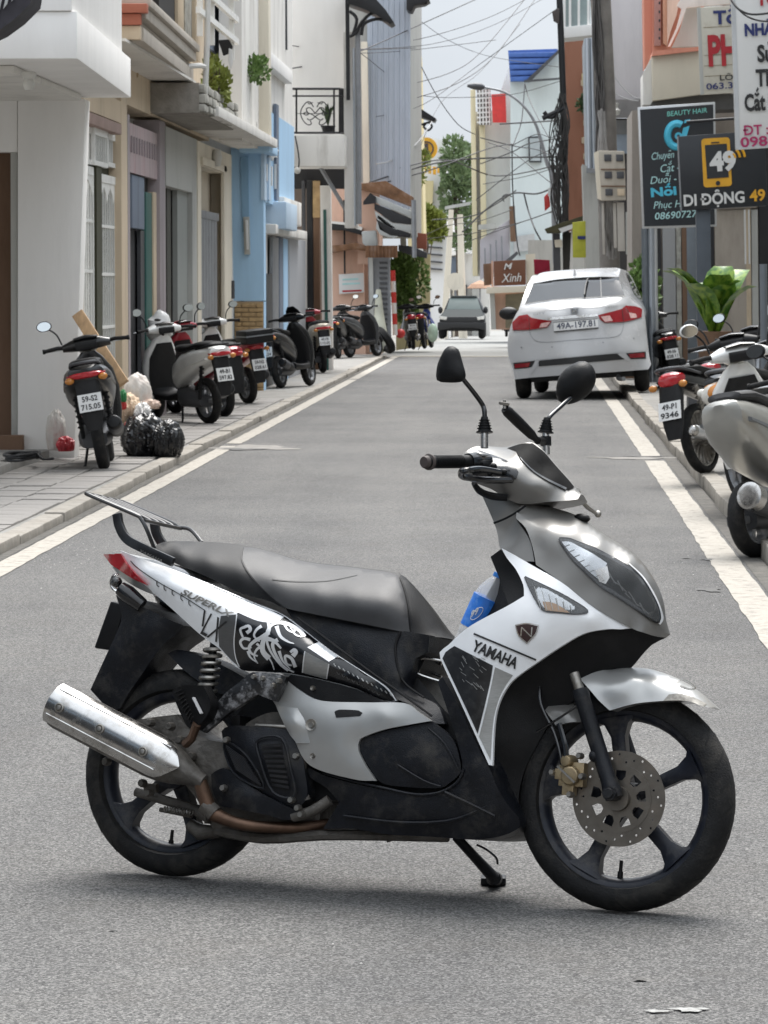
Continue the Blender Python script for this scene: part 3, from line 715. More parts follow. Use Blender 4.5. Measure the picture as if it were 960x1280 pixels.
# --- engine side
panel('rear_hugger', [(210, 817, .045), (222, 812, .04), (240, 816, .05), (262, 824, .05), (290, 838, .05), (312, 852, .05), (318, 866, .055), (300, 872, .06), (272, 866, .06), (246, 850, .058), (226, 834, .054)], [], M_dusty, bike, 'body', res=7)
# shock absorber
a, b = PL(267, 808, .125), PL(257, 878, .125); d = b - a
mb = MB(); N = 8 * 14; cx_, cy_, cz_ = orient(d)
mb.tube([a + d * (k / N) + (cx_ * math.cos(2 * math.pi * k / 14) + cy_ * math.sin(2 * math.pi * k / 14)) * .0225 for k in range(N + 1)], .0052, 6)
sp = mb.build('shock_spring', M_steel, bike)
mb = MB(); mb.tube([a - d * .1, a + d * .55, a + d * .56, b + d * .15], [.010, .010, .017, .017], 12); mb.build('shock_damper', M_black, sp)
# swing arm, gearbox, crankcase
panel('crankcase', [(170, 900, .10), (196, 896, .12), (222, 893, .13), (240, 915, .13), (262, 925, .13), (290, 930, .13), (300, 910, .12), (340, 890, .1), (380, 900, .1), (390, 960, .1), (400, 1020, .08), (390, 1044, .08), (330, 1048, .08), (280, 1044, .1), (262, 1030, .12), (250, 1005, .135), (235, 985, .14), (215, 960, .13), (196, 935, .12), (180, 915, .11)],
    [(230, 940, .15), (270, 960, .145), (300, 990, .12)], M_engine, bike, 'body', res=9)
mb = MB(); mb.tube([PL(170, 990, .06), PL(240, 1010, .07), PL(262, 1020, .09)], [.012, .014, .02], 10); mb.tube([PL(237, 1030, .06), PL(250, 1040, .06), PL(275, 1040, .06)], [.016, .022, .016], 10)
mb.tube([PL(182, 985, .12), PL(197, 985, .12)], .012, 8); mb.tube([PL(200, 1012, .08), PL(240, 1018, .08)], [.006, .01], 8, 0)
mb.build('swing_arm', M_engine, bike)
for (a, b) in ((213, 908), (188, 903), (225, 925), (133, 952), (186, 991), (178, 979), (240, 945)):
    mb = MB(); mb.lathe([(0, -.012), (.008, -.012), (.011, -.006), (.011, .01), (0, .01)], PL(a, b, .165 if b < 950 else .14), (0, 1, 0), 8); mb.build('engine_bolt', M_engine, bike)
mb = MB(); Nn = 70; a, b = PL(205, 1011, .1), PL(240, 1016, .1); d = b - a; ex, ey, _z = orient(d)
mb.tube([a + d * (k / Nn) + (ex * math.cos(k) + ey * math.sin(k)) * .007 for k in range(Nn + 1)], .0018, 5); mb.build('brake_return_spring', M_steel, bike)
# fan cover with louvres
fcv, F_fan = panel('fan_cover', [(277, 914, .15), (288, 907, .16), (330, 909, .17), (362, 912, .168), (376, 934, .165), (381, 965, .165), (384, 994, .16), (372, 1012, .155), (352, 1003, .158), (320, 985, .16), (290, 963, .158), (281, 940, .154)], [(330, 945, .186), (310, 930, .182), (360, 960, .18)], M_dusty, bike, res=6, thick=.05, mirror=False)
def louvre(q, n, nm):
    (a, b, c_, d) = [Vector(p) for p in q]       # top-left, top-right, bottom-right, bottom-left
    decal('louvre_recess', [tuple(a), tuple(b), tuple(c_), tuple(d)], F_fan, M_cut, fcv, .004, 5)
    for k in range(n):
        t = (k + .5) / n; p = a.lerp(d, t); q2 = b.lerp(c_, t); mid = (p + q2) / 2 + Vector((2, 2))
        w_ = F_fan(mid.x, mid.y); up = PL(p.x, p.y - 1.7, w_ + .012); dn = PL(p.x, p.y + 1.5, w_ + .006)
        up2 = PL(q2.x, q2.y - 1.7, w_ + .012); dn2 = PL(q2.x, q2.y + 1.5, w_ + .006)
        mb = MB(); mb.prism([up, up2, dn2, dn], (0, .004, 0)); mb.build('louvre', M_dusty3, fcv)
louvre([(282, 932), (306, 949), (327, 983), (295, 962)], 10, 'a'); louvre([(326, 931), (351, 929), (362, 988), (341, 984)], 9, 'b')
mb = MB(); mb.tube([PL(322, 925, .188), PL(352, 923, .185), PL(363, 960, .183), PL(368, 995, .175), PL(341, 990, .18), PL(325, 950, .19)], .0035, 6, 4, closed=True)
mb.tube([PL(280, 928, .165), PL(308, 944, .19), PL(330, 985, .178), PL(292, 966, .168)], .003, 6, 4, closed=True); mb.build('louvre_rim', M_dusty, fcv)['kind'] = 'stuff'
panel('air_duct', [(264, 968, .15), (275, 961, .158), (287, 963, .162), (318, 986, .168), (353, 1005, .168), (373, 1014, .162), (368, 1024, .158), (352, 1025, .16), (339, 1020, .163), (300, 1012, .16), (276, 1008, .15), (266, 990, .148)], [(305, 995, .175)], M_dusty, bike, res=6, thick=.04, mirror=False)
mb = MB(); mb.tube([PL(372, 915, .15), PL(380, 940, .155), PL(378, 975, .155), PL(384, 1000, .15)], .009, 8, 4); mb.tube([PL(366, 1021, .15), PL(390, 1014, .15), PL(412, 1000, .145)], .014, 10, 4); mb.build('engine_hose', M_engine, bike)
mb = MB()
for (a, b) in ((370, 945), (376, 1018), (372, 1010), (364, 1000), (283, 925), (279, 985)): mb.lathe([(0, -.008), (.007, -.008), (.009, 0), (.009, .01), (0, .01)], PL(a, b, .175), (0, 1, 0), 8)
mb.tube([PL(320, 907, .155), PL(345, 908, .16), PL(362, 909, .16)], .006, 8, 3)
mb.build('engine_fitting', M_steel, bike)['kind'] = 'stuff'
mb = MB(); mb.box(tuple(PL(288, 909, .15)), tuple(PL(322, 897, .05))); mb.build('oil_cap_box', M_black, bike, bevel=.006)
# exhaust
ax0, ax1 = PL(73, 882, .185), PL(222, 960, .185); d = ax1 - ax0; Ln = d.length; dn = d.normalized()
prof = [(0, -.012), (.03, -.012), (.05, -.004), (.0575, .004), (.059, .015), (.059, Ln * .80), (.055, Ln * .9), (.045, Ln * 1.0), (.030, Ln * 1.10), (.018, Ln * 1.22), (.0, Ln * 1.22)]
mb = MB(); mb.lathe(prof, ax0, dn, 32); muf = mb.build('muffler', M_engine, bike)
mb = MB(); mb.lathe([(.010, -.02), (.034, -.016), (.034, 0), (.010, 0)], ax0, dn, 20); mb.build('muffler_outlet', M_black, muf)
# chrome heat shield: partial shell round the outer side
ex, ey, ez = orient(dn); side = Vector((0, -1, 0)); side = (side - dn * side.dot(dn)).normalized(); upv = dn.cross(side); 
if upv.z < 0: upv = -upv
vs = []; NA, NL = 18, 22
for i in range(NL + 1):
    t = i / NL; L_ = Ln * (-.005 + 1.07 * t); rr = .0635 if t < .82 else .0635 - (t - .82) * .075
    half = 1.0 if t < .86 else max(.06, 1 - ((t - .86) / .14) ** 1.4 * .94)
    for k in range(NA + 1):
        a = (-.80 + 2.1 * k / NA) ; cen = .25; a = cen + (a - cen) * half
        vs.append(ax0 + dn * L_ + (side * math.cos(a) + upv * math.sin(a)) * rr)
fs = [(i * (NA + 1) + k, i * (NA + 1) + k + 1, (i + 1) * (NA + 1) + k + 1, (i + 1) * (NA + 1) + k) for i in range(NL) for k in range(NA)]
n_ = len(vs); cen_ = lambda v: ax0 + dn * (Vector(v) - ax0).dot(dn)
vs2 = [v + (cen_(v) - v).normalized() * .003 for v in vs]
fs2 = fs + [tuple(i + n_ for i in f[::-1]) for f in fs] + [(b, a, a + n_, b + n_) for a, b in boundary(fs)]
mb = MB(); mb.add(vs + vs2, fs2); hs_ = mb.build('heat_shield', M_chrome, muf)
mb = MB()
for t in (.1, .44, .80):
    a = .12; p = ax0 + dn * (Ln * t) + (side * math.cos(a) + upv * math.sin(a)) * .064; nn = (side * math.cos(a) + upv * math.sin(a))
    mb.lathe([(.012, .0), (.013, .003), (.010, .004), (.008, .001), (.006, .005), (0, .006)], p, nn, 14)
mb.build('shield_bolt', M_steel, hs_)['kind'] = 'stuff'
rp_ = [ax0 + dn * (Ln * .02) + (side * math.cos(-.35) + upv * math.sin(-.35)) * .0642, ax0 + dn * (Ln * .92) + (side * math.cos(-.35) + upv * math.sin(-.35)) * .0642]
mb = MB(); mb.tube(rp_, .002, 6); rp_ = [ax0 + dn * (Ln * .02) + (side * math.cos(.85) + upv * math.sin(.85)) * .0642, ax0 + dn * (Ln * .95) + (side * math.cos(.85) + upv * math.sin(.85)) * .063]
mb.tube(rp_, .002, 6); mb.build('shield_rib', M_chrome, hs_)['kind'] = 'stuff'
mb = MB(); mb.tube([ax0 + dn * Ln * 1.18, PL(262, 1012, .17), PL(275, 1021, .16), PL(300, 1030, .15), PL(335, 1034, .13), PL(380, 1034, .1), PL(410, 1030, .06)], [.018, .02, .0165, .0155, .015, .015], 12, 4); mb.build('exhaust_pipe', M_copper, bike)
mb = MB(); mb.tube([PL(255, 1006, .172), PL(268, 1018, .166)], .024, 12); mb.box(tuple(PL(256, 1016, .19)), tuple(PL(264, 1030, .15))); mb.build('pipe_clamp', M_engine, bike, bevel=.003)
mb = MB(); mb.tube([PL(270, 1038, .1), PL(330, 1048, .1), PL(400, 1044, .1), PL(470, 1044, .08), PL(560, 1046, .08)], .014, 8, 3); mb.tube([PL(400, 1040, -.05), PL(485, 1046, -.05), PL(487, 1052, -.05)], .008, 8); mb.build('under_frame', M_engine, bike)
# passenger footrest
M_scuff = mat('scuffed_black_paint', (.012, .012, .013), .3, 0, .3, 30, bump=.2, bscale=90, dirt=1.0, dcol=(.42, .42, .43), dscale=26)
panel('footrest_arm', [(270, 880, .20), (282, 866, .203), (300, 852, .205), (312, 842, .203), (320, 840, .203), (345, 842, .2), (358, 846, .198), (352, 862, .198), (344, 877, .197), (322, 868, .2), (304, 879, .203), (286, 891, .2), (272, 902, .198), (255, 916, .196), (246, 910, .196), (256, 896, .198)], [(300, 865, .212), (335, 855, .21)], M_scuff, bike, res=5, thick=.02, mirror=True)
mb = MB()
for (a, b) in ((317, 846), (328, 848), (341, 857), (240, 915), (348, 851)): mb.lathe([(0, -.006), (.0055, -.006), (.007, 0), (.007, .012), (0, .012)], PL(a, b, .212), (0, 1, 0), 8)
mb.build('footrest_bolt', M_steel, bike)['kind'] = 'stuff'
fr = panel('footrest_pad', [(215, 864, .235), (228, 857, .245), (254, 857, .25), (263, 878, .25), (258, 896, .245), (243, 912, .238), (234, 908, .236), (222, 884, .235)], [], M_black, bike, res=6, thick=.045, mirror=True)[0]
for k in range(9):
    t = k / 8; mb = MB(); p = PL(219 + 19 * t, 866 + 38 * t, .242); q = PL(227 + 14 * t, 862 + 34 * t, .252); mb.bar(p, q, .0035); mb.build('pad_rib', M_black, fr)
mb = MB(); mb.bar(PL(242, 872, .254), PL(252, 892, .254), .012, .004); mb.build('pad_plate', M_printw, fr)
mb = MB(); mb.tube([PL(246, 905, .24), PL(240, 922, .22), PL(232, 930, .2)], .012, 8); mb.build('footrest_hinge', M_copper, fr)

# --- front apron and leg shield
apr, F_apr = panel('front_apron', [(627, 685.5, .15), (640, 692.5, .152), (662, 705, .148), (702, 728, .135), (744, 760, .10), (789, 785, .055), (775, 786.5, .07), (758, 786.5, .085), (730, 792, .115), (702, 807.5, .14), (670, 829, .165), (645, 847, .178), (634, 859, .182), (624, 878, .186), (618, 905, .188), (615.5, 957, .186), (611, 956, .19), (597, 925, .198), (572, 870, .205), (550.5, 823, .205), (552, 813, .204), (560, 806.5, .203), (587, 783, .20), (634, 757.5, .188), (655, 745, .178), (654, 731, .170), (645, 712, .160), (634, 698, .154)],
    [(670, 760, .182), (700, 770, .158), (640, 800, .195), (600, 820, .206), (680, 725, .158), (650, 780, .192), (600, 880, .203), (740, 775, .115), (680, 800, .172)], M_white, bike, res=5, corner=48)
def ad(name, pts, m, e=.0016, res=6): return decal(name, pts, F_apr, m, apr, e, res)
M_bw = mat('scratched_black_decal', (.009, .009, .010), .3, 0, .3, 60, dirt=.35, dcol=(.09, .09, .09), dscale=30)
ad('apron_black_decal', [(553, 823), (557, 815), (568, 807.5), (616, 832), (612, 855), (605, 885), (597, 917), (580, 880)], M_bw)
ad('apron_grey_decal', [(619, 834), (641, 844), (630, 860), (622, 878), (616, 905), (613, 950), (599, 921), (607, 890), (614, 858)], M_printm)
ad('apron_edge_line', ribbon([(618, 833), (612, 862), (605, 892), (598, 919)], 1.5), M_white, .003, 4)
ad('apron_line', ribbon([(592, 792), (630, 808), (670, 825)], 2.2), M_print, .003, 5)
bike_text('lettering', 'YAMAHA', (588.5, 812), (644.5, 836), 13.2, F_apr, M_print, apr, .035)
ad('emblem', [(643.5, 781), (658, 778.5), (673.5, 781), (670, 793), (658.5, 805), (648, 795)], M_chrome, .003, 4)
ad('emblem_field', [(645, 782.5), (658, 780), (672, 782.5), (668.5, 792), (658.5, 803), (649, 794)], mat('dark_red_enamel', (.03, .012, .012), .25), .0045, 4)
for pts in ([(651, 795), (652, 784)], [(652, 784), (664, 796)], [(664, 796), (665, 784)]): ad('emblem_stroke', ribbon(pts, 1.5), M_chrome, .0055, 3)
random.seed(3)
for k in range(26):
    a, b = random.uniform(566, 606), random.uniform(818, 858); g = random.uniform(.3, 1.1); l_ = random.uniform(4, 11)
    q = (a + l_ * math.cos(g), b + l_ * math.sin(g))
    if a < 612 - (b - 830) * .2 and q[0] < 608 and b < 870 and a > 560 + max(0, (b - 823)) * .45: ad('scratch', ribbon([(a, b), q], (.35, .7)), M_printm, .003, 3)
# leg shield inside edge (black) and lower neck
panel('leg_shield', [(613, 696, .12), (626, 686.5, .14), (633, 697, .148), (645, 712, .153), (654, 731, .162), (655, 746, .17), (636, 758, .18), (626, 728, .15)], [], M_black, bike, 'shell', res=6, thick=.02)
panel('leg_shield_back', [(640, 700, .0), (660, 705, .08), (665, 740, .10), (640, 790, .12), (600, 840, .14), (590, 900, .15), (600, 950, .15), (560, 900, .13), (568, 850, .10), (580, 800, .02), (600, 760, .0), (625, 715, 0)], [], M_black, bike, 'body', res=10)
# upper cowl with head lamp
cowl, F_cowl = panel('headlamp_cowl', [(652, 631, .08), (666, 631, .055), (684, 633, .03), (702, 637.5, .0), (718, 643, .0), (734, 652, .0), (758, 670, .0), (778, 682, .0), (794, 694, .0), (808, 709, .0), (819, 726, .0), (826, 741, .0), (830, 755, .0), (833, 776, .0), (838, 793, .0), (833, 797, .0), (818, 795, .03), (804, 790.5, .052), (789, 785, .06), (744, 760, .102), (702, 728, .135), (670, 706, .145), (668, 694, .14), (664, 678, .13), (657, 660, .118), (645, 648, .11), (646, 640, .10)],
    [(690, 660, .112), (700, 700, .128), (740, 735, .102), (780, 765, .072), (730, 680, .09), (765, 705, .076), (795, 735, .058), (815, 765, .038), (720, 655, .05), (752, 674, .045), (790, 700, .036), (812, 728, .026), (826, 762, .018), (820, 780, .03), (680, 645, .07)], M_silverdk, bike, 'body', res=5)
def cd(name, pts, m, e=.002, res=5): return decal(name, pts, F_cowl, m, cowl, e, res)
LENS = [(699, 673), (711, 673.5), (723, 678), (740, 684), (758, 693), (775, 702), (790, 712), (802, 724), (811, 737), (819, 751), (824, 765), (824, 774), (821, 777.5), (804, 767), (780, 751), (764, 741), (751, 733), (738, 721), (726, 709), (716, 699), (706, 685)]
cd('headlamp_rim', ribbon(LENS + [LENS[0]], 3.0), M_blackg, .007, 4)
cd('cowl_chrome_strip', ribbon([(786, 704), (803, 720), (815, 738), (823, 755), (828, 772), (824, 780)], (1.2, 3.2)), M_printw, .003, 4)
# lamp bowl: dark housing, bright reflector facets and the lens over it
cd('headlamp_bowl', LENS, mat('lamp_bowl_black', (.008, .008, .009), .35, .0, .3, 40, spec=.15), .006, 4)
cd('headlamp_reflector', [(702, 677), (712, 677), (724, 683), (741, 692), (759, 704), (752, 716), (748, 724), (738, 716), (724, 702), (712, 690)], M_reflector, .008, 4)
cd('headlamp_reflector', [(744, 713), (759, 707), (762, 722), (757, 730), (749, 727)], M_chrome, .0095, 4)
for k in range(11):
    a = 758 + k * 4.6; b = 716 + k * 4.6; cd('headlamp_facet', ribbon([(a, b - 4 + (k % 3) * 3), (a + 7, b + 6 + (k % 2) * 3)], (1.6, .8)), M_printg, .0085, 3)
for k in range(8):
    a = 704 + k * 6.2; b = 684 + k * 6.4; cd('headlamp_facet', ribbon([(a, b), (a + 8, b - 3.5)], (.7, .7)), M_blackg, .0095, 3)
M_lens = mat('clear_plastic_lens', (.5, .52, .52), .05, 0, .02, 5, alpha=.05, coat=.25)
panel('headlamp_lens', [(a, b, 0) for a, b in LENS], (), M_lens, cowl, 'shell', .001, 4, 30, F_cowl, .013, False)
IND = [(656, 721), (680, 732), (708, 746), (734, 763), (723, 767), (700, 765.5), (680, 763), (671, 752), (662, 735)]
ad('indicator_rim', ribbon(IND + [IND[0]], 2.4), M_blackg, .0025, 4)
ad('front_indicator', IND, M_reflector, .002, 4)
ad('indicator_bulb', [(678, 752), (690, 753), (704, 760), (712, 766), (682, 763)], mat('smoky_amber', (.35, .22, .13), .2), .0035, 4)
for k in range(6): ad('indicator_facet', ribbon([(668 + k * 9, 733 + k * 4.7), (676 + k * 7.6, 762 + k * .4)], .8), M_printm, .004, 3)
panel('indicator_lens', [(a, b, 0) for a, b in IND], (), M_lens, apr, 'shell', .001, 4, 30, F_apr, .007, False)
mb = MB(); p = PL(727, 648, .005); mb.ball(tuple(p), .018, 10, 6, (1.3, .8, .7)); mb.build('cowl_vent', M_black, cowl)
# neck between bars and apron
panel('neck_cover', [(601, 616, .045), (640, 622, .06), (657, 631, .07), (652, 640, .09), (646, 650, .1), (662, 675, .115), (668, 702, .13), (640, 700, .13), (626, 688, .12), (622, 668, .09), (617, 652, .06)], [(635, 645, .08)], M_silverdk, bike, 'body', res=6)
decal('neck_gap', ribbon([(617, 654), (632, 648), (646, 640), (657, 632)], 2.6), lambda a, b: .10, M_black, bike, 0, 4)
# handlebar cowl
hc, F_hc = panel('handlebar_cowl', [(580, 566, .10), (593, 558.5, .07), (612, 558, .035), (633, 559, .0), (652, 554, .0), (666, 553.5, .0), (680, 564, 0), (692, 578, .0), (710, 598, .0), (721, 612, .0), (726, 618, .01), (722, 624, .035), (706, 626, .055), (687, 627, .07), (655, 630, .085), (637, 625, .09), (615, 612, .095), (600, 606, .10), (588, 600, .105), (580, 585, .11)],
    [(610, 580, .115), (640, 590, .125), (670, 605, .10), (640, 572, .08), (665, 580, .06), (690, 605, .06), (700, 610, .04), (680, 585, .03), (655, 562, .03)], M_silverdk, bike, 'body', res=5)
def hd(name, pts, m, e=.002, res=5, parent=hc): return decal(name, pts, F_hc, m, parent, e, res)
hd('meter_visor', [(634, 560), (652, 554.5), (666, 554), (680, 565), (692, 579), (710, 599), (718, 609), (711, 612), (692, 603), (675, 593), (661, 583), (650, 573), (645, 564)], mat('visor_black', (.006, .006, .006), .65, 0, .4, 60, spec=.06), .004)
hd('meter_visor_edge', ribbon([(650, 571), (664, 586), (682, 598), (708, 611)], (1, 3)), M_blackg, .0055, 4)
sw = hd('switch_recess', [(585, 568), (598, 562), (612, 567), (628, 573), (642, 580), (648, 590), (645, 599), (630, 601), (608, 600), (592, 595), (585, 583)], M_blackg, .003)
for (a, b, r_) in ((604, 577, .010), (617, 583, .009), (630, 590, .008), (612, 592, .007)):
    mb = MB(); mb.ball(tuple(PL(a, b, F_hc(a, b) + .003)), r_, 10, 6); mb.build('switch_button', M_black, sw)
for sg in (1, -1):
    # grip: right end towards the camera, left one hidden behind
    a, b = PL(531, 577.5, .335), PL(586, 577, .17)
    if sg < 0: a, b = far(a), far(b)
    d = b - a
    mb = MB(); mb.tube([a + d * .04, a + d * .2, a + d * .5, a + d * .8, b], [.0165, .0155, .015, .0155, .0175], 16); 
    for k in range(16): mb.tube([a + d * (.2 + .04 * k), a + d * (.215 + .04 * k)], .0168, 14)
    gr = mb.build('grip', M_black, bike); gr['kind'] = 'stuff'
    mb = MB(); mb.lathe([(.005, -.004), (.013, -.004), (.016, 0), (.016, .012), (.0205, .014), (.0205, .02), (.016, .022), (0, .022)], a, d, 18); mb.build('grip_end', M_brown, gr)
    mb = MB(); mb.tube([b - d * .02, b + d * .16, b + d * .2, b + d * .42], [.021, .024, .02, .02], 16); mb.build('throttle_housing', M_blackg, bike)
mb = MB(); mb.tube([PL(640, 600, .12), PL(604, 600, .2), PL(586, 597, .24), PL(577, 595, .27), PL(577, 589, .3), PL(584, 588, .31), PL(600, 586, .25), PL(625, 590, .17)], [.008, .009, .009, .008, .008, .007, .007], 8, 4); mb.build('brake_lever', M_blackg, bike)
mb = MB(); mb.tube([PL(592, 604, .2), PL(600, 614, .16), PL(615, 620, .12), PL(634, 622, .1)], [.006, .009, .010, .009], 8, 4); mb.build('cable_guide', M_black, bike)
mb = MB(); mb.tube([PL(722, 613, -.17), PL(725, 620, -.22), PL(732, 632, -.27), PL(745, 641.5, -.31)], [.007, .006, .006, .005], 8, 4); lv = mb.build('brake_lever', M_steel, bike)
mb = MB(); mb.ball(tuple(PL(747.5, 642.5, -.315)), .0095, 12, 8); mb.build('lever_ball', M_steel, lv)
# mirrors
def mirror(head, wv, stalk, boot, stem, nm, dep):
    hv, hf, _, _ = sheet([(a, b, wv) for a, b in head], [], 5, 60)
    n = len(hv); c = sum(hv, Vector((0, 0, 0))) / n
    # domed housing, open face towards the rider (backwards)
    vdir = Vector((.92, .0, .08)).normalized()
    ring = [i for e in boundary(hf) for i in e]; mx_ = max((v - c).length for v in hv)
    rimd = {}
    for i, v in enumerate(hv):
        dist = min((v - hv[j]).length for j in set(ring)); rimd[i] = min(1, dist / (mx_ * .5))
    fr = [v + (Vector((0, -1, 0)) * dep * (rimd[i] ** .5)) for i, v in enumerate(hv)]
    bk = [v + Vector((0, .012, 0)) for v in hv]
    mb = MB(); mb.add(fr + bk, list(hf) + [tuple(i + n for i in f[::-1]) for f in hf] + [(b, a, a + n, b + n) for a, b in boundary(hf)])
    mo = mb.build('mirror', M_black, bike, smooth=60)
    g = [c + (v - c) * .9 + Vector((0, .014, 0)) for v in hv]
    mb = MB(); mb.add(g, [f[::-1] for f in hf]); mb.build('mirror_glass', M_chrome, mo)
    mb = MB(); mb.tube(stalk, .0062, 10, 5); mb.build('mirror_stalk', M_blackg, mo)
    a, b = boot; d = b - a; mb = MB()
    mb.tube([a, a + d * .3, a + d * .6, a + d * .9, a + d * .92, b], [.0085, .011, .014, .017, .021, .021], 14)
    for k in range(4): mb.tube([a + d * (.2 + k * .17), a + d * (.24 + k * .17)], .0135 + k * .0018, 14)
    bo = mb.build('stalk_boot', M_black, mo); bo['kind'] = 'stuff'
    mb = MB(); mb.tube([b, stem], .0095, 12); mb.build('mirror_stem', M_chrome, mo)
mirror([(545, 470), (547, 455), (555, 437.5), (560, 433), (566, 432.5), (571, 436), (576, 452), (580, 468), (577, 475), (568, 477.5), (549.5, 477), (546, 475)], .30, [PL(578, 473, .29), PL(591, 489, .24), PL(602.5, 505, .2), PL(605.5, 514, .2), PL(605.6, 524, .2)], (PL(605.6, 521, .2), PL(605.6, 541, .2)), PL(605.6, 560, .2), 'r', .012)
mirror([(695, 490), (698, 472.5), (707, 461), (716, 455), (724, 451.5), (731, 451.5), (738, 456), (742, 464), (743, 472), (741, 481), (735, 491), (724.6, 499), (713, 504), (704, 504.6), (698, 501)], -.31, [PL(713, 497, -.29), PL(700, 509, -.25), PL(688, 520, -.2), PL(684, 527, -.19)], (PL(684, 522, -.19), PL(682, 541, -.19)), PL(683, 568, -.19), 'l', .03)
# camera arm clamped to the far mirror stem
ca, cb = PL(668, 547, -.12), PL(631, 511, -.02)
arm = MB(); d = cb - ca; arm.tube([ca - d * .12, ca, ca + d * .1, ca + d * .5, ca + d * .9, cb], [.008, .009, .0125, .0145, .0145, .011], 14)
ao = arm.build('camera_arm', M_black, bike)
mb = MB(); mb.tube([cb, PL(631, 506, -.02)], .005, 8); mb.lathe([(0, -.003), (.013, -.003), (.014, 0), (.014, .003), (.004, .005), (.004, .010), (0, .011)], PL(630, 505, -.02), (.1, 0, 1), 16); mb.build('arm_screw', M_steel, ao)
mb = MB(); mb.tube([ca - d * .1, PL(682, 552, -.19)], .010, 10); mb.tube([PL(682, 546, -.19), PL(682.5, 557, -.19)], .0145, 12); mb.build('arm_clamp', M_black, ao)
# bag hook under the seat nose
mb = MB(); mb.tube([PL(552, 826, .07), PL(528, 823, .075), PL(520, 832, .075), PL(522, 842, .075), PL(551, 852, .07)], .004, 8, 4)
mb.tube([PL(552, 830, -.02), PL(534, 827, -.02), PL(527, 834, -.02), PL(552, 846, -.02)], .004, 8, 4); mb.tube([PL(523, 838, .075), PL(530, 836, -.02)], .004, 8)
mb.tube([PL(528, 823, .075), PL(536, 826, -.02)], .004, 8); mb.build('bag_hook', M_chrome, bike)['kind'] = 'stuff'
# side stand on the far side
ks0, ks1 = PL(570, 1046, -.08), BMI @ onZ(618, 1098, .03)
mb = MB(); mb.tube([ks0, ks0.lerp(ks1, .5), ks1], [.012, .013, .016], 10, 0); st = mb.build('side_stand', M_dusty, bike)
f0 = BMI @ onZ(618, 1100, .012)
mb = MB(); mb.tube([ks1, f0], [.018, .024], 10); q = BM @ f0; mb2 = MB(); mb2.box((q.x - .035, q.y - .03, .002), (q.x + .03, q.y + .03, .022)); mb2.xf(BMI); mb.add([Vector(v) for v in mb2.v], mb2.f); mb.build('stand_foot', M_dusty, st, bevel=.004)
mb = MB(); mb.tube([PL(596, 1056, -.1), PL(608, 1062, -.12), PL(620, 1072, -.14), PL(622, 1080, -.15)], .003, 6, 4); mb.build('stand_spring', M_blackg, st)
# water bottle on the floor board
b0, b1 = PL(572, 838, 0), PL(625, 718, 0)
d = (b1 - b0).normalized()
bt = thing('water_bottle', 'clear plastic water bottle with blue label tucked behind the front apron', 'bottle', mtx=BM @ Matrix.Translation(b0))
M_pet = mat('bottle_plastic', (.85, .88, .9), .06, 0, .02, 5, alpha=.30, coat=.3)
L_ = (b1 - b0).length
prof = [(0, 0), (.036, .0), (.042, .008)] + [x for k in range(5) for x in ((.042, .02 + k * .03), (.040, .028 + k * .03), (.042, .036 + k * .03))] + [(.042, L_ * .72), (.036, L_ * .83), (.022, L_ * .93), (.014, L_ * .96), (.014, L_), (0, L_)]
mb = MB(); mb.lathe(prof, (0, 0, 0), d, 24); mb.build('bottle', M_pet, bt)
mb = MB(); mb.lathe([(.0426, L_ * .43), (.0426, L_ * .75)], (0, 0, 0), d, 24); M_blue = mat('blue_label', (.02, .16, .58), .35, 0, .3, 14, dirt=.8, dcol=(.3, .5, .75), dscale=16); lb = mb.build('bottle_label', M_blue, bt)
lp = PL(595, 775, .045) - b0
bx = lettering('lettering', '99', PL(588, 772, .046) - b0, (PL(598, 766, .046) - PL(588, 772, .046)).normalized(), (PL(590, 760, .046) - PL(588, 772, .046)).normalized(), M_printw, lb, h=.016, bold=.03)
mb = MB(); q = PL(596, 767, .0455) - b0; ux_ = (PL(604, 764, .0455) - PL(594, 770, .0455)).normalized(); uy_ = (PL(598, 756, .0455) - PL(596, 767, .0455)).normalized()
mb.tube([q + ux_ * .019 * math.cos(k * math.pi / 10) + uy_ * .013 * math.sin(k * math.pi / 10) for k in range(20)], .0009, 5, closed=True); mb.build('label_ring', M_printw, lb)
mb = MB(); mb.lathe([(.016, L_ * .965), (.016, L_ * 1.005), (0, L_ * 1.005)], (0, 0, 0), d, 16); mb.build('bottle_cap', mat('blue_cap', (.03, .2, .6), .4), bt)
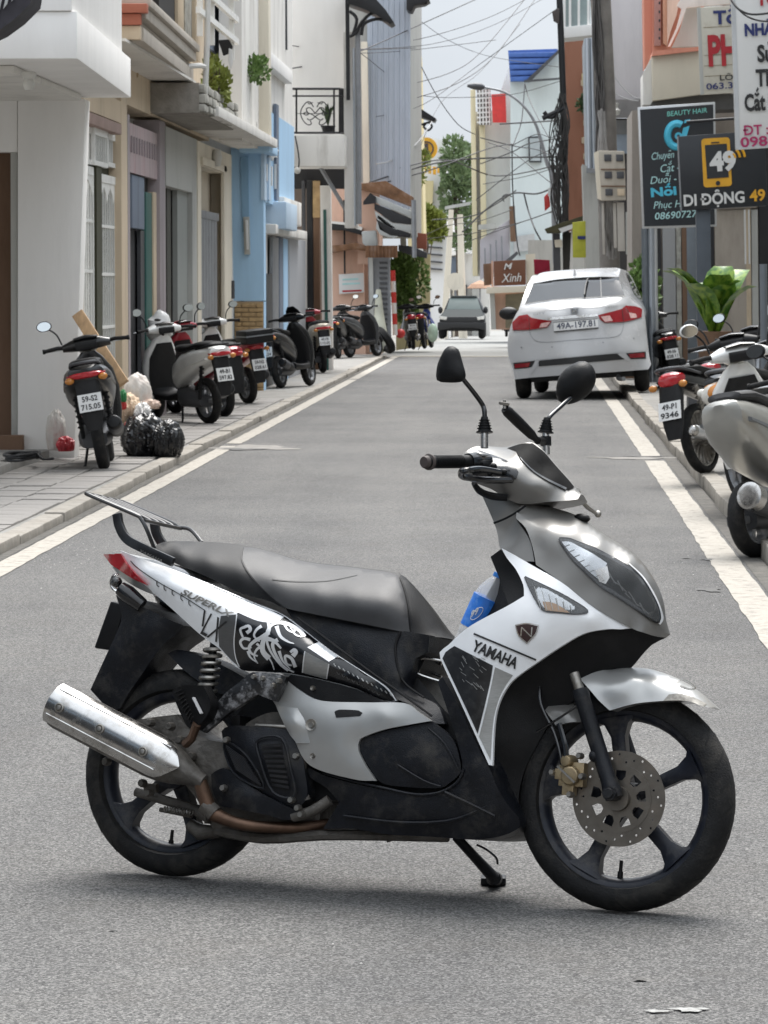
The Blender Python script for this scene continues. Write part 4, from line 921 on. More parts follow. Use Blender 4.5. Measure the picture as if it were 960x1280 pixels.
# ================================================================== ground
def asphalt():
    m = bpy.data.materials.new('asphalt'); m.use_nodes = True; n = m.node_tree.nodes; l = m.node_tree.links.new; b = n['Principled BSDF']
    t = n.new('ShaderNodeTexCoord')
    def noise(sc, det=4, ro=.6):
        z = n.new('ShaderNodeTexNoise'); z.inputs['Scale'].default_value = sc; z.inputs['Detail'].default_value = det; z.inputs['Roughness'].default_value = ro; l(t.outputs['Object'], z.inputs['Vector']); return z
    v = n.new('ShaderNodeTexVoronoi'); v.inputs['Scale'].default_value = 170; l(t.outputs['Object'], v.inputs['Vector'])
    g = noise(230, 3); big = noise(.55, 7, .62); mid = noise(3, 8, .75)
    r = n.new('ShaderNodeValToRGB'); e = r.color_ramp.elements
    e[0].position = .3; e[0].color = (.038, .038, .039, 1); e[1].position = .72; e[1].color = (.27, .266, .258, 1)
    k = r.color_ramp.elements.new(.5); k.color = (.110, .109, .107, 1)
    mx_ = n.new('ShaderNodeMixRGB'); mx_.inputs[0].default_value = .42; l(g.outputs['Fac'], mx_.inputs[1]); l(v.outputs['Color'], mx_.inputs[2])
    l(mx_.outputs[0], r.inputs[0])
    mpp = n.new('ShaderNodeMapping'); mpp.inputs['Scale'].default_value = (1.3, .10, 1); l(t.outputs['Object'], mpp.inputs[0]); trk = noise(1.0, 5, .6); l(mpp.outputs[0], trk.inputs['Vector']); av = n.new('ShaderNodeMixRGB'); av.inputs[0].default_value = .5; l(big.outputs['Fac'], av.inputs[1]); l(trk.outputs['Fac'], av.inputs[2])
    r2 = n.new('ShaderNodeValToRGB'); r2.color_ramp.elements[0].position = .36; r2.color_ramp.elements[0].color = (.72, .72, .735, 1); r2.color_ramp.elements[1].position = .62; r2.color_ramp.elements[1].color = (1.16, 1.15, 1.13, 1)
    l(av.outputs[0], r2.inputs[0])
    m1 = n.new('ShaderNodeMixRGB'); m1.blend_type = 'MULTIPLY'; m1.inputs[0].default_value = 1; l(r.outputs[0], m1.inputs[1]); l(r2.outputs[0], m1.inputs[2])
    r3 = n.new('ShaderNodeValToRGB'); r3.color_ramp.elements[0].position = .5; r3.color_ramp.elements[0].color = (0, 0, 0, 1); r3.color_ramp.elements[1].position = .8; r3.color_ramp.elements[1].color = (.4, .4, .4, 1)
    l(mid.outputs['Fac'], r3.inputs[0]); m2 = n.new('ShaderNodeMixRGB'); m2.inputs[2].default_value = (.12, .108, .095, 1); l(r3.outputs[0], m2.inputs[0]); l(m1.outputs[0], m2.inputs[1])
    l(m2.outputs[0], b.inputs['Base Color']); b.inputs['Roughness'].default_value = .82; b.inputs['Specular IOR Level'].default_value = .35
    bp = n.new('ShaderNodeBump'); bp.inputs['Strength'].default_value = 1; bp.inputs['Distance'].default_value = .009
    l(mx_.outputs[0], bp.inputs['Height']); l(bp.outputs[0], b.inputs['Normal']); return m
M_asph = asphalt()
M_paint = mat('worn_road_paint', (.33, .305, .265), .7, 0, .14, 30, bump=.4, bscale=150, dirt=.95, dcol=(.11, .106, .1), dscale=11)
M_kerb = mat('kerb_concrete', (.26, .24, .21), .85, 0, .2, 10, bump=.5, bscale=40, dirt=.6, dcol=(.16, .14, .11), dscale=4)
M_walk = mat('pavement_concrete', (.21, .203, .19), .85, 0, .18, 3, bump=.4, bscale=50, dirt=.5, dcol=(.15, .135, .115), dscale=1.6)
M_tile = mat('paving_tile', (.215, .203, .19), .8, 0, .15, 5, bump=.4, bscale=60, dirt=.5, dcol=(.16, .14, .12), dscale=2)
M_conc2 = mat('pale_concrete_road', (.22, .22, .21), .85, 0, .15, .8, bump=.3, bscale=20, dirt=.4, dcol=(.2, .19, .17), dscale=.5)
def zg(Y): return 0.0 if Y < 76 else -(Y - 76) * .0099
def strip(name, x0, x1, ys, dz, m, zf=zg, nx=1, **kw):
    mb = MB(); vs = []; fs = []
    for j, y in enumerate(ys):
        for i in range(nx + 1): vs.append((x0 + (x1 - x0) * i / nx, y, zf(y) + dz))
    for j in range(len(ys) - 1):
        for i in range(nx): q = j * (nx + 1) + i; fs.append((q, q + 1, q + nx + 2, q + nx + 1))
    mb.add(vs, fs); return mb.build(name, m, None, smooth=0, **kw)
YS = [-60, 0, 20, 40, 60, 70, 76, 90, 110, 140, 180, 240, 400, 900, 2500]
g = strip('ground', -1500, 1500, YS, -.06, mat('bare_ground', (.2, .19, .17), .9, 0, .2, .5)); tag(g, kind='structure')
road = strip('road', -3.03, 1.31, YS[:7], .0, M_asph); tag(road, kind='structure')
cross = strip('cross_street', -40, 40, [76.0, 80, 84], .004, M_conc2); tag(cross, kind='structure')
road2 = strip('far_road', -3.4, 2.2, [84, 90, 110, 140, 180, 240], .0, M_conc2); tag(road2, kind='structure')
# white edge lines in worn segments
def line(name, x0, x1, y0, y1):
    mb = MB(); n = int((y1 - y0) / .22) + 1; vs = []; fs = []; rnd = random.Random(int(y0 * 10 + x0))
    for j in range(n + 1):
        y = y0 + (y1 - y0) * j / n; q = rnd.uniform(-.006, .006); vs += [(x0 + q, y, .004), (x1 + rnd.uniform(-.006, .006), y, .004)]
    fs = [(2 * j, 2 * j + 1, 2 * j + 3, 2 * j + 2) for j in range(n)]
    o = mb.add(vs, fs).build(name, M_paint, None, smooth=0); return tag(o, kind='structure')
for (a, b) in ((5, 33.9), (34.4, 57.6), (58.0, 75.8)): line('edge_line', -2.95, -2.80, a, b)
for (a, b, dx) in ((5, 31.2, .0), (32.0, 75.8, .0)): line('edge_line', 1.01 + dx, 1.18 + dx, a, b)
tag(strip('stop_line', -2.95, 1.2, [76.1, 76.5], .008, mat('yellowed_paint', (.5, .45, .33), .8)), kind='structure')
# road patches
def blot(name, px, py, sx, sy, m, dz=.0045, seed=0, n=28):
    c = onZ(px, py); rnd = random.Random(seed); vs = [(c.x, c.y, dz)]
    ph = [rnd.uniform(0, 6.28) for _ in range(6)]
    for k in range(n):
        a = 2 * math.pi * k / n; q = 1 + .25 * math.sin(3 * a + ph[0]) + .18 * math.sin(5 * a + ph[1]) + .14 * math.sin(9 * a + ph[2])
        vs.append((c.x + sx * q * math.cos(a), c.y + sy * q * math.sin(a), dz))
    o = MB().add(vs, [(0, k + 1, (k + 1) % n + 1) for k in range(n)]).build(name, m, None, smooth=0); return tag(o, kind='structure')
M_wpatch = mat('white_paint_spill', (.29, .29, .28), .8, 0, .3, 60, dirt=1, dcol=(.11, .11, .105), dscale=40)
blot('paint_spot', 822, 1266, .026, .012, M_wpatch, seed=1); blot('paint_spot', 862, 1264, .034, .022, M_wpatch, seed=2)

M_stain = mat('damp_stain', (.055, .053, .05), .6, 0, .3, 12)
blot('road_stain', 888, 738, .05, .12, M_stain, seed=6); blot('road_stain', 800, 1226, .012, .018, M_stain, seed=9); blot('road_stain', 140, 1164, .006, .008, M_stain, seed=10)
blot('road_stain', 318, 560, .35, .5, mat('dust_patch', (.2, .19, .175), .85, 0, .3, 6), seed=12); blot('road_stain', 304, 562, .2, .16, M_stain, dz=.006, seed=14)
blot('road_stain', 885, 700, .03, .06, M_stain, seed=15); blot('road_stain', 857, 698, .02, .04, M_stain, seed=16)
mb = MB(); rnd = random.Random(5)
for k in range(150):                            # crumbs of grit and white specks on the asphalt
    if k < 70: px, py = rnd.gauss(75, 28), rnd.gauss(690, 9)
    elif k < 130: px, py = rnd.uniform(800, 960), rnd.uniform(690, 780)
    else: px, py = rnd.uniform(0, 960), rnd.uniform(640, 1275)
    c = onZ(px, py); s_ = rnd.uniform(.002, .005)
    if c.x > 1.0 or c.x < -2.8: continue
    mb.add([(c.x - s_, c.y - s_, .001), (c.x + s_, c.y - s_ * .6, .001), (c.x + s_ * .8, c.y + s_, .001), (c.x - s_ * .7, c.y + s_, .001), (c.x, c.y, .001 + s_ * .8)], [(0, 1, 4), (1, 2, 4), (2, 3, 4), (3, 0, 4)])
tag(mb.build('grit', mat('pale_grit', (.42, .41, .39), .9, 0, .4, 90), None), kind='stuff')
# pavements: base sheet, kerb stones and tiles
lp_ = strip('pavement', -9, -3.16, [0, 20, 40, 60, 76], .052, M_walk); tag(lp_, kind='structure')
rp2 = strip('pavement', 1.44, 9, [0, 20, 40, 60, 76], .085, M_walk); tag(rp2, kind='structure')
def kerb_run(parent, x0, x1, h, y0, y1, L_):
    proto = None; y = y0; rnd = random.Random(3)
    while y < y1:
        if proto is None:
            mb = MB(); mb.box((0, 0, -.05), (x1 - x0, L_ - .012, h)); proto = mb.build('kerb_stone', M_kerb, parent, bevel=.018); o = proto
        else: o = clone(proto, parent)
        o.location = (x0 + rnd.uniform(-.012, .012), y, rnd.uniform(-.008, .006)); o.rotation_euler = (0, rnd.uniform(-.02, .02), rnd.uniform(-.006, .006)); y += L_
kerb_run(lp_, -3.17, -3.03, .065, 16, 75, 1.0); kerb_run(rp2, 1.31, 1.45, .10, 16, 75, 1.0)
proto = None; rnd = random.Random(9); TL = .31
for j in range(96):
    y = 17.0 + j * (TL + .012)
    for i in range(3):
        if y > 46: continue
        x = -3.19 - (i + 1) * (TL + .012)
        if proto is None:
            mb = MB(); mb.box((0, 0, -.02), (TL, TL, .012)); proto = mb.build('paving_tile', M_tile, lp_, bevel=.006); o = proto
        else: o = clone(proto, lp_)
        o.location = (x, y, .054 + rnd.uniform(-.004, .004)); o.rotation_euler = (rnd.uniform(-.008, .008), rnd.uniform(-.008, .008), 0)
blot('road_stain', 795, 573, .34, .22, mat('dust_patch', (.2, .19, .175), .85, 0, .3, 6), seed=31); blot('road_crack', 800, 571, .30, .05, M_stain, dz=.006, seed=33)
M_gut = mat('gutter_grime', (.085, .08, .072), .9, 0, .4, 9, bump=.6, bscale=40, dirt=.6, dcol=(.2, .185, .16), dscale=6)
for a, b in ((-3.03, -2.965), (1.20, 1.31)): tag(strip('gutter', a, b, [5, 30, 60, 75], .003, M_gut), kind='structure')
# raised thresholds along the house fronts
mb = MB(); mb.box((-6, 22, .03), (-4.12, 34.5, .135)); tag(mb.build('house_step', M_walk, None, bevel=.02), kind='structure')
# the street goes on behind the camera: plain house fronts that only show in reflections
rnd = random.Random(12)
for sx_, xw in ((-1, -4.7), (1, 4.1)):
    y = 19.5
    while y > -45:
        w_ = rnd.uniform(4, 6.5); h_ = rnd.uniform(3.6, 5.6); d_ = rnd.uniform(-.25, .25); c_ = rnd.choice([(.5, .47, .42), (.35, .34, .33), (.45, .36, .26), (.55, .54, .52), (.28, .36, .45)])
        mb = MB(); x0, x1 = sorted((xw + d_, xw + sx_ * 6)); mb.box((x0, y - w_ + .05, 0), (x1, y, h_)); tag(mb.build('house_row', mat('house_row_wall', c_, .85, 0, .15, 1), None), kind='structure')
        xf = xw + d_ - sx_ * .02; x0, x1 = sorted((xf, xf + sx_ * .1)); mb = MB(); mb.box((x0, y - w_ * .75, 0), (x1, y - w_ * .2, 2.6)); mb.box((x0, y - w_ * .8, 3.4), (x1, y - w_ * .2, 4.0)); tag(mb.build('house_row_opening', mat('house_row_dark', (.03, .03, .032), .6), None), kind='structure')
        y -= w_
# ================================================================== building helpers
def PXs(pts, X): return [onX(a, b, X) for a, b in pts]
def PYs(pts, Y): return [onY(a, b, Y) for a, b in pts]
def fx(name, pts, X, d, m, parent, bevel=0.0): return MB().prism(PXs(pts, X), (-d if X < 0 else d, 0, 0)).build(name, m, parent, True, bevel=bevel)
def fy(name, pts, Y, d, m, parent, bevel=0.0): return MB().prism(PYs(pts, Y), (0, d, 0)).build(name, m, parent, True, bevel=bevel)
def ex_(xa, xb, yt, yb, X):
    Ya, Yb = onX(xa, 355, X).y, onX(xb, 355, X).y; zt = onX(xa, yt, X).z; zb = .03 if yb is None else onX(xa, yb, X).z
    return Ya, Yb, zb, zt
def rx(name, xa, xb, yt, yb, X, d, m, parent, bevel=0.0):
    Ya, Yb, zb, zt = ex_(xa, xb, yt, yb, X); x0, x1 = (X - d, X) if X < 0 else (X, X + d)
    return MB().box((x0, min(Ya, Yb), zb), (x1, max(Ya, Yb), zt)).build(name, m, parent, True, bevel=bevel)
def ry(name, xa, xb, yt, yb, Y, d, m, parent, bevel=0.0):
    ym = (yt + (yb if yb is not None else yt)) / 2; a, b = onY(xa, ym, Y), onY(xb, ym, Y); zt = onY(xa, yt, Y).z; zb = (zg(Y) + .03) if yb is None else onY(xa, yb, Y).z
    return MB().box((a.x, Y, zb), (b.x, Y + d, zt)).build(name, m, parent, True, bevel=bevel)
def bx(name, lo, hi, m, parent, bevel=0.0): return MB().box(lo, hi).build(name, m, parent, True, bevel=bevel)
def pipe(name, pts, r, m, parent, smooth=4, n=8): return MB().tube(pts, r, n, smooth).build(name, m, parent, True)
def wallm(name, c, **k):
    a = dict(rough=.85, var=.07, vscale=1.5, bump=.25, bscale=25, dirt=.7, dcol=tuple(x * .5 for x in c), stretch=(1, 1, .2), dscale=2.0); a.update(k); return mat(name, c, **a)
W_white = wallm('white_wall_paint', (.80, .785, .76), dirt=.12); W_beige = wallm('beige_wall_paint', (.56, .455, .33)); W_cream = wallm('cream_wall_paint', (.68, .62, .51))
W_grey = wallm('grey_wall_paint', (.42, .42, .395)); W_mauve = wallm('mauve_soffit', (.33, .29, .30)); W_blue = wallm('sky_blue_wall_paint', (.38, .58, .78), dirt=.2); W_lblue = wallm('pale_blue_paint', (.48, .60, .72), dirt=.25)
W_slate = wallm('slate_blue_paint', (.15, .18, .23)); W_dirty = wallm('stained_white_paint', (.72, .70, .66), dirt=.75, dcol=(.22, .19, .16)); W_pink = wallm('salmon_pink_paint', (.64, .42, .32)); W_terra = wallm('terracotta_paint', (.36, .12, .075))
W_brown = wallm('brown_paint', (.16, .095, .06)); W_soff = wallm('soffit_paint', (.66, .64, .60)); W_yel = wallm('pale_yellow_paint', (.66, .56, .32)); W_orange = wallm('orange_wall_paint', (.33, .15, .095), dirt=.7); W_salmon = wallm('coral_wall_paint', (.62, .25, .17))
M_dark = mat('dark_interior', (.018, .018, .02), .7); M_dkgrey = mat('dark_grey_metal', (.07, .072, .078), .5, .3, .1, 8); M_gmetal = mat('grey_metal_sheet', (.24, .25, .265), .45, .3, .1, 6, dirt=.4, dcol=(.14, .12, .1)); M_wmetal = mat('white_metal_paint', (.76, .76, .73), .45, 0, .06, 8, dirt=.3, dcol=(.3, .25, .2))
M_green = mat('green_door_paint', (.022, .10, .085), .5, 0, .1, 6); M_iron = mat('black_iron', (.012, .012, .014), .5, .2); M_olive = mat('olive_gap', (.05, .05, .028), .8); M_pvc = mat('white_pipe', (.60, .59, .56), .4, 0, .05, 6, dirt=.4, dcol=(.3, .27, .22))
M_cable = mat('black_cable', (.014, .014, .016), .6); M_stone = mat('rough_stone', (.33, .32, .285), .9, 0, .4, 7, bump=.8, bscale=20, dirt=.6, dcol=(.16, .15, .12), dscale=4); M_brick = mat('tan_split_brick', (.42, .29, .15), .85, 0, .3, 9, bump=.6, bscale=30, dirt=.4, dcol=(.27, .18, .1), dscale=6)
M_wood = mat('raw_timber', (.52, .34, .19), .7, 0, .2, 5, stretch=(6, 6, .6), bump=.2, bscale=60); M_rust = mat('rusty_sheet', (.20, .10, .05), .8, .2, .4, 5, dirt=.7, dcol=(.3, .27, .25), dscale=5); M_tarp = mat('grey_tarpaulin', (.38, .39, .38), .6, 0, .2, 4, bump=.5, bscale=12, dirt=.5, dcol=(.16, .15, .14), dscale=4)
M_corr = mat('galvanised_sheet', (.42, .46, .52), .5, .35, .08, 1.2, dirt=.35, dcol=(.24, .25, .27), stretch=(1, 1, .2)); M_leaf = mat('leaf_green', (.105, .175, .045), .5, 0, .5, 4, spec=.4); M_leafd = mat('dark_leaf_green', (.05, .09, .03), .55, 0, .5, 3); M_leafy = mat('yellow_green_leaf', (.19, .22, .04), .5, 0, .45, 5); M_bark = mat('bark', (.10, .075, .055), .9, 0, .3, 8)
M_lamp = mat('lamp_glass', (.55, .54, .50), .3); M_bluetile = mat('blue_roof_sheet', (.06, .14, .42), .5, 0, .15, 3); M_red = mat('red_paint', (.50, .035, .03), .5); M_crim = mat('crimson_fabric', (.32, .012, .04), .8, 0, .2, 5); M_sblack = mat('sign_black', (.010, .013, .018), .35, 0, .1, 5, coat=.2); M_swhite = mat('sign_white', (.66, .66, .65), .4, 0, .04, 5, dirt=.3, dcol=(.45, .43, .4))
M_sbeige = mat('weathered_sign_white', (.55, .52, .44), .6, 0, .08, 5, dirt=.7, dcol=(.28, .24, .18), dscale=5); M_tblue = mat('navy_lettering', (.015, .025, .13), .5); M_tred = mat('red_lettering', (.38, .012, .02), .5); M_tcyan = mat('cyan_lettering', (.07, .45, .62), .45); M_tmint = mat('pale_cyan_lettering', (.42, .66, .66), .45); M_tgold = mat('gold_lettering', (.70, .36, .02), .45); M_tmag = mat('magenta_lettering', (.36, .015, .10), .5)
M_tblack = mat('black_lettering', (.015, .015, .016), .5); M_alu = mat('aluminium', (.55, .56, .57), .35, .8, .05, 5); M_steelp = mat('steel_post', (.16, .18, .20), .45, .5, .1, 5); M_silverp = mat('silver_drainpipe', (.45, .49, .54), .3, .8, .06, 4)

# ------------------------------------------------------------------ white corner house with overhanging floor
h1 = thing('white_house', 'white plastered house with a blank overhanging upper floor beside the rubbish bags', 'house', (-5, 30, 0))
A, B = onY(96.5, 74, 25.3), onY(163.5, 121.5, 30.6); zb = (A.z + B.z) / 2
fy('wall', [(22, 112), (107, 124), (93, 574), (22, 574)], 30.3, .3, W_white, h1, .01)
fy('wall', [(-140, 108), (21.5, 112), (21.5, 190), (-140, 190)], 30.32, .3, W_white, h1)
bx('wall', (-9, 30.7, 0), (-4.35, 33.2, 3.08), W_white, h1)
dr = fy('door', [(-60, 190), (13, 190), (14, 548), (-60, 548)], 30.55, .05, W_brown, h1)
fy('door_frame', [(13, 190), (21.5, 190), (22, 552), (14, 552)], 30.36, .2, W_grey, h1, .008)
fy('plinth', [(-140, 546), (28, 544), (29, 577), (-140, 580)], 30.2, .12, W_brown, h1, .01)
mb = MB(); zt = zb + .335
mb.add([(A.x, A.y, zb), (B.x, B.y, zb), (-9, B.y, zb), (-9, A.y, zb), (A.x, A.y, zt), (B.x, B.y, zt), (-9, B.y, zt), (-9, A.y, zt)], [(0, 3, 2, 1), (4, 5, 6, 7), (0, 1, 5, 4), (1, 2, 6, 5), (2, 3, 7, 6), (3, 0, 4, 7)]); mb.build('overhang', W_white, h1, True, bevel=.008)
mb = MB(); q = .035; z2 = 7.5
mb.add([(A.x - q, A.y - .02, zt + .002), (B.x - q, B.y - .35, zt + .002), (-9, B.y - .35, zt + .002), (-9, A.y - .02, zt + .002), (A.x - q, A.y - .02, z2), (B.x - q, B.y - .35, z2), (-9, B.y - .35, z2), (-9, A.y - .02, z2)], [(0, 3, 2, 1), (4, 5, 6, 7), (0, 1, 5, 4), (1, 2, 6, 5), (2, 3, 7, 6), (3, 0, 4, 7)]); mb.build('upper_wall', W_white, h1, True, bevel=.008)
mb = MB(); mb.box((-9, 26.0, zb - .06), (A.x - .55, 29.9, zb - .002)); mb.build('soffit_panel', W_soff, h1, True, bevel=.02)
p = onZ(36, 90, zb - .06); mb = MB(); mb.lathe([(0, 0), (.05, 0), (.055, -.02), (.035, -.05), (.045, -.09), (.03, -.13), (0, -.14)], p, (0, 0, 1), 14); mb.build('soffit_lamp', M_lamp, h1, True)
a1 = thing('awning', 'dark folded fabric awning under the overhang of the white corner house', 'awning', (-3.9, 24, 3.4))
fy('canopy', [(-30, -30), (44, -30), (38, 4), (18, 24), (-4, 40), (-30, 52)], 24.3, .5, mat('dark_awning_fabric', (.03, .028, .035), .8, 0, .3, 12), a1)
for k in range(4):
    fy('awning_stripe', [(-6 + k * 10, 20 - k * 9), (-1 + k * 10, 14 - k * 9), (8 + k * 8, -26), (4 + k * 8, -26)], 24.28, .015, M_tarp, a1)
# ------------------------------------------------------------------ beige house with white grille gate and balcony
h2 = thing('beige_house', 'beige townhouse with white metal grille gate and terracotta trimmed balcony', 'house', (-5, 35, 0)); XF = -4.15
rx('wall', 92, 104.5, 60, None, XF, .3, W_beige, h2); rx('wall', 152.5, 160, 96, None, XF, .3, W_beige, h2, .008); rx('wall', 105, 152, 106, 136, XF + .004, .3, W_beige, h2); rx('lintel', 104, 153, 136.5, 151, XF + .03, .3, mat('brown_lintel', (.30, .21, .18), .8, 0, .15, 4), h2, .008)
rx('wall', 86, 262, -220, 98, XF - .05, .3, W_beige, h2)
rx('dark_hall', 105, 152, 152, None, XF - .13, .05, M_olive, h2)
def grille(parent, name, xa, xb, yt, yb, X, nb, rails=(), arch=False, r=.011):
    Ya, Yb, zb_, zt_ = ex_(xa, xb, yt, yb, X); t = .045
    mb = MB(); mb.box((X - .04, Ya, zb_), (X, Ya + t, zt_)); mb.box((X - .04, Yb - t, zb_), (X, Yb, zt_)); mb.box((X - .039, Ya + t, zb_), (X - .001, Yb - t, zb_ + t)); mb.box((X - .039, Ya + t, zt_ - t * 1.8), (X - .001, Yb - t, zt_))
    for zr in rails: mb.box((X - .03, Ya + t, zb_ + (zt_ - zb_) * zr), (X - .01, Yb - t, zb_ + (zt_ - zb_) * zr + .03))
    fr = mb.build(name, M_wmetal, parent, True)
    for k in range(nb):
        y = Ya + t + (Yb - Ya - 2 * t) * (k + .5) / nb; mb = MB(); mb.bar((X - .02, y, zb_ + .02), (X - .02, y, zt_ - (.05 if arch else .03)), r * 2, r * 1.4); mb.build('grille_bar', M_wmetal, fr, True)
    if arch:
        hf = (Yb - Ya - 2 * t) / max(1, nb // 3)
        for k in range(max(1, nb // 3)):
            y0 = Ya + t + hf * k; mb = MB(); mb.prism([(X - .03, y0, zt_ - .06), (X - .03, y0 + hf, zt_ - .06), (X - .03, y0 + hf, zt_ - .28), (X - .03, y0 + hf * .85, zt_ - .2), (X - .03, y0 + hf * .5, zt_ - .12), (X - .03, y0 + hf * .15, zt_ - .2), (X - .03, y0, zt_ - .28)], (.02, 0, 0)); mb.build('gate_arch', M_wmetal, fr, True)
    return fr
XG = XF - .06
grille(h2, 'transom_grille', 105, 118.5, 153, 203, XG, 5); grille(h2, 'transom_grille', 119.5, 136, 157.5, 206, XG + .03, 6); grille(h2, 'transom_grille', 136.5, 152, 164, 208, XG, 6)
grille(h2, 'gate_leaf', 105.5, 118, 206, 560, XG, 4, (.2, .42, .62, .8), True); grille(h2, 'gate_leaf', 127, 152, 217, 552, XG, 9, (.2, .42, .62, .8), True)
bx('gate_gap', (XG - .02, onX(120, 355, XG).y, .05), (XG + .01, onX(126.5, 355, XG).y, 2.75), M_olive, h2)  # dark strip between the gate leaves; its colour paints the unlit gap
# balcony
N_, F_ = onY(180, 52, 33.5), onY(242, 102, 40.0); zb2 = 3.83
def slab(name, n_, f_, z0, z1, ox, m, oy=0.0, xi=-4.2): 
    mb = MB(); mb.add([(n_.x + ox, n_.y - oy, z0), (f_.x + ox, f_.y + oy * .3, z0), (xi, f_.y + oy * .3, z0), (xi, n_.y - oy, z0), (n_.x + ox, n_.y - oy, z1), (f_.x + ox, f_.y + oy * .3, z1), (xi, f_.y + oy * .3, z1), (xi, n_.y - oy, z1)], [(0, 3, 2, 1), (4, 5, 6, 7), (0, 1, 5, 4), (1, 2, 6, 5), (2, 3, 7, 6), (3, 0, 4, 7)]); return mb.build(name, m, h2, True, bevel=.012)
W_weath = wallm('weathered_grey_render', (.42, .38, .33), dirt=.8, dcol=(.2, .17, .14))
slab('balcony_slab', N_, F_, zb2, zb2 + .13, 0, W_weath); slab('balcony_cornice', N_, F_, zb2 + .132, zb2 + .21, -.05, W_weath); slab('balcony_cornice', N_, F_, zb2 + .212, zb2 + .32, .03, W_weath, .03); slab('balcony_cornice', N_, F_, zb2 + .322, zb2 + .40, .07, W_weath, .05)
bx('balcony_end', (N_.x - .62, N_.y - .12, zb2 + .01), (N_.x - .02, N_.y - .004, zb2 + .14), W_beige, h2, .01); bx('terracotta_trim', (N_.x - .62, N_.y - .16, zb2 + .143), (N_.x - .01, N_.y - .06, zb2 + .25), W_terra, h2, .015); bx('terracotta_trim', (N_.x - .62, N_.y - .2, zb2 + .253), (N_.x + .05, N_.y - .055, zb2 + .34), W_terra, h2, .01)
bx('soffit', (-4.2, 33.0, zb2 - .03), (N_.x - .12, 40, zb2 - .003), W_soff, h2)
rx('balcony_window', 200, 223, -60, 32, XF + .02, .1, M_dark, h2); rx('pilaster', 224, 231, -90, 60, XF + .06, .1, W_beige, h2, .01); rx('pilaster', 246, 252, -90, 75, XF + .08, .1, W_beige, h2, .01)
Yp0 = onX(232, 355, XF + .03).y; Yp1 = onX(245, 355, XF + .03).y
rx('stone_panel', 232.5, 245, -90, 62, XF + .03, .06, M_stone, h2)
fy('end_beam', [(150, 118), (165, 113), (252, 104), (254, 120), (240, 143.5), (150, 147)], 40.2, .3, W_beige, h2, .01)
pipe('drainpipe', [onY(260, -40, 39.7), onY(259, 40, 39.7), onY(257, 100, 39.7), onY(255, 128, 39.7)], .033, M_pvc, h2, 4, 12)
pipe('drainpipe', [onY(235, 83, 39.4), onY(250, 82, 39.5), onY(256, 84, 39.7)], .03, M_pvc, h2); pipe('conduit', [onY(257, 92, 39.9), onY(259, 115, 39.9), onY(254, 133, 39.9), onY(245, 142, 40.1)], .018, M_pvc, h2)
pipe('conduit', [onY(163, 105, 40.1), onY(196, 114, 40.1), onY(240, 125, 40.1), onY(252, 127, 40.1)], .014, M_soff if False else W_brown, h2)
p = onY(166, 84, 38); mb = MB(); mb.lathe([(0, .02), (.1, .02), (.1, 0), (.07, -.01), (.06, -.1), (.03, -.13), (0, -.13)], p, (0, 0, 1), 14); mb.build('balcony_lamp', mat('amber_lamp_shade', (.33, .22, .1), .4), h2, True)
# ------------------------------------------------------------------ grey house with green door
h3 = thing('grey_house', 'narrow grey house with half open green door and stone clad planter balcony', 'house', (-5, 40, 0))
rx('wall', 160.5, 163, 143, None, XF, .3, W_mauve, h3); rx('wall', 200.5, 207.5, 150, None, XF, .3, W_mauve, h3, .01); rx('wall', 208, 247, 158, 232, XF + .01, .3, W_grey, h3); rx('wall', 241, 247, 232.5, None, XF + .012, .3, W_grey, h3, .01)
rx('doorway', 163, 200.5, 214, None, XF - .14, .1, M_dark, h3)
rx('shutter_box', 166, 181, 218, 285, XF - .05, .06, W_slate, h3, .01); rx('door', 183, 192, 240, None, XF - .06, .05, M_green, h3, .006); rx('door', 176, 182, 288, None, XF - .08, .04, M_dkgrey, h3); rx('door_jamb', 192.5, 197, 240, None, XF - .04, .06, W_beige, h3, .006)
pn = rx('transom_panel', 159, 201, 152, 214, XF - .03, .05, mat('faded_pink_glass', (.40, .31, .32), .4, 0, .25, 7, dirt=.8, dcol=(.45, .16, .17), dscale=3, stretch=(1, 1, .2)), h3)
Ya, Yb, z0_, z1_ = ex_(159, 201, 152, 200, XF)
for k in range(13):
    y = Ya + (Yb - Ya) * (k + .5) / 13; bx('transom_bar', (XF - .03, y - .016, z0_ + .1), (XF - .012, y + .016, z1_ - .12), W_mauve, pn)
rx('opening_panel', 209, 214, 233, None, XF - .1, .05, mat('opening_dark', (.05, .05, .04), .6), h3); rx('opening_panel', 215, 221, 235, None, XF - .14, .05, M_dark, h3); rx('grey_panel', 222, 241, 235, None, XF - .05, .06, mat('grey_panel_paint', (.27, .285, .27), .7, 0, .05, 2), h3)  # dark sheets at the opening: its unlit inside is painted as their colour
bx('floor_slab', (-4.2, 40.6, 3.46), (-3.55, 50, 3.58), W_soff, h3, .01); bx('wall', (-9, 36.4, 0), (-4.9, 50, 9), W_grey, h3)
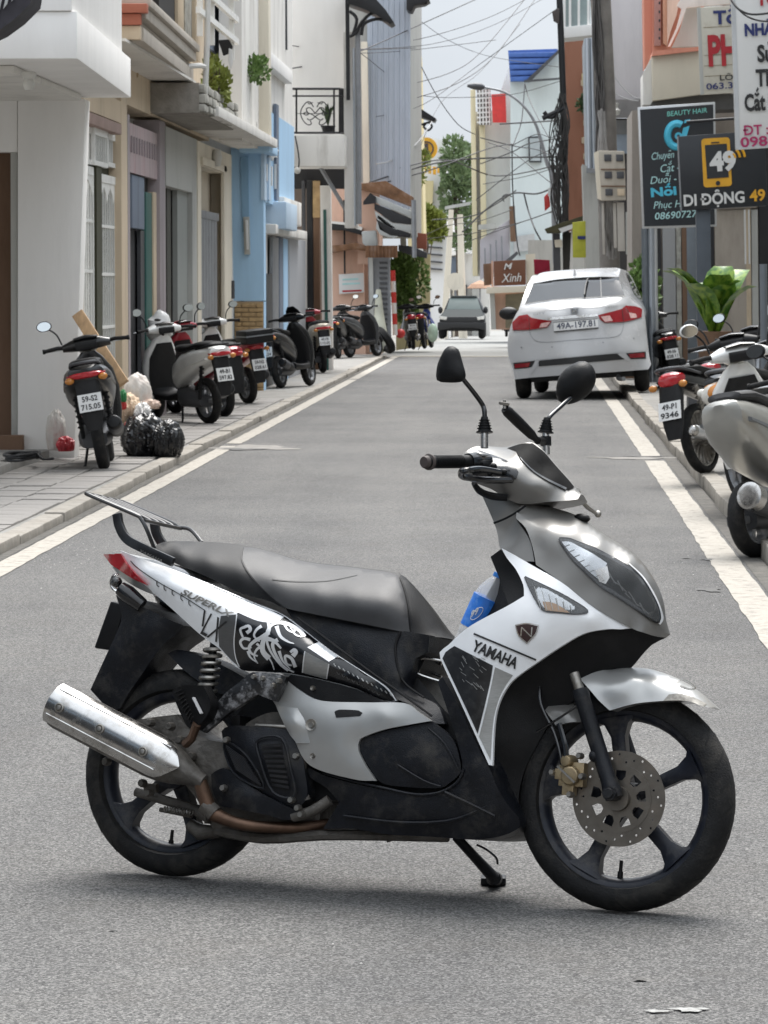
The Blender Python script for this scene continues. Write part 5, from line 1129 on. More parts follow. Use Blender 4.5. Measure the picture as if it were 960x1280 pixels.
# stone clad planter: each stone set on its own
XS = -3.62; Ya, Yb, z0_, z1_ = ex_(254, 296, 104, 141, XS); pb = bx('planter', (-4.2, Ya, z0_), (XS - .04, Yb, z1_), M_kerb, h3)
rnd = random.Random(4); row = 0; z = z0_ + .01
while z < z1_ - .03:
    hh = rnd.uniform(.085, .12); y = Ya
    while y < Yb - .05:
        ww = rnd.uniform(.16, .34) * 1.5; y2 = min(Yb, y + ww); d_ = rnd.uniform(.03, .06)
        mb = MB(); c0 = [(y + .012, z + .008), (y2 - .012, z + .012), (y2 - .02, z + hh - .01), (y + .018, z + hh - .006)]
        c0 = [(a + rnd.uniform(-.01, .01), b + rnd.uniform(-.008, .008)) for a, b in c0]
        mb.prism([(XS - .05, a, b) for a, b in c0], (.05 + d_ - .02, 0, 0)); mb.build('stone', M_stone, pb, True, bevel=.014); y = y2
    z += hh
for k in range(5):
    z = 4.55 + k * .27; mb = MB(); mb.bar((XS - .02, Ya - .3, z), (XS - .02, Yb + .4, z), .05, .07); mb.build('balcony_rail', M_wmetal, h3, True)
for y in (Ya + .2, Ya + 1.7, Yb - .1): bx('rail_post', (XS - .08, y, 4.3), (XS - .02, y + .07, 5.8), M_wmetal, h3)
rx('upper_window', 262, 287, -200, 60, XF, .08, W_slate, h3)
fy('column', [(287, -60), (301, -60), (304.5, 163), (294, 160)], 47.5, .5, W_slate, h3, .01); fy('column_edge', [(301.2, -60), (303, -60), (306, 163), (304.7, 163)], 47.45, .3, W_white, h3)
def cloth(name, label, pts, Y, m, sag=.03):
    o = fy(name, pts, Y, .03, m, None, .01); return tag(o, label, 'cloth')
cloth('hanging_cloth', 'black garment hung over the white balcony rails above the stone planter', [(272, 50), (286, 49), (291, 58), (289, 66), (279, 70), (276, 60)], 43.5, M_dark)
cloth('hanging_cloth', 'small white cloth hanging beside the black garment on the balcony', [(286, 60), (290, 62), (291, 79), (288, 88), (285, 76)], 43.4, M_swhite)
# ------------------------------------------------------------------ leaves
def leafball(mb, c, rad, n, size, rnd, up=.3, drop=0.0):
    for _ in range(n):
        while True:
            v = Vector((rnd.uniform(-1, 1), rnd.uniform(-1, 1), rnd.uniform(-1, 1)))
            if .2 < v.length < 1: break
        v *= v.length ** -.25
        p = Vector((c[0] + v.x * rad[0], c[1] + v.y * rad[1], c[2] + v.z * rad[2]))
        d = (v + Vector((rnd.uniform(-.6, .6), rnd.uniform(-.6, .6), rnd.uniform(-.4, .8) + up - drop))).normalized()
        x, y, z = orient(d); s_ = size * rnd.uniform(.6, 1.4); w_ = s_ * rnd.uniform(.25, .45); t = x * math.cos(rnd.uniform(0, 6.3)) + y * math.sin(rnd.uniform(0, 6.3)); t.normalize(); b = d.cross(t) * .15 * s_
        mb.add([p, p + d * s_ * .5 + t * w_ + b, p + d * s_, p + d * s_ * .5 - t * w_ + b], [(0, 1, 2), (0, 2, 3)])
def shrub(name, label, cat, c, rad, n, size, m, seed, stem=True, group=None):
    rnd = random.Random(seed); t = thing(name, label, cat, (c[0], c[1], c[2] - rad[2]), group=group); mb = MB()
    for k in range(5):
        q = Vector((rnd.uniform(-.5, .5) * rad[0], rnd.uniform(-.5, .5) * rad[1], rnd.uniform(-.5, .5) * rad[2])); leafball(mb, Vector(c) + q, [r_ * rnd.uniform(.4, .7) for r_ in rad], n // 5, size, rnd)
    o = mb.build('foliage', m, t, True, smooth=0); o['kind'] = 'stuff'
    if stem:
        mb = MB()
        for k in range(4): mb.tube([(c[0] + rnd.uniform(-.05, .05), c[1], c[2] - rad[2] - .02), (c[0] + rnd.uniform(-.6, .6) * rad[0], c[1] + rnd.uniform(-.4, .4) * rad[1], c[2] + rad[2] * .3)], [.012, .005], 6)
        o = mb.build('stem', M_bark, t, True); o['kind'] = 'stuff'
    return t
p = onY(270, 96, 41.5); shrub('trailing_plant', 'leafy plant spilling over the stone clad planter', 'plant', p, (.13, .5, .30), 700, .07, M_leafy, 1)
p = onY(316, 84, 48); shrub('trailing_plant', 'fine leaved plant growing out behind the slate blue column', 'plant', p, (.22, .4, .17), 500, .07, M_leaf, 2)
# ------------------------------------------------------------------ cream house with grey gate
h4 = thing('cream_house', 'cream house with grey panel gate and moulded door surround', 'house', (-5, 46, 0))
rx('wall', 247.5, 290, 176, 206, XF + .02, .3, W_cream, h4); rx('wall', 247.5, 252, 206, None, XF + .022, .3, W_cream, h4); rx('wall', 280, 290, 206, None, XF + .022, .3, W_cream, h4, .01)
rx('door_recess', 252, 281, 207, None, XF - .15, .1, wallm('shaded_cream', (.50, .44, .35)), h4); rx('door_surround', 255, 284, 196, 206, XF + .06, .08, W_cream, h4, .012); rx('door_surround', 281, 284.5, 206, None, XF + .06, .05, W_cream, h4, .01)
g4 = rx('gate_frame', 251, 274, 262, 272, XF - .0, .06, M_gmetal, h4, .006)
Ya, Yb, z0_, z1_ = ex_(252, 273, 272, None, XF)
for k in range(6):
    y = Ya + (Yb - Ya) * k / 6; bx('gate_panel', (XF - .05, y + .01, .1), (XF - .015, y + (Yb - Ya) / 6 - .01, z1_), M_gmetal, g4)
p = onX(271, 197, XF + .08); mb = MB(); mb.lathe([(0, -.12), (.05, -.1), (.07, .0), (.05, .1), (0, .12)], p, (0, 0, 1), 12); mb.build('wall_lamp', M_lamp, h4, True)
bx('door_bell', (XF + .02, onX(288, 355, XF).y - .1, 1.35), (XF + .06, onX(288, 355, XF).y, 1.6), M_dkgrey, h4)
# ------------------------------------------------------------------ blue house
h5 = thing('blue_house', 'sky blue house front with tan brick base beside the cream house', 'house', (-4.5, 51, 0))
fy('wall', [(288.5, 178), (329, 180), (330, 376), (292, 376)], 50.0, .4, W_blue, h5); fy('wall', [(292, 377), (330, 377), (330, 500), (292, 500)], 50.02, .4, W_blue, h5)
Y5 = 49.99; bl, br = onY(293, 377, Y5), onY(329.5, 490, Y5); z = br.z; rown = 0; rnd = random.Random(8); bproto = None
bb = MB().box((bl.x - .0, Y5 - .006, br.z), (br.x, Y5 + .02, bl.z)).build('brick_base', mat('brick_mortar', (.36, .27, .17), .9), h5, True)
BW, BH = .205, .066
while z < bl.z - BH * .6:
    x = bl.x + (0 if rown % 2 else -BW * .5)
    while x < br.x - .02:
        x0, x1 = max(bl.x, x), min(br.x, x + BW)
        if x1 - x0 > .05:
            full = abs(x1 - x0 - BW) < 1e-4
            if full and bproto is not None: o = clone(bproto, bb); o.location = Vector((x0 - bpos[0], rnd.uniform(-.008, .004), z - bpos[1]))
            else:
                mb = MB(); mb.box((x0 + .005, Y5 - .03, z + .005), (x1 - .005, Y5 - .004, z + BH - .005)); o = mb.build('brick', M_brick, bb, True, bevel=.006)
                if full: bproto = o; bpos = (x0, z)
        x += BW
    z += BH; rown += 1
fy('recess_shade', [(300, 196), (310, 196), (312, 290), (303, 290)], 49.98, .02, wallm('shaded_blue', (.24, .40, .56)), h5)  # flat panel; the hollow's shade is put into its darker blue
bx('canopy', (onY(299, 185, 49.4).x, 49.4, onY(300, 190, 49.4).z), (onY(337, 185, 49.4).x, 51, onY(300, 178, 49.4).z), W_blue, h5, .015)
lf = fy('light_fitting', [(304, 271), (311.5, 271), (312.5, 318), (305.5, 318)], 49.93, .07, W_grey, h5, .008); fy('light_tube', [(306.5, 275), (309.8, 275), (310.8, 312), (307.8, 312)], 49.9, .03, M_swhite, lf, .008)
X5 = -3.76
rx('wall', 330, 368, 134, 252, X5, .3, W_blue, h5); rx('wall', 330, 386, 282, None, X5 - .15, .3, W_white, h5); bx('wall', (-9, 50.5, 0), (X5 - .5, 61, 9), W_dirty, h5)
rx('pilaster', 331, 334, 150, 250, X5 + .03, .05, W_lblue, h5); rx('pilaster', 336.5, 339, 150, 250, X5 + .03, .05, W_lblue, h5); rx('pilaster', 346, 349, 130, 250, X5 + .04, .05, W_slate, h5)
st = []
for k in range(16): a = k * math.pi / 8; st.append((341.5 + (9.5 if k % 2 == 0 else 6) * math.cos(a) * .8, 188 + (11 if k % 2 == 0 else 7) * math.sin(a) * 1.2))
fx('star_ornament', st, X5 + .05, .04, M_swhite, h5, .005)
for k, (a, b, c) in enumerate(((334, 205, 226), (340, 208, 232), (345.5, 205, 236))): rx('ornament_drip', a, a + 1.2, b, c, X5 + .04, .03, M_swhite, h5)
bx('window_box', (onY(327, 270, 52).x, 52, onY(327, 286, 52).z), (onY(358, 270, 52).x, 54.4, onY(327, 252, 52).z), W_lblue, h5, .02); rx('ledge', 345, 384, 280, 292, X5 + .08, .3, W_dirty, h5, .015); rx('box_return', 356, 377, 246, 278, X5 + .1, .3, W_dirty, h5, .02)
XD = X5 - .1
for (a, b, t_, m_) in ((333, 340.5, 342, mat('stained_panel', (.06, .06, .058), .8, 0, .5, 3)), (341, 348.5, 296, M_gmetal), (349.5, 354, 296, W_slate), (354.5, 360, 298, W_blue), (362, 382, 297, mat('plain_grey_door', (.38, .39, .41), .6, 0, .04, 2))): rx('door_panel', a, b, t_, None, XD + .03, .05, m_, h5, .006)
rx('upper_wall', 303, 366, -200, 176, X5 - .02, .3, W_dirty, h5); fy('upper_pier', [(318, -60), (335, -60), (337, 172), (318, 166)], 49.6, .4, W_cream, h5, .01); fy('upper_window', [(352, -60), (358, -60), (359, 62), (353.5, 62)], 55, .1, M_dkgrey, h5); rx('upper_ledge', 336, 366, 62, 80, X5 + .1, .2, W_white, h5, .01)
pipe('conduit', [onY(318, 0, 49.5), onY(308, 60, 49.2), onY(307, 120, 49.2), onY(319, 150, 49.2), onY(318, 168, 49.2)], .02, M_cable, h5)
# ------------------------------------------------------------------ white house with iron balcony
h7 = thing('balcony_house', 'white house with black scrolled iron balcony and dark open ground floor', 'house', (-3.6, 62, 0))
YB = 62.0
fy('wall', [(362, -80), (434, -80), (434, 112), (362, 112)], YB, .4, W_white, h7); fy('wall', [(362, 112), (434, 112), (434, 175), (362, 175)], YB + .01, .4, W_white, h7)
bx('balcony_slab', (onY(366, 190, 60.6).x, 60.6, onY(366, 208, 60.6).z), (onY(431, 190, 60.6).x, 62, onY(366, 169, 60.6).z), W_dirty, h7, .02)
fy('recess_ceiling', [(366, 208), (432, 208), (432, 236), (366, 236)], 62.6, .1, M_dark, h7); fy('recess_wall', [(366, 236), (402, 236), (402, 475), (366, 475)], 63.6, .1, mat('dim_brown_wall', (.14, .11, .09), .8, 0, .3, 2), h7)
for (a, b, m_) in ((377, 381, M_dkgrey), (383, 390.5, M_dark), (391, 399, W_brown)): fy('door_post', [(a, 226), (b, 226), (b + 2, 470), (a + 2, 470)], 62.4, .15, m_, h7, .006)
fy('white_post', [(400, 232), (413, 232), (416, 468), (404, 468)], 62.0, .3, W_dirty, h7, .01); fy('green_stripe', [(404, 262), (407.6, 262), (411, 466), (407, 466)], 61.98, .02, M_green, h7)
fy('brick_patch', [(391, 226), (400, 226), (400, 272), (391, 272)], 62.38, .02, M_brick, h7)
fy('pillar', [(429, 40), (445, 40), (447, 285), (431, 285)], 61.4, .4, W_dirty, h7, .01); pipe('drainpipe', [onY(447, 35, 61.2), onY(449, 280, 61.2)], .045, M_gmetal, h7); pipe('drainpipe', [onY(442, 60, 61.2), onY(444, 282, 61.2)], .02, M_silverp, h7); fy('iron_post', [(431, -40), (436, -40), (437.5, 125), (433, 125)], 61.2, .08, M_iron, h7)
pipe('diagonal_strut', [onY(400, 208, 61.6), onY(432, 262, 61.6)], .035, M_gmetal, h7); pipe('strut_wire', [onY(369, 170, 60.4), onY(374, 200, 60.4), onY(371, 218, 60.4)], .012, M_cable, h7); mb = MB(); mb.ball(tuple(onY(371.5, 213, 60.4)), .06, 8, 6); mb.build('hanging_bulb', M_lamp, h7, True)
rl = thing('balcony_railing', 'black wrought iron balcony railing with scroll ornament', 'railing', tuple(onY(398, 167, 60.7)))
YR = 60.7
def rline(nm, pts, r, sm=0, par=rl): return pipe(nm, [onY(a, b, YR) for a, b in pts], r, M_iron, par, sm, 6)
rline('rail_frame', [(362.5, 111), (424.5, 111)], .022); rline('rail_frame', [(362.5, 120), (424.5, 120)], .016); rline('rail_frame', [(362.5, 166), (424.5, 166)], .02)
for x in (362.5, 370.5, 417.5, 424.5): rline('rail_post', [(x, 110), (x, 167)], .018)
for y in (111, 120, 166): pipe('rail_frame', [onY(424.5, y, YR), onY(431.5, y + 1, 62.0)], .016, M_iron, rl)
for k in range(5): a = onY(424.5, 111, YR).lerp(onY(431.5, 112, 62), k / 4); b = onY(424.5, 166, YR).lerp(onY(431.5, 167, 62), k / 4); pipe('rail_post', [a, b], .013, M_iron, rl)
for sg in (1, -1):
    f = lambda a, b: (394 + a * sg, 142 + b)
    rline('scroll', [f(-2, -8), f(-6, -14), f(-11, -14), f(-17, -6), f(-18, 2), f(-14, 10), f(-9, 14), f(-5, 13), f(-6, 9)], .010, 4); rline('scroll', [f(-3, -14), f(-8, -12), f(-9, -15)], .009, 4); rline('scroll', [f(0, 0), f(6, -7), f(11, -6), f(9, -1), f(4, 1), f(-6, 8), f(-10, 6)], .010, 4); rline('scroll', [f(-15, 0), f(-11, -2), f(-8, 0), f(-11, 2), f(-15, 0)], .009, 3)
rline('scroll', [(370.5, 142), (417.5, 142)], .006)
def potted(name, label, c, rad, hgt, seed, n=14, m=None, pot=M_brown, pr=.1, ph=.15, wl=.05):
    rnd = random.Random(seed); t = thing(name, label, 'plant', tuple(c)); mb = MB(); mb.lathe([(0, 0), (pr * .75, 0), (pr, ph), (pr * 1.08, ph), (pr * 1.08, ph - .02), (pr * .85, ph - .03), (0, ph - .03)], c, (0, 0, 1), 14); mb.build('pot', pot, t, True)
    for k in range(n):
        a = rnd.uniform(0, 6.28); e = rnd.uniform(.15, 1) * rad; d = Vector((math.cos(a), math.sin(a), 0)); s_ = Vector((-d.y, d.x, 0)); b0 = Vector(c) + Vector((0, 0, ph)); hh = hgt * rnd.uniform(.6, 1.05)
        mid = b0 + d * e * .45 + Vector((0, 0, hh * .7)); tip = b0 + d * e * 1.1 + Vector((0, 0, hh)); w_ = wl * rnd.uniform(.7, 1.2); lv = MB()
        lv.add([b0 - s_ * w_ * .3, b0 + s_ * w_ * .3, mid - s_ * w_, mid + s_ * w_, tip, mid - Vector((0, 0, w_ * .5))], [(0, 5, 2), (0, 1, 5), (1, 3, 5), (2, 5, 4), (5, 3, 4)]); lv.build('leaf', m or M_leaf, t, True)
    return t
potted('potted_plant', 'small spiky potted plant on the iron balcony', onY(410, 166, 61.0), .2, .38, 3, 16, M_leafd, M_iron, .12, .12, .03)
# dark bracketed awnings
def bracket_awning(label, pts, Y, brk):
    t = thing('bracket_awning', label, 'awning', tuple(onY(*pts[0], Y))); fy('awning_roof', pts, Y, 1.0, M_iron, t, .01)
    for q in brk: pipe('bracket', [onY(a, b, Y + .1) for a, b in q], .028, M_iron, t, 4)
    return t
bracket_awning('black curved awning on iron brackets above the white balcony house', [(434, -14), (462, -10), (482, 12), (492, 27), (487, 30), (470, 18), (452, 10), (434, 4)], 61.0, [[(437, 46), (446, 40), (452, 28), (466, 16), (480, 20)], [(437, 14), (446, 24), (441, 44)], [(452, 44), (455, 30), (470, 24), (484, 26)]])
bracket_awning('small black awning on brackets beside the pale yellow building', [(514, 132), (522, 133), (545, 148), (543, 152), (528, 147), (514, 143)], 92.0, [[(514, 162), (526, 156), (540, 152)], [(515, 146), (522, 152), (516, 164)], [(529, 158), (535, 153), (540, 158), (535, 163), (529, 158)]])
bracket_awning('dark awning bracket jutting from the top of the corrugated wall', [(508, -8), (530, -6), (537, 0), (530, 4), (518, 6), (514, 14), (508, 12)], 79.0, [[(512, 14), (518, 6), (534, 4)]])
# ------------------------------------------------------------------ corrugated tower wall
h8 = thing('corrugated_building', 'tall building side clad in grey ribbed metal sheet', 'building', (-3.3, 80, 0))
def ribbed(name, pl, pr, Y, zb_, zt_, pitch, dep, m, parent, d=.05):
    mb = MB(); n = int((pr - pl) / pitch); prof = []
    for k in range(n): x = pl + (pr - pl) * k / n; q = (pr - pl) / n; prof += [(x, 0), (x + q * .62, 0), (x + q * .7, -dep), (x + q * .92, -dep)]
    prof.append((pr, 0)); vs = []
    for (x, y) in prof: vs += [(x, Y + y, zb_), (x, Y + y, zt_)]
    b = len(vs)
    for (x, y) in prof: vs += [(x, Y + y + d, zb_), (x, Y + y + d, zt_)]
    N = len(prof); fs = [(2 * i, 2 * i + 2, 2 * i + 3, 2 * i + 1) for i in range(N - 1)] + [(b + 2 * i, b + 2 * i + 1, b + 2 * i + 3, b + 2 * i + 2) for i in range(N - 1)] + [(0, 1, b + 1, b), (2 * N - 2, b + 2 * N - 2, b + 2 * N - 1, 2 * N - 1)]
    return mb.add(vs, fs).build(name, m, parent, True, smooth=0)
ribbed('cladding', onY(459, 100, 80).x, onY(513, 100, 80).x, 80, onY(460, 262, 80).z, 11.5, .115, .03, M_corr, h8)
bx('wall', (-9, 80.2, 2.7), (onY(512, 100, 80.2).x - .03, 90, 11.3), W_grey, h8); fy('corner_strip', [(451, 52), (459, 52), (462, 236), (454, 236)], 79.6, .3, W_cream, h8, .01)
# ------------------------------------------------------------------ pink shack
h9 = thing('pink_shack', 'low salmon pink shack with patched tin and tarpaulin awnings', 'shack', (-3.6, 76, 0))
fy('wall', [(408, 226), (452, 228), (457, 466), (410, 468)], 76.0, .3, W_pink, h9); fy('wall', [(447, 236), (474, 238), (474, 330), (447, 330)], 75.6, .3, W_pink, h9); bx('wall', (-9, 76.5, 0), (-3.3, 79.8, 3.2), W_pink, h9)
fy('roof', [(446, 230), (482, 226), (516, 246), (513, 258), (472, 242), (447, 236)], 74.9, .9, M_rust, h9, .01)
fy('roof', [(410, 279), (430, 281), (452, 288), (452, 294), (430, 288), (410, 287)], 75.4, .7, M_iron, h9, .01); fy('roof', [(410, 276), (432, 278), (453, 284), (452, 288), (430, 281), (410, 279)], 75.38, .7, W_dirty, h9)
fy('roof', [(410, 307), (428, 306), (444, 303), (462, 309), (462, 315), (440, 311), (420, 315), (410, 316)], 75.3, .8, M_rust, h9, .01)
for (q, m_) in (([(467, 244), (514, 264), (514, 272), (468, 253)], M_tarp), ([(468, 254), (514, 273), (514, 281), (490, 278), (468, 262)], M_dark), ([(468, 263), (490, 279), (514, 282), (514, 291), (485, 284), (470, 272)], M_tarp), ([(470, 273), (492, 285), (514, 292), (512, 297), (488, 295), (474, 287)], M_iron), ([(472, 268), (486, 277), (504, 293), (492, 298), (476, 294), (470, 286)], M_tarp)): fy('awning_strip', q, 74.7, .12, m_, h9, .01); 
fy('awning_frame', [(463, 241), (470, 246), (470, 254), (454, 256), (454, 252)], 74.65, .08, M_iron, h9); pipe('awning_post', [onY(517, 250, 74.6), onY(518, 322, 74.6)], .05, M_gmetal, h9)
fy('tarp_bundle', [(452, 289), (470, 288), (472, 306), (462, 312), (453, 304)], 74.9, .3, M_tarp, h9, .03)
rr_ = ribbed('rusty_awning', onY(457, 312, 74.8).x, onY(497, 312, 74.8).x, 74.8, onY(460, 322, 74.8).z, onY(460, 307, 74.8).z, .07, .04, M_rust, h9)
fy('grey_shed', [(460, 322), (487, 322), (489, 440), (462, 440)], 75.2, .3, M_gmetal, h9)
for k in range(16): y = 327 + k * 6.4; fy('shutter_slat', [(474, y), (484, y), (484.6, y + 3), (474.6, y + 3)], 75.15, .04, M_dkgrey, h9)
fy('shed_post', [(461, 322), (466, 322), (468, 440), (463, 440)], 75.05, .1, W_grey, h9); fy('wall', [(495, 318), (538, 318), (537, 432), (495, 438)], 89, .3, W_yel, h9)
fy('low_roof', [(498, 306), (516, 308), (534, 316), (533, 323), (510, 318), (498, 313)], 86, .6, M_dkgrey, h9, .01); fy('water_tank', [(521, 291), (533, 292), (533, 312), (521, 310)], 87, .5, W_terra, h9, .01); fy('white_column', [(500, 295), (507, 295), (509, 340), (502, 340)], 87.5, .3, W_dirty, h9, .01)
bs = thing('wall_board', 'white notice board with faded print on the pink shack wall', 'sign', tuple(onY(440, 355, 75.9)))
fy('board', [(423.5, 343), (454.5, 341), (455, 365.5), (424, 367.5)], 75.85, .04, M_swhite, bs, .006); pipe('sign_wire', [onY(430, 250, 75.8), onY(431, 342, 75.8)], .02, M_cable, bs)
for (y, m_, x1) in ((348.5, M_tmint, 448), (354, M_tmint, 450), (363, M_tred, 452)): fy('faded_line', [(428, y), (x1, y - 1), (x1, y + 1.2), (428, y + 2.2)], 75.84, .005, m_, bs)
o = MB().tube([onY(473, 362, 74.6), onY(474, 395, 74.5), onY(477, 425, 74.3), onY(480, 438, 74.2)], [.05, .11, .16, .10], 10, 4).build('hanging_tarp', mat('pale_yellow_tarp', (.42, .42, .34), .7, 0, .2, 4, bump=.6, bscale=9), None); tag(o, 'pale tarpaulin sheet bundled against the grey shed', 'tarpaulin')
mb = MB(); c = onY(480, 425, 74.0); mb.lathe([(.18, -.06), (.27, -.09), (.32, -.05), (.32, .05), (.27, .09), (.18, .06)], (c.x, c.y, c.z), (.75, .3, .55), 20, closed=True); o = mb.build('old_tyre', M_rubber, None); tag(o, 'old black tyre leaning at the foot of the grey shed', 'tyre')
pl_ = thing('barrier_pole', 'red and white striped pole standing by the bush', 'pole', tuple(onY(492, 420, 78)))
for k in range(6): pipe('pole_band', [onY(491 + k * .5, 338 + k * 13.5, 78), onY(491.5 + k * .5, 351.5 + k * 13.5, 78)], .055, M_red if k % 2 == 0 else M_swhite, pl_, 0, 10)
p = onY(514, 362, 87); shrub('street_bush', 'dense green bush beside the striped pole', 'bush', p, (.50, .5, .85), 2400, .12, mat('bright_leaf', (.16, .25, .06), .5, 0, .5, 4), 5)
potted('potted_plant', 'leggy potted plant by the grey shed doorway', onZ(466, 440, .05), .2, .9, 6, 9, M_leaf, W_dirty, .14, .2, .05)
# ================================================================== far end of the street
f1 = thing('pale_yellow_building', 'narrow pale yellow building rising behind the corrugated wall', 'building', (-3.7, 110, -.4))
fy('wall', [(508, -60), (514, -60), (524, 70), (530, 310), (510, 310)], 108, 3, W_yel, f1); fy('pier', [(509, -60), (518, -60), (524, 75), (515, 75)], 107.8, .5, W_white, f1)
for k in range(5): fy('pier_notch', [(513, 80 + k * 9), (519, 80 + k * 9), (519, 85 + k * 9), (513, 85 + k * 9)], 107.7, .3, M_dkgrey, f1)
f2 = thing('sign_building', 'pale distant building hung with yellow shop signs', 'building', (-3.6, 130, -.7))
fy('wall', [(524, 168), (556, 176), (562, 440), (524, 440)], 166, 4, W_white, f2)
for k in range(9): fy('floor_band', [(528, 262 + k * 9), (553, 264 + k * 9), (553, 266 + k * 9), (528, 264 + k * 9)], 165.8, .3, M_dkgrey, f2)
fy('window', [(533, 274), (546, 275), (546, 280), (533, 279)], 165.7, .3, M_dark, f2)
sg = thing('round_shop_sign', 'round yellow sign with dark centre high on the pale distant building', 'sign', tuple(onY(533, 186, 127)))
c = onY(533, 186, 126.8); mb = MB(); mb.lathe([(0, -.1), (.36, -.1), (.40, -.06), (.40, .1), (0, .1)], c, (0, -1, 0), 20); mb.build('disc', M_tgold, sg, True)
mb = MB(); mb.lathe([(.22, .0), (.27, .0), (.27, .04), (.22, .04)], c + Vector((0, -.12, 0)), (0, -1, 0), 20, closed=True); mb.build('ring', M_brown, sg, True); fy('emblem', [(529, 180), (535, 179), (536, 194), (531, 192)], 126.65, .03, M_brown, sg)
sg = thing('yellow_shop_sign', 'yellow strip sign below the round yellow sign', 'sign', tuple(onY(540, 215, 127)))
for k, (a, b, y0, y1) in enumerate(((528, 533, 208, 216), (535, 539, 207, 217), (541, 545, 208, 218), (546.5, 549, 210, 216))): fy('sign_piece', [(a, y0), (b, y0 + .5), (b, y1 + .5), (a, y1)], 126.8, .1, M_tgold, sg, .01)
fy('faded_band', [(524, 226), (542, 226), (540, 262), (524, 262)], 165.6, .2, W_yel, f2)
# round topped tree far down the street
def tree(name, label, base, trunk_h, cl, m, seed, tr=.16, n=2600, size=.3):
    rnd = random.Random(seed); t = thing(name, label, 'tree', tuple(base)); mb = MB(); b = Vector(base)
    mb.tube([b, b + Vector((.05, 0, trunk_h * .4)), b + Vector((-.03, 0, trunk_h))], [tr, tr * .8, tr * .45], 10, 4)
    for (c, r_) in cl: mb.tube([b + Vector((0, 0, trunk_h * rnd.uniform(.45, .8))), (b + Vector((0, 0, trunk_h))).lerp(Vector(c), .5), Vector(c)], [tr * .4, tr * .25, tr * .08], 6, 3)
    mb.build('trunk', M_bark, t, True); mb = MB(); tot = sum(r_[0] * r_[2] for c, r_ in cl)
    for (c, r_) in cl: leafball(mb, c, r_, int(n * r_[0] * r_[2] / tot), size, rnd)
    o = mb.build('crown', m, t, True, smooth=0); o['kind'] = 'stuff'; return t
Y = 165; q = lambda a, b, dy=0: onY(a, b, Y + dy)
tree('street_tree', 'tall green tree rising between the far buildings', (q(572, 400).x, Y, -1.2), 6.5, [(q(568, 188), (.55, .6, .6)), (q(580, 200, 1), (.55, .6, .7)), (q(563, 212), (.45, .5, .6)), (q(575, 226), (.55, .6, .7)), (q(583, 245), (.4, .5, .6)), (q(562, 240), (.4, .5, .5)), (q(585, 275), (.4, .5, .7)), (q(578, 300), (.4, .5, .6)), (q(560, 262), (.3, .4, .4))], mat('hazy_leaf', (.17, .235, .11), .6, 0, .5, 2), 11, n=2600, size=.24)
Y = 118; tree('street_tree', 'small yellow green tree beside the pink shack roof', (q(532, 400).x, Y, -.5), 3.2, [(q(530, 268), (.35, .4, .3)), (q(541, 275), (.35, .4, .3)), (q(536, 288), (.45, .4, .3)), (q(526, 282), (.3, .4, .25)), (q(548, 290), (.22, .3, .2))], M_leafy, 12, .08, 2000, .17)
Y = 108; tree('street_tree', 'thin tree climbing the pale yellow building', (q(522, 300).x, Y - .6, -.3), 4.6, [(q(526, 205, -.6), (.25, .3, .35)), (q(531, 196, -.6), (.15, .2, .2)), (q(522, 222, -.6), (.2, .2, .3))], M_leafy, 13, .05, 420, .12)
f3 = thing('end_building', 'low grey white building closing the street behind the pickup truck', 'building', (-2, 175, -1.3))
fy('wall', [(552, 318), (612, 316), (612, 440), (552, 440)], 172, 4, W_dirty, f3); fy('shutter_box', [(553, 322), (570, 321), (571, 350), (554, 350)], 171.5, .5, W_slate, f3); fy('canopy', [(552, 310), (596, 305), (596, 314), (552, 322)], 171.2, .8, W_white, f3, .02)
for (a, b, m_) in ((557, 562, M_dkgrey), (566, 574, W_cream), (578, 584, M_dkgrey), (590, 598, W_grey)): fy('doorway', [(a, 356), (b, 356), (b, 432), (a, 432)], 171.6, .3, m_, f3)
for k, (a, y0, y1) in enumerate(((553, 235, 318), (566, 265, 318), (588, 272, 318))): fy('pale_tower', [(a, y0), (a + 6, y0), (a + 7, y1), (a + 1, y1)], 176, 2, W_white, f3)
cp = thing('concrete_pole', 'pale concrete utility pole in front of the far tree', 'utility pole', (onY(578, 400, 150).x, 150, -.75)); pipe('pole', [onY(579, 432, 150), onY(575, 268, 150)], [.19, .12], W_cream, cp, 0, 12); fy('crossarm', [(556, 258), (588, 252), (588, 256), (556, 262)], 149.8, .15, W_grey, cp)
cp = thing('concrete_pole', 'slanting pale pole standing left of the far tree trunk', 'utility pole', (onY(560, 400, 158).x, 158, -.9)); pipe('pole', [onY(555, 425, 158), onY(564, 262, 158)], [.17, .11], W_cream, cp, 0, 12)
rs = thing('round_road_sign', 'pale round sign on a post above the pickup truck roof', 'sign', tuple(onY(569, 352, 145))); c = onY(569, 352, 145); mb = MB(); mb.lathe([(0, -.03), (.36, -.03), (.36, .03), (0, .03)], c, (0, -1, 0), 18); mb.build('disc', W_cream, rs, True); pipe('post', [onY(569, 362, 145.1), onY(569, 400, 145.1)], .05, M_gmetal, rs, 0)
ob = thing('orange_parasol', 'faded orange parasol over the pavement behind the pickup truck', 'parasol', tuple(onY(600, 400, 128))); c = onY(600, 352, 150); mb = MB(); mb.lathe([(.55, -.28), (.38, -.10), (.0, .06), (.0, .02), (.36, -.14), (.52, -.3)], c, (0, 0, 1), 12); mb.build('canopy', mat('faded_orange', (.34, .20, .13), .8, 0, .15, 4), ob, True, smooth=0); pipe('pole', [c, onY(600, 398, 150)], .03, M_gmetal, ob, 0)
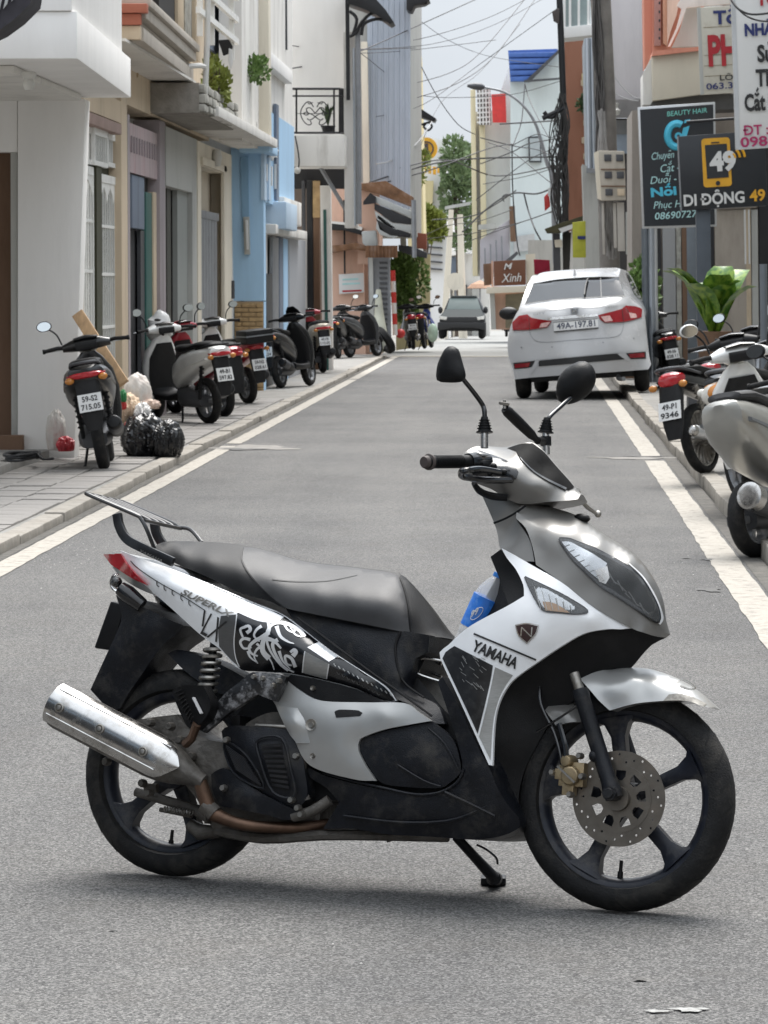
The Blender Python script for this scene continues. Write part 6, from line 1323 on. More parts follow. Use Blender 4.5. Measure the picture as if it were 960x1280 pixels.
# ================================================================== right side, far
g1 = thing('white_tower_house', 'tall white house with cream corner piers behind the street wires', 'house', (.8, 122, -.6))
fy('wall', [(590, 140), (618, 138), (640, 72), (704, 70), (704, 345), (590, 345)], 122, 6, wallm('bright_white_wall', (.70, .70, .68), dirt=.2), g1)
for (a, b, y0) in ((588, 594, 112), (599, 606, 152)): fy('pier', [(a, y0), (b, y0), (b + 3, 345), (a + 3, 345)], 121.5, .5, wallm('cream_pier', (.68, .60, .40), dirt=.2), g1, .02)
lt = fy('lattice_panel', [(596, 112), (613, 111), (614, 156), (598, 156)], 121.3, .2, mat('lattice_dark', (.20, .18, .17), .7), g1)
for k in range(7): fy('lattice_bar', [(596.2, 116 + k * 6), (613.2, 115 + k * 6), (613.2, 117 + k * 6), (596.2, 118 + k * 6)], 121.15, .1, W_white, lt)
for k in range(4): fy('lattice_bar', [(598.5 + k * 4, 112), (600 + k * 4, 112), (600.8 + k * 4, 156), (599.3 + k * 4, 156)], 121.1, .04, W_white, lt)
fy('red_panel', [(614, 118), (632, 117), (633, 153), (616, 153)], 120.9, .2, mat('bright_red_panel', (.66, .045, .04), .5), g1)
fy('gable', [(638, 102), (698, 64), (704, 64), (704, 345), (638, 345)], 120.0, 1.5, wallm('pale_blue_white', (.62, .68, .68), dirt=.2), g1)
rf = fy('roof', [(635, 63), (697, 61), (697, 66), (659, 102), (638, 102)], 119.9, 1.0, M_bluetile, g1)
for k in range(5):
    y = 66 + k * 7.5; x1 = 697 - max(0, (y - 66)) * 1.02; fy('roof_sheet', [(635.5 + k * .5, y), (x1, y - 1), (x1 - 5, y + 5), (636 + k * .5, y + 5.5)], 119.72 - k * .03, .12, M_bluetile, rf, .02)
fy('roof_edge', [(659, 99), (698, 62), (700, 64), (661, 103)], 119.4, .4, M_dkgrey, g1); fy('awning_rail', [(655, 100), (700, 97), (700, 99), (655, 102.5)], 119.2, .3, M_dkgrey, g1)
wn_ = fy('window_frame', [(660, 171), (676, 170), (677, 203), (661, 203)], 119.8, .15, M_dkgrey, g1); fy('window', [(662, 173), (674.5, 172.5), (675.5, 201), (663, 201)], 119.7, .1, mat('pale_window_glass', (.38, .42, .43), .15, 0, .1, 3), wn_); 
fy('window', [(642, 296), (668, 292), (668, 312), (642, 316)], 119.8, .1, mat('wall_shade_panel', (.5, .5, .49), .8), g1)  # no glass in this one: a darker panel paints shade on the wall
bl_ = fy('balcony', [(600, 300), (637, 274), (637, 330), (600, 350)], 118.5, .4, mat('lilac_balcony', (.42, .40, .43), .8, 0, .08, 2), g1, .02); fy('brown_post', [(636.5, 258), (643.5, 257), (645, 302), (638, 302)], 118.3, .4, W_brown, g1); fy('canopy', [(598, 281), (620, 279), (620, 286), (598, 287)], 118.2, .6, W_grey, g1); fy('lean_to_roof', [(624, 332), (646, 314), (648, 317), (628, 337)], 117.8, .6, M_dkgrey, g1)
for k in range(4): pipe('balcony_post', [onY(606 + k * 7, 310 - k * 5, 118.2), onY(607 + k * 7, 350 - k * 5, 118.2)], .03, M_gmetal, bl_, 0, 6)
sh = thing('brown_shop_sign', 'brown shop sign lettered in white script over a pink kiosk', 'sign', tuple(onY(637, 357, 100)))
fy('board', [(617, 326.5), (657, 324.5), (657.5, 356), (617.5, 357.5)], 100, .15, wallm('brown_sign_board', (.17, .075, .045), dirt=.1), sh, .01); fy('side_board', [(604, 330), (614, 329), (615, 356), (605, 357)], 100.4, .15, W_brown, sh, .01); fy('board_post', [(614, 326), (616.5, 326), (617, 360), (614.5, 360)], 100.2, .15, W_pink, sh)
def sgn(name, s, p0, p1, h, Y, m, par, bold=0.0, shear=0.0, squeeze=True, X=None):
    pl = (lambda a, b: onY(a, b, Y)); a, b = pl(*p0), pl(*p1); ux = (b - a); W_ = ux.length; ux.normalize(); uy = Vector((-ux.z, 0, ux.x)); hh = (pl(p0[0], p0[1] - h) - a).length
    return lettering(name, s, a, ux, uy, m, par, h=hh, width=W_ if squeeze else None, bold=bold, shear=shear, world=True)
sgn('lettering', 'M', (630, 337), (641, 336), 7.5, 99.95, M_swhite, sh, .01, .3); sgn('lettering', 'Xinh', (627, 353), (652, 351.5), 10.5, 99.95, M_swhite, sh, .005, .3)
kk = thing('pink_kiosk', 'small pink kiosk front under the brown shop sign', 'kiosk', (onY(640, 400, 100).x, 100, -.3)); fy('wall', [(616, 358), (664, 358), (664, 412), (616, 412)], 100.3, 1, W_pink, kk); fy('beam', [(608, 359), (662, 357), (662, 365), (608, 367)], 99.8, .4, W_cream, kk, .01); fy('pier', [(612, 366), (618, 366), (620, 412), (614, 412)], 100.0, .3, W_grey, kk); fy('shop_opening', [(632, 368), (660, 366), (660, 410), (632, 410)], 100.2, .1, mat('dim_shop', (.22, .19, .13), .8, 0, .3, 2), kk); fy('wall', [(657, 318), (669, 317), (670, 358), (658, 358)], 100.1, .3, W_cream, kk)
rc_ = thing('red_canopy', 'crimson fabric shop canopy above the white car roof', 'awning', tuple(onY(677, 340, 92))); fy('canopy', [(667, 324), (687, 325), (688, 342), (681, 340), (676, 343), (668, 343)], 92, .4, M_crim, rc_, .02)
# street lamp on a curved arm
sl = thing('street_lamp', 'street lamp on a long curved arm reaching over the street', 'street lamp', tuple(onY(690, 400, 98)))
Y = 98; pipe('arm', [onY(694, 330, Y), onY(690, 225, Y), onY(684, 205, Y), onY(676, 175, Y), onY(668, 152, Y), onY(652, 130, Y), onY(630, 115, Y), onY(604, 109, Y)], [.07, .06, .05, .04, .035, .03], M_gmetal, sl, 5, 10)
mb = MB(); a, b = onY(606, 109, Y), onY(584, 107, Y); mb.tube([a, a.lerp(b, .2), a.lerp(b, .6), b], [.04, .10, .10, .04], 10); mb.build('lamp_head', M_dkgrey, sl, True)
# dark leaning pole wrapped in cables
def pole(label, pts, r, m, Y, bundle=None, seed=1, name='utility_pole', nb=9, spread=8, yr=None):
    t = thing(name, label, 'utility pole', tuple(onY(*pts[-1], Y))); pipe('pole', [onY(a, b, Y) for a, b in pts], r, m, t, 0, 12)
    if bundle:
        rnd = random.Random(seed); mb = MB()
        for k in range(nb):
            P = [onY(a + rnd.uniform(-spread, spread) * (1 if 0 < i < len(bundle) - 1 else .5), b + rnd.uniform(-4, 4), Y - .12 - rnd.uniform(0, .18)) for i, (a, b) in enumerate(bundle)]
            mb.tube(P, rnd.uniform(.008, .018), 5, 4)
        o = mb.build('cable_bundle', mat('tangled_cable', (.05, .047, .045), .7, 0, .4, 3) if seed % 2 else mat('dusty_cable', (.07, .065, .062), .7), t, True); o['kind'] = 'stuff'
    return t
pl1 = pole('dark leaning utility pole smothered in tangled cables', [(698, -40), (704, 120), (708, 330)], .075, M_iron, 84, [(702, 120), (700, 160), (698, 200), (700, 240), (702, 285)], 3, nb=30, spread=12)
for k in range(14):
    pass
pipe('transformer_arm', [onY(678, 148, 83.8), onY(706, 135, 83.8)], .06, M_iron, pl1, 0); pipe('transformer_arm', [onY(680, 140, 83.8), onY(690, 147, 83.8), onY(706, 128, 83.8)], .05, M_iron, pl1, 3); fy('pole_box', [(690, 14), (699, 10), (699, 30), (692, 26)], 83.7, .2, M_brown, pl1, .02); fy('red_reel', [(680, 246), (686, 240), (688, 258), (681, 264)], 83.5, .1, M_red, pl1, .02); fy('pole_tag', [(685, 235), (688, 235), (688, 245), (685, 245)], 83.45, .03, M_swhite, pl1)
ma = thing('mossy_awning', 'dark mossy tin awning behind the white car', 'awning', tuple(onY(705, 285, 82))); fy('roof', [(681, 286), (700, 279), (734, 268), (736, 273), (716, 283), (700, 291), (684, 291)], 82, 1.2, mat('mossy_tin', (.065, .06, .03), .9, 0, .4, 3), ma, .01); fy('edge', [(698, 286), (728, 276), (728, 281), (702, 291)], 81.9, .05, M_swhite, ma)
fy('support', [(691, 292), (700, 292), (701, 345), (692, 345)], 82.3, .3, M_dkgrey, ma); fy('support', [(703, 292), (714, 290), (715, 345), (704, 345)], 82.5, .3, mat('dusk_brown', (.05, .045, .04), .8), ma); fy('hung_paper', [(693, 300), (702, 299), (703, 309), (694, 309)], 82.2, .02, W_cream, ma); fy('support', [(714, 288), (718, 287), (716, 340), (712, 340)], 82.2, .06, W_dirty, ma)
g2 = thing('brick_red_building', 'brick red building wall behind the cable covered pole', 'building', (1.6, 92, 0))
fy('wall', [(706, 40), (738, 38), (744, 270), (706, 292)], 90, 4, W_orange, g2); fy('lit_edge', [(727, 92), (731, 92), (732, 108), (728, 108)], 89.9, .05, M_tgold if False else W_yel, g2)
for (a, b) in ((726, 100), (729, 150), (727, 172), (729, 192)): fy('wall_patch', [(a, b), (a + 5, b - 2), (a + 4, b + 8), (a, b + 7)], 89.92, .05, W_beige, g2, .01)
p = onY(731, 130, 89.6); shrub('wall_plant', 'small plant growing from the brick red wall', 'plant', p, (.18, .2, .3), 160, .1, M_leafd, 21)
g3 = thing('white_balcony_block', 'upper floor with white framed balcony glazing over the brick red wall', 'building', (1.4, 86, 6)); fy('slab', [(703, 34), (742, 30), (742, 44), (703, 48)], 86, 1.5, W_white, g3, .02)
fy('glazing', [(704, -40), (738, -40), (738, 32), (704, 35)], 86.3, .1, mat('greenish_glass', (.33, .40, .40), .15, 0, .15, 2), g3)
for x in (704, 711, 722, 734): fy('mullion', [(x, -40), (x + 3, -40), (x + 3, 36), (x, 36)], 86.1, .1, W_white, g3)
g4 = thing('silver_pipe_house', 'narrow grey house edge with broad silver drainpipe', 'building', (1.6, 80, 0)); fy('wall', [(730, 48), (748, 46), (752, 216), (734, 216)], 80, 3, wallm('blue_grey_wall', (.40, .44, .48)), g4); pipe('drainpipe', [onY(734, 48, 79.8), onY(737, 214, 79.8)], .055, M_silverp, g4, 0, 12); pipe('drainpipe', [onY(739.5, 48, 79.85), onY(742.5, 214, 79.85)], .045, M_silverp, g4, 0, 12); fy('base_rail', [(733, 210), (758, 212), (758, 217), (733, 216)], 79.5, .2, M_gmetal, g4)
fy('lower_wall', [(728, 205), (752, 215), (752, 350), (733, 350)], 79.9, 2, W_grey, g4)
ys = thing('yellow_green_sign', 'small yellow green shop sign half hidden by the grassy plant', 'sign', tuple(onY(724, 330, 77))); fy('board', [(715.5, 278), (732, 276), (732.5, 322), (716, 322)], 77, .06, mat('lime_sign', (.42, .42, .04), .6, 0, .15, 5), ys, .008); fy('print_mark', [(722, 295), (732, 295), (732, 299), (722, 299)], 76.95, .02, M_tblue, ys)
# concrete pole with meter boxes
mp_ = pole('grey concrete utility pole carrying a stacked meter box and hanging cables', [(748, -60), (757, 130), (764, 400)], .20, mat('dirty_concrete', (.17, .155, .14), .9, 0, .25, 3, dirt=.4), 70, [(745, -20), (748, 60), (749, 130), (752, 200), (757, 260), (760, 310)], 2, nb=22, spread=7)
rnd = random.Random(6); mb = MB()
for k in range(16): mb.tube([onY(752 + rnd.uniform(-4, 5), rnd.uniform(135, 150), 69.2), onY(751 + rnd.uniform(-5, 12), 200 + rnd.uniform(0, 40), 69.1), onY(758 + rnd.uniform(-6, 10), 260 + rnd.uniform(0, 20), 69.1), onY(762 + rnd.uniform(-4, 8), rnd.uniform(300, 325), 69.3)], rnd.uniform(.012, .03), 6, 4)
o = mb.build('hanging_cable', mat('grey_cable', (.22, .21, .20), .6, 0, .2, 5), mp_, True); o['kind'] = 'stuff'
mt = thing('meter_box', 'beige stacked electricity meter box with six dark windows on the utility pole', 'meter box', tuple(onY(767, 250, 69))); 
bxm = fy('case', [(748, 188), (780.5, 189), (782.5, 250), (752, 251)], 68.85, .25, wallm('beige_plastic', (.42, .38, .32), bump=0), mt, .02); fy('case_side', [(742.5, 191), (747.9, 188.3), (751.9, 250.5), (747, 248)], 68.9, .2, W_cream, mt)
for r_ in range(3):
    for c_ in range(2):
        x, y = 755 + c_ * 15 + r_ * .8, 193 + r_ * 21.5; fy('meter_window', [(x, y), (x + 9, y), (x + 9.3, y + 8.5), (x + .3, y + 8.5)], 68.82, .03, M_dkgrey if (r_, c_) != (2, 1) else W_beige, bxm, .005)
for y in (211, 232): fy('case_seam', [(749 + y * .01, y), (781 + y * .003, y), (781 + y * .003, y + 1.4), (749 + y * .01, y + 1.4)], 68.83, .02, W_brown, bxm)
for (a, b, y1, w_) in ((752, 254, 318, 3), (766, 254, 310, 4), (771, 253, 314, 9)): fy('cable_duct', [(a, b), (a + w_, b), (a + w_ + 1.5, y1), (a + 1.5, y1)], 69.0, .1, wallm('duct_grey', (.42, .39, .35), bump=0), mt, .008)
# white upper house
g5 = thing('white_upper_house', 'white rendered upper storey jutting over the meter box', 'house', (2, 74, 4)); fy('wall', [(749, -60), (806, -60), (805, 124), (757, 125), (750.5, 146)], 72.5, 4, wallm('cool_white_wall', (.60, .57, .58), dirt=.3), g5, .01); fy('soffit', [(750.5, 147), (757, 125), (806, 124), (804, 147)], 72.2, .2, mat('soffit_board', (.20, .19, .185), .8), g5); mb = MB(); c = onY(768, 138, 71.9); mb.lathe([(0, .16), (.09, .14), (.07, .05), (.13, .0), (.1, -.09), (0, -.11)], c, (0, 0, 1), 14); mb.build('soffit_lamp', M_lamp, g5, True)
fy('side_trim', [(748.5, -60), (751, -60), (753, 146), (750, 146)], 72.3, .2, W_white, g5)
fy('ground_wall', [(768, 148), (806, 148), (806, 440), (768, 440)], 75, 1, mat('dark_shopfront', (.05, .045, .045), .7, 0, .3, 2), g5); fy('window', [(769, 150), (800, 150), (800, 192), (769, 192)], 74.9, .05, mat('pale_blue_glass', (.30, .37, .45), .2, 0, .1, 3), g5); fy('window_head', [(768, 150), (800, 150), (800, 168), (768, 168)], 74.85, .04, wallm('grey_head', (.24, .25, .26)), g5); fy('crimson_panel', [(784, 205), (792, 206), (796, 290), (788, 290)], 74.6, .05, M_crim, g5)
for k, (a, b, y0, y1) in enumerate(((782, 786, 265, 318), (787, 789.5, 268, 316), (790.5, 793, 270, 312))): fy('window_bar', [(a, y0), (b, y0), (b + .5, y1), (a + .5, y1)], 74.5, .05, W_grey, g5)
# coral building
g6 = thing('coral_building', 'coral pink building with deep cream canopy band over the shop signs', 'building', (2.5, 60, 3)); fy('wall', [(804, -60), (818, -60), (818, 70), (806, 85)], 58.2, 1, W_salmon, g6); fy('wall', [(816, -60), (880, -60), (880, 66), (816, 69)], 58.0, 2, W_salmon, g6); fy('pier', [(818, -60), (826, -60), (826, 57), (818, 57)], 57.9, .2, wallm('dull_rose', (.42, .22, .19)), g6); fy('pier', [(828, -60), (836, -60), (834, 58), (829, 54)], 57.85, .2, wallm('light_coral', (.66, .36, .24)), g6, .01); fy('light_wall', [(836, -60), (858, -60), (846, 18), (838, 40), (834, 56), (834, -20)], 57.8, .1, wallm('peach', (.70, .50, .40)), g6)
for k in range(5): fy('vent_hole', [(823.5, 2 + k * 11), (825.5, 2 + k * 11), (825.5, 5 + k * 11), (823.5, 5 + k * 11)], 57.7, .1, M_dark, g6)
fy('awning_side_shade', [(858, 10), (876, 8), (876, 58), (840, 59), (850, 38)], 57.2, .2, W_grey, g6); fy('awning_edge', [(846, 7), (866, -30), (920, -30), (920, 4), (876, 8), (858, 10), (851, 30), (838, 58), (835, 58), (846, 34), (852, 11)], 57.0, .1, W_soff, g6, .01)  # shading of the awning's side is put into its grey colour
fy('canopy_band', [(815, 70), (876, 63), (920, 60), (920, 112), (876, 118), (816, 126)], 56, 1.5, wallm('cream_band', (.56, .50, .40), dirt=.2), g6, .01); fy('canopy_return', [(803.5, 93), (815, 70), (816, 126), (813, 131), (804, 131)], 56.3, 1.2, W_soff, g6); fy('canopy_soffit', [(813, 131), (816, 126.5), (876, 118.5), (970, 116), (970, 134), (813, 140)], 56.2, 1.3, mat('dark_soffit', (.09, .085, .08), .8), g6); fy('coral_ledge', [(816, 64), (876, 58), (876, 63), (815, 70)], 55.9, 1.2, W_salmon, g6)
g7 = thing('shop_front', 'beige and grey shop front wall behind the black motorbikes', 'shop', (3, 60, 0)); fy('wall', [(790, 138), (985, 134), (985, 470), (790, 470)], 58.5, 3, wallm('taupe_wall', (.30, .265, .23)), g7)
for (a, b, y0, m_) in ((820, 826, 282, M_dark), (828, 844, 282, wallm('grey_shutter', (.30, .30, .30))), (845, 851, 282, M_stone), (852, 858, 282, W_brown), (858, 872, 282, M_steelp), (888, 892, 262, M_dark), (893, 932, 262, wallm('warm_taupe', (.38, .335, .285))), (932, 938, 255, W_beige), (939, 947, 262, W_grey), (948, 985, 180, M_dark)): fy('wall_panel', [(a, y0), (b, y0), (b + 2, 465), (a + 2, 465)], 58.3, .1, m_, g7, .004)
fy('glass_panel', [(893, 150), (945, 148), (946, 260), (893, 262)], 58.25, .05, wallm('dim_taupe', (.23, .20, .17)), g7)
for k in range(2): fy('door_trim', [(930 + k * 5, 262), (932 + k * 5, 262), (933 + k * 5, 330), (931 + k * 5, 330)], 58.1, .05, M_swhite, g7)
bx('wall', (4.0, 20, 0), (9, 56, 8), W_grey, g7); bx('wall', (3.2, 59, 0), (9, 100, 9), W_grey, g5)
# signs
s1 = thing('hair_salon_sign', 'tall black hair salon sign board with cyan script on silver posts', 'sign', tuple(onZ(812, 470, .1)))
YS1 = 50.0; fy('frame', [(797, 134), (894, 127.5), (896, 283), (803, 286)], YS1, .10, M_alu, s1, .008); fy('board', [(800, 137), (891.5, 130.5), (893.5, 280.5), (805.5, 283)], YS1 - .015, .03, M_sblack, s1)
S1 = YS1 - .02; sg1 = lambda *a, **k: sgn('lettering', *a, S1, k.pop('m', M_tmint), s1, **k)
sg1('BEAUTY HAIR', (834, 145.5), (884, 140.5), 6, bold=.005, m=mat('mint_lettering', (.18, .55, .48), .45), shear=.1)
c = onY(846, 169, S1); u = onY(847, 169, S1).x - c.x
mb = MB(); P = [c + Vector((math.cos(a) * 11.5 * u, 0, math.sin(a) * 14.5 * u)) for a in [math.radians(60 + k * 10) for k in range(25)]]; mb.tube(P, .052, 8); mb.xf(Matrix.Translation((0, 0, 0))); o = mb.build('logo_ring', M_tcyan, s1, True)
mb = MB(); mb.lathe([(.02, -.01), (.052, -.01), (.052, .01), (.02, .01)], onY(848, 170, S1 - .02), (0, -1, 0), 16, closed=True); mb.build('logo_eye', M_tcyan, s1, True); fy('logo_stroke', [(854, 160), (862, 157), (858, 172), (851, 173)], S1 - .02, .02, M_tcyan, s1); fy('logo_stroke', [(856, 150), (863, 149), (862, 153), (855, 154)], S1 - .02, .02, M_tcyan, s1)
sg1('Chuyên', (815, 200), (843, 197), 9, shear=.28); sg1('Cắt -', (826, 215.5), (850, 213), 9.5, shear=.28); sg1('Duỗi -', (813, 230), (846, 227), 9, shear=.28); sg1('Nối', (814, 246), (846, 243), 10.5, bold=.04, m=M_tcyan); sg1('Phục Hồi', (817, 261), (862, 258), 9, shear=.28); sg1('0869072727', (819, 274.5), (885, 270), 8.5, shear=.15, bold=.008)
for (a, b, m_, r_) in ((806, 285, M_steelp, .05), (813.5, 285, M_silverp, .05), (819, 285, M_alu, .03)): pipe('post', [onY(a, b, 50.05), onY(a + 2, 478, 50.05)], r_, m_, s1, 0, 10)
pipe('sign_arm', [onY(858, 152.5, 49.6), onY(920, 148, 49.6)], .02, M_iron, s1, 0)
s2 = thing('phone_shop_sign', 'black phone shop sign with a yellow phone outline and the number 49', 'sign', tuple(onZ(878, 520, .1)))
YS2 = 44.0; fy('board', [(847.5, 170.5), (956, 163), (959, 257), (852, 263.5)], YS2, .10, M_sblack, s2, .006); fy('board_edge', [(846.5, 170.6), (848, 170.5), (852.5, 263.5), (851, 263.7)], YS2 - .005, .11, M_gmetal, s2)
S2 = YS2 - .02
def rr(x0, y0, x1, y1, r, sk=0): 
    o = []
    for (cx, cy, a0) in ((x1 - r, y0 + r, -90), (x1 - r, y1 - r, 0), (x0 + r, y1 - r, 90), (x0 + r, y0 + r, 180)):
        for k in range(5): a = R(a0 + k * 22.5); x, y = cx + r * math.cos(a), cy + r * math.sin(a); o.append((x + (y - y0) * .05, y - (x - x0) * .06))
    return o
ph = fy('phone_outline', rr(876.5, 173.5, 912, 234.5, 4), S2, .012, M_tgold, s2); fy('phone_screen', [(881, 181.5), (908.5, 179.5), (911, 221.5), (884, 223.5)], S2 - .008, .01, M_sblack, ph)
fy('phone_speaker', [(889, 177.8), (899, 177), (899, 178.5), (889, 179.3)], S2 - .009, .01, M_sblack, ph); mb = MB(); mb.lathe([(0, 0), (.028, 0), (.028, .012), (0, .012)], onY(897.5, 229, S2 - .003), (0, -1, 0), 14); mb.build('phone_button', M_sblack, ph, True)
sgn('lettering', '49', (887.5, 213.5), (921, 211), 22, S2 - .015, M_swhite, s2, .05)
for k in range(3): 
    r_ = 8 + k * 6; c = (908, 199); mb = MB(); mb.tube([onY(c[0] + 3 + r_ * math.cos(a), c[1] - 1 - r_ * math.sin(a), S2 - .005) for a in [R(5 + q * 9) for q in range(6)]], .017, 6); mb.build('signal_arc', M_tgold, s2, True)
sgn('lettering', 'DI ĐỘNG', (855, 257.5), (931, 252.5), 13.5, S2, M_swhite, s2, .03); sgn('lettering', '49', (937.5, 251.5), (957, 250), 13.5, S2, M_tgold, s2, .03)
fy('post', [(870, 262), (888, 261), (891, 520), (873, 520)], YS2 + .08, .16, mat('blue_grey_post', (.085, .10, .12), .5, .3, .1, 4), s2, .008)
s3 = thing('barber_sign', 'white vertical shop sign lettered in black and magenta at the street edge', 'sign', (2.6, 38, 2))
YS3 = 38.0; fy('board', [(913.5, -60), (1010, -60), (1012, 180), (921, 186)], YS3, .14, M_swhite, s3, .006); fy('board_edge', [(912.5, -60), (917, -60), (925, 185.7), (920, 186.2)], YS3 - .006, .15, M_alu, s3); fy('board_edge', [(920.5, 183), (1012, 177), (1012, 181), (920.5, 187)], YS3 - .008, .16, M_alu, s3)
S3 = YS3 - .02; sg3 = lambda *a, **k: sgn('lettering', *a, S3, k.pop('m', M_tblack), s3, squeeze=k.pop('squeeze', True), **k)
sg3('TÓC', (946, 6), (986, 4), 20, bold=.05, m=M_tred); sg3('NHÀ', (931, 44.5), (968, 42.5), 14, bold=.045, m=M_tblue); sg3('Sửa', (947, 77), (976, 75.5), 20, bold=.035); sg3('Thợ', (945, 107.5), (980, 106), 20, bold=.035); sg3('Cắt Uốn', (931, 138.5), (992, 135), 20, bold=.035); sg3('ĐT :06', (929, 169), (978, 166.5), 12, bold=.02, m=M_tmag); sg3('0983', (926, 184), (970, 181), 12, bold=.02, m=M_tmag)
pipe('sign_cable', [onY(914, 0, 37.6), onY(924, 12, 37.5), onY(940, 18, 37.5), onY(965, 16, 37.5)], .012, M_cable, s3); pipe('sign_cable', [onY(914, 0, 37.7), onY(930, 18, 37.6), onY(950, 26, 37.6), onY(975, 26, 37.6)], .010, M_cable, s3)
s4 = thing('weathered_clinic_sign', 'weathered off white sign with a large red word and a phone number', 'sign', tuple(onY(900, 110, 45)))
YS4 = 46.0; fy('board', [(872.5, 9.5), (960, 5), (962, 113), (877, 118.5)], YS4, .10, M_sbeige, s4, .006); fy('board_edge', [(871.5, 9.6), (875.5, 9.4), (880, 118), (876, 118.4)], YS4 - .005, .11, W_grey, s4)
for y in (34, 69, 82, 95): fy('board_groove', [(878 + y * .03, y), (959, y - 4), (959, y - 3.2), (878 + y * .03, y + .8)], YS4 - .004, .01, mat('groove_grime', (.28, .23, .16), .8), s4)
S4 = YS4 - .02; sgn('lettering', 'Tổ', (892, 30), (922, 28.5), 16, S4, M_tblue, s4, .035); sgn('lettering', 'PHỤ', (886, 81.5), (946, 78), 36, S4, M_tred, s4, .04); sgn('lettering', 'LÔ 34', (900, 100.5), (934, 98.5), 6.5, S4, M_tblack, s4, .02); sgn('lettering', '063.3836', (883, 112), (940, 108.5), 7.5, S4, M_tblue, s4, .015)
bp = thing('black_post', 'thin dark post standing among the motorbikes at the kerb', 'post', tuple(onZ(957, 600, .09))); pipe('post', [onZ(957, 606, .09), onY(954, 330, onZ(957, 606, .09).y)], .028, M_steelp, bp, 0, 12); mb = MB(); mb.lathe([(.0, .0), (.09, 0), (.09, .012), (.03, .03), (0, .03)], onZ(957, 606, .09), (0, 0, 1), 14); mb.build('post_foot', M_steelp, bp, True)
# plants on the right
def bladeplant(name, label, c, n, hgt, rad, wl, m, seed, base=.1, spot=False, arch=.35):
    rnd = random.Random(seed); t = thing(name, label, 'plant', tuple(c)); c = Vector(c)
    mb = MB(); mb.lathe([(0, 0), (base * .8, 0), (base, base * 1.6), (base * .88, base * 1.6), (0, base * 1.5)], c, (0, 0, 1), 14); mb.build('pot', W_brown, t, True); c = c + Vector((0, 0, base * 1.4))
    for k in range(n):
        a = 6.28 * k / n * 2.4 + rnd.uniform(-.3, .3); d = Vector((math.cos(a), math.sin(a), 0)); s_ = Vector((-d.y, d.x, 0)); e = rad * rnd.uniform(.4, 1.05); h_ = hgt * rnd.uniform(.65, 1.05); mb = MB(); vs = []; fs = []; N = 6
        for i in range(N + 1):
            f = i / N; p = c + d * (e * f ** 1.3) + Vector((0, 0, h_ * (f - arch * f * f * f))); w_ = wl * (math.sin(math.pi * min(1, f * .93 + .07)) ** .7) * (1 if f < 1 else .02)
            vs += [p - s_ * w_ + Vector((0, 0, w_ * .35)), p, p + s_ * w_ + Vector((0, 0, w_ * .35))]
            if i: q = (i - 1) * 3; fs += [(q, q + 1, q + 4, q + 3), (q + 1, q + 2, q + 5, q + 4)]
        mb.add(vs, fs); mb.build('leaf', m, t, True, smooth=60)
    return t
M_spot = bpy.data.materials.new('variegated_leaf'); M_spot.use_nodes = True; n = M_spot.node_tree.nodes; l = M_spot.node_tree.links.new
t_ = n.new('ShaderNodeTexCoord'); v = n.new('ShaderNodeTexNoise'); v.inputs['Scale'].default_value = 14; v.inputs['Detail'].default_value = 3; l(t_.outputs['Object'], v.inputs['Vector']); r_ = n.new('ShaderNodeValToRGB'); r_.color_ramp.elements[0].position = .42; r_.color_ramp.elements[0].color = (.05, .14, .015, 1); r_.color_ramp.elements[1].position = .62; r_.color_ramp.elements[1].color = (.20, .31, .04, 1); l(v.outputs['Fac'], r_.inputs[0]); l(r_.outputs[0], n['Principled BSDF'].inputs['Base Color']); n['Principled BSDF'].inputs['Roughness'].default_value = .4
p = onY(893, 420, 38); bladeplant('broadleaf_plant', 'broad leaved variegated potted plant behind the black motorbikes', (p.x, 38, .73), 11, 1.05, .62, .18, M_spot, 4, .2, arch=.32)
p = onY(895, 470, 38); bx('plant_stand', (p.x - .3, 37.8, .08), (p.x + .3, 38.3, .735), M_dkgrey, tag(thing('plant_stand', 'dark low stand under the broad leaved potted plant', 'plant stand', (p.x, 38, .08)), None), .01)
p = onY(786, 400, 55); bladeplant('agave_plant', 'bright spiky green plant right behind the white car roof', (p.x, 55, .1), 22, 1.5, .5, .07, M_leaf, 5, .22, arch=.12)
p = onY(800, 352, 53); shrub('street_shrub', 'leafy green shrub between the white car and the salon sign posts', 'shrub', (p.x, 53, 1.25), (.3, .3, .75), 900, .12, M_leaf, 7)
p = onY(726, 325, 74); bladeplant('grassy_plant', 'yellow green strap leaved plant above the white car roof', (p.x, 74, 1.1), 34, .85, .6, .05, M_leafy, 8, .2, arch=.55)
p = onY(726, 400, 74); bx('planter_wall', (p.x - .5, 73.6, .0), (p.x + .5, 74.4, 1.1), W_dirty, tag(thing('planter_wall', 'low stained wall under the strap leaved plant', 'wall', (p.x, 74, 0)), None), .02)
p = onY(706, 335, 78); bladeplant('grassy_plant', 'thin drooping grey green plant beside the dark leaning pole', (p.x, 78, .9), 16, .6, .7, .04, M_leafy, 9, .18, arch=.7)
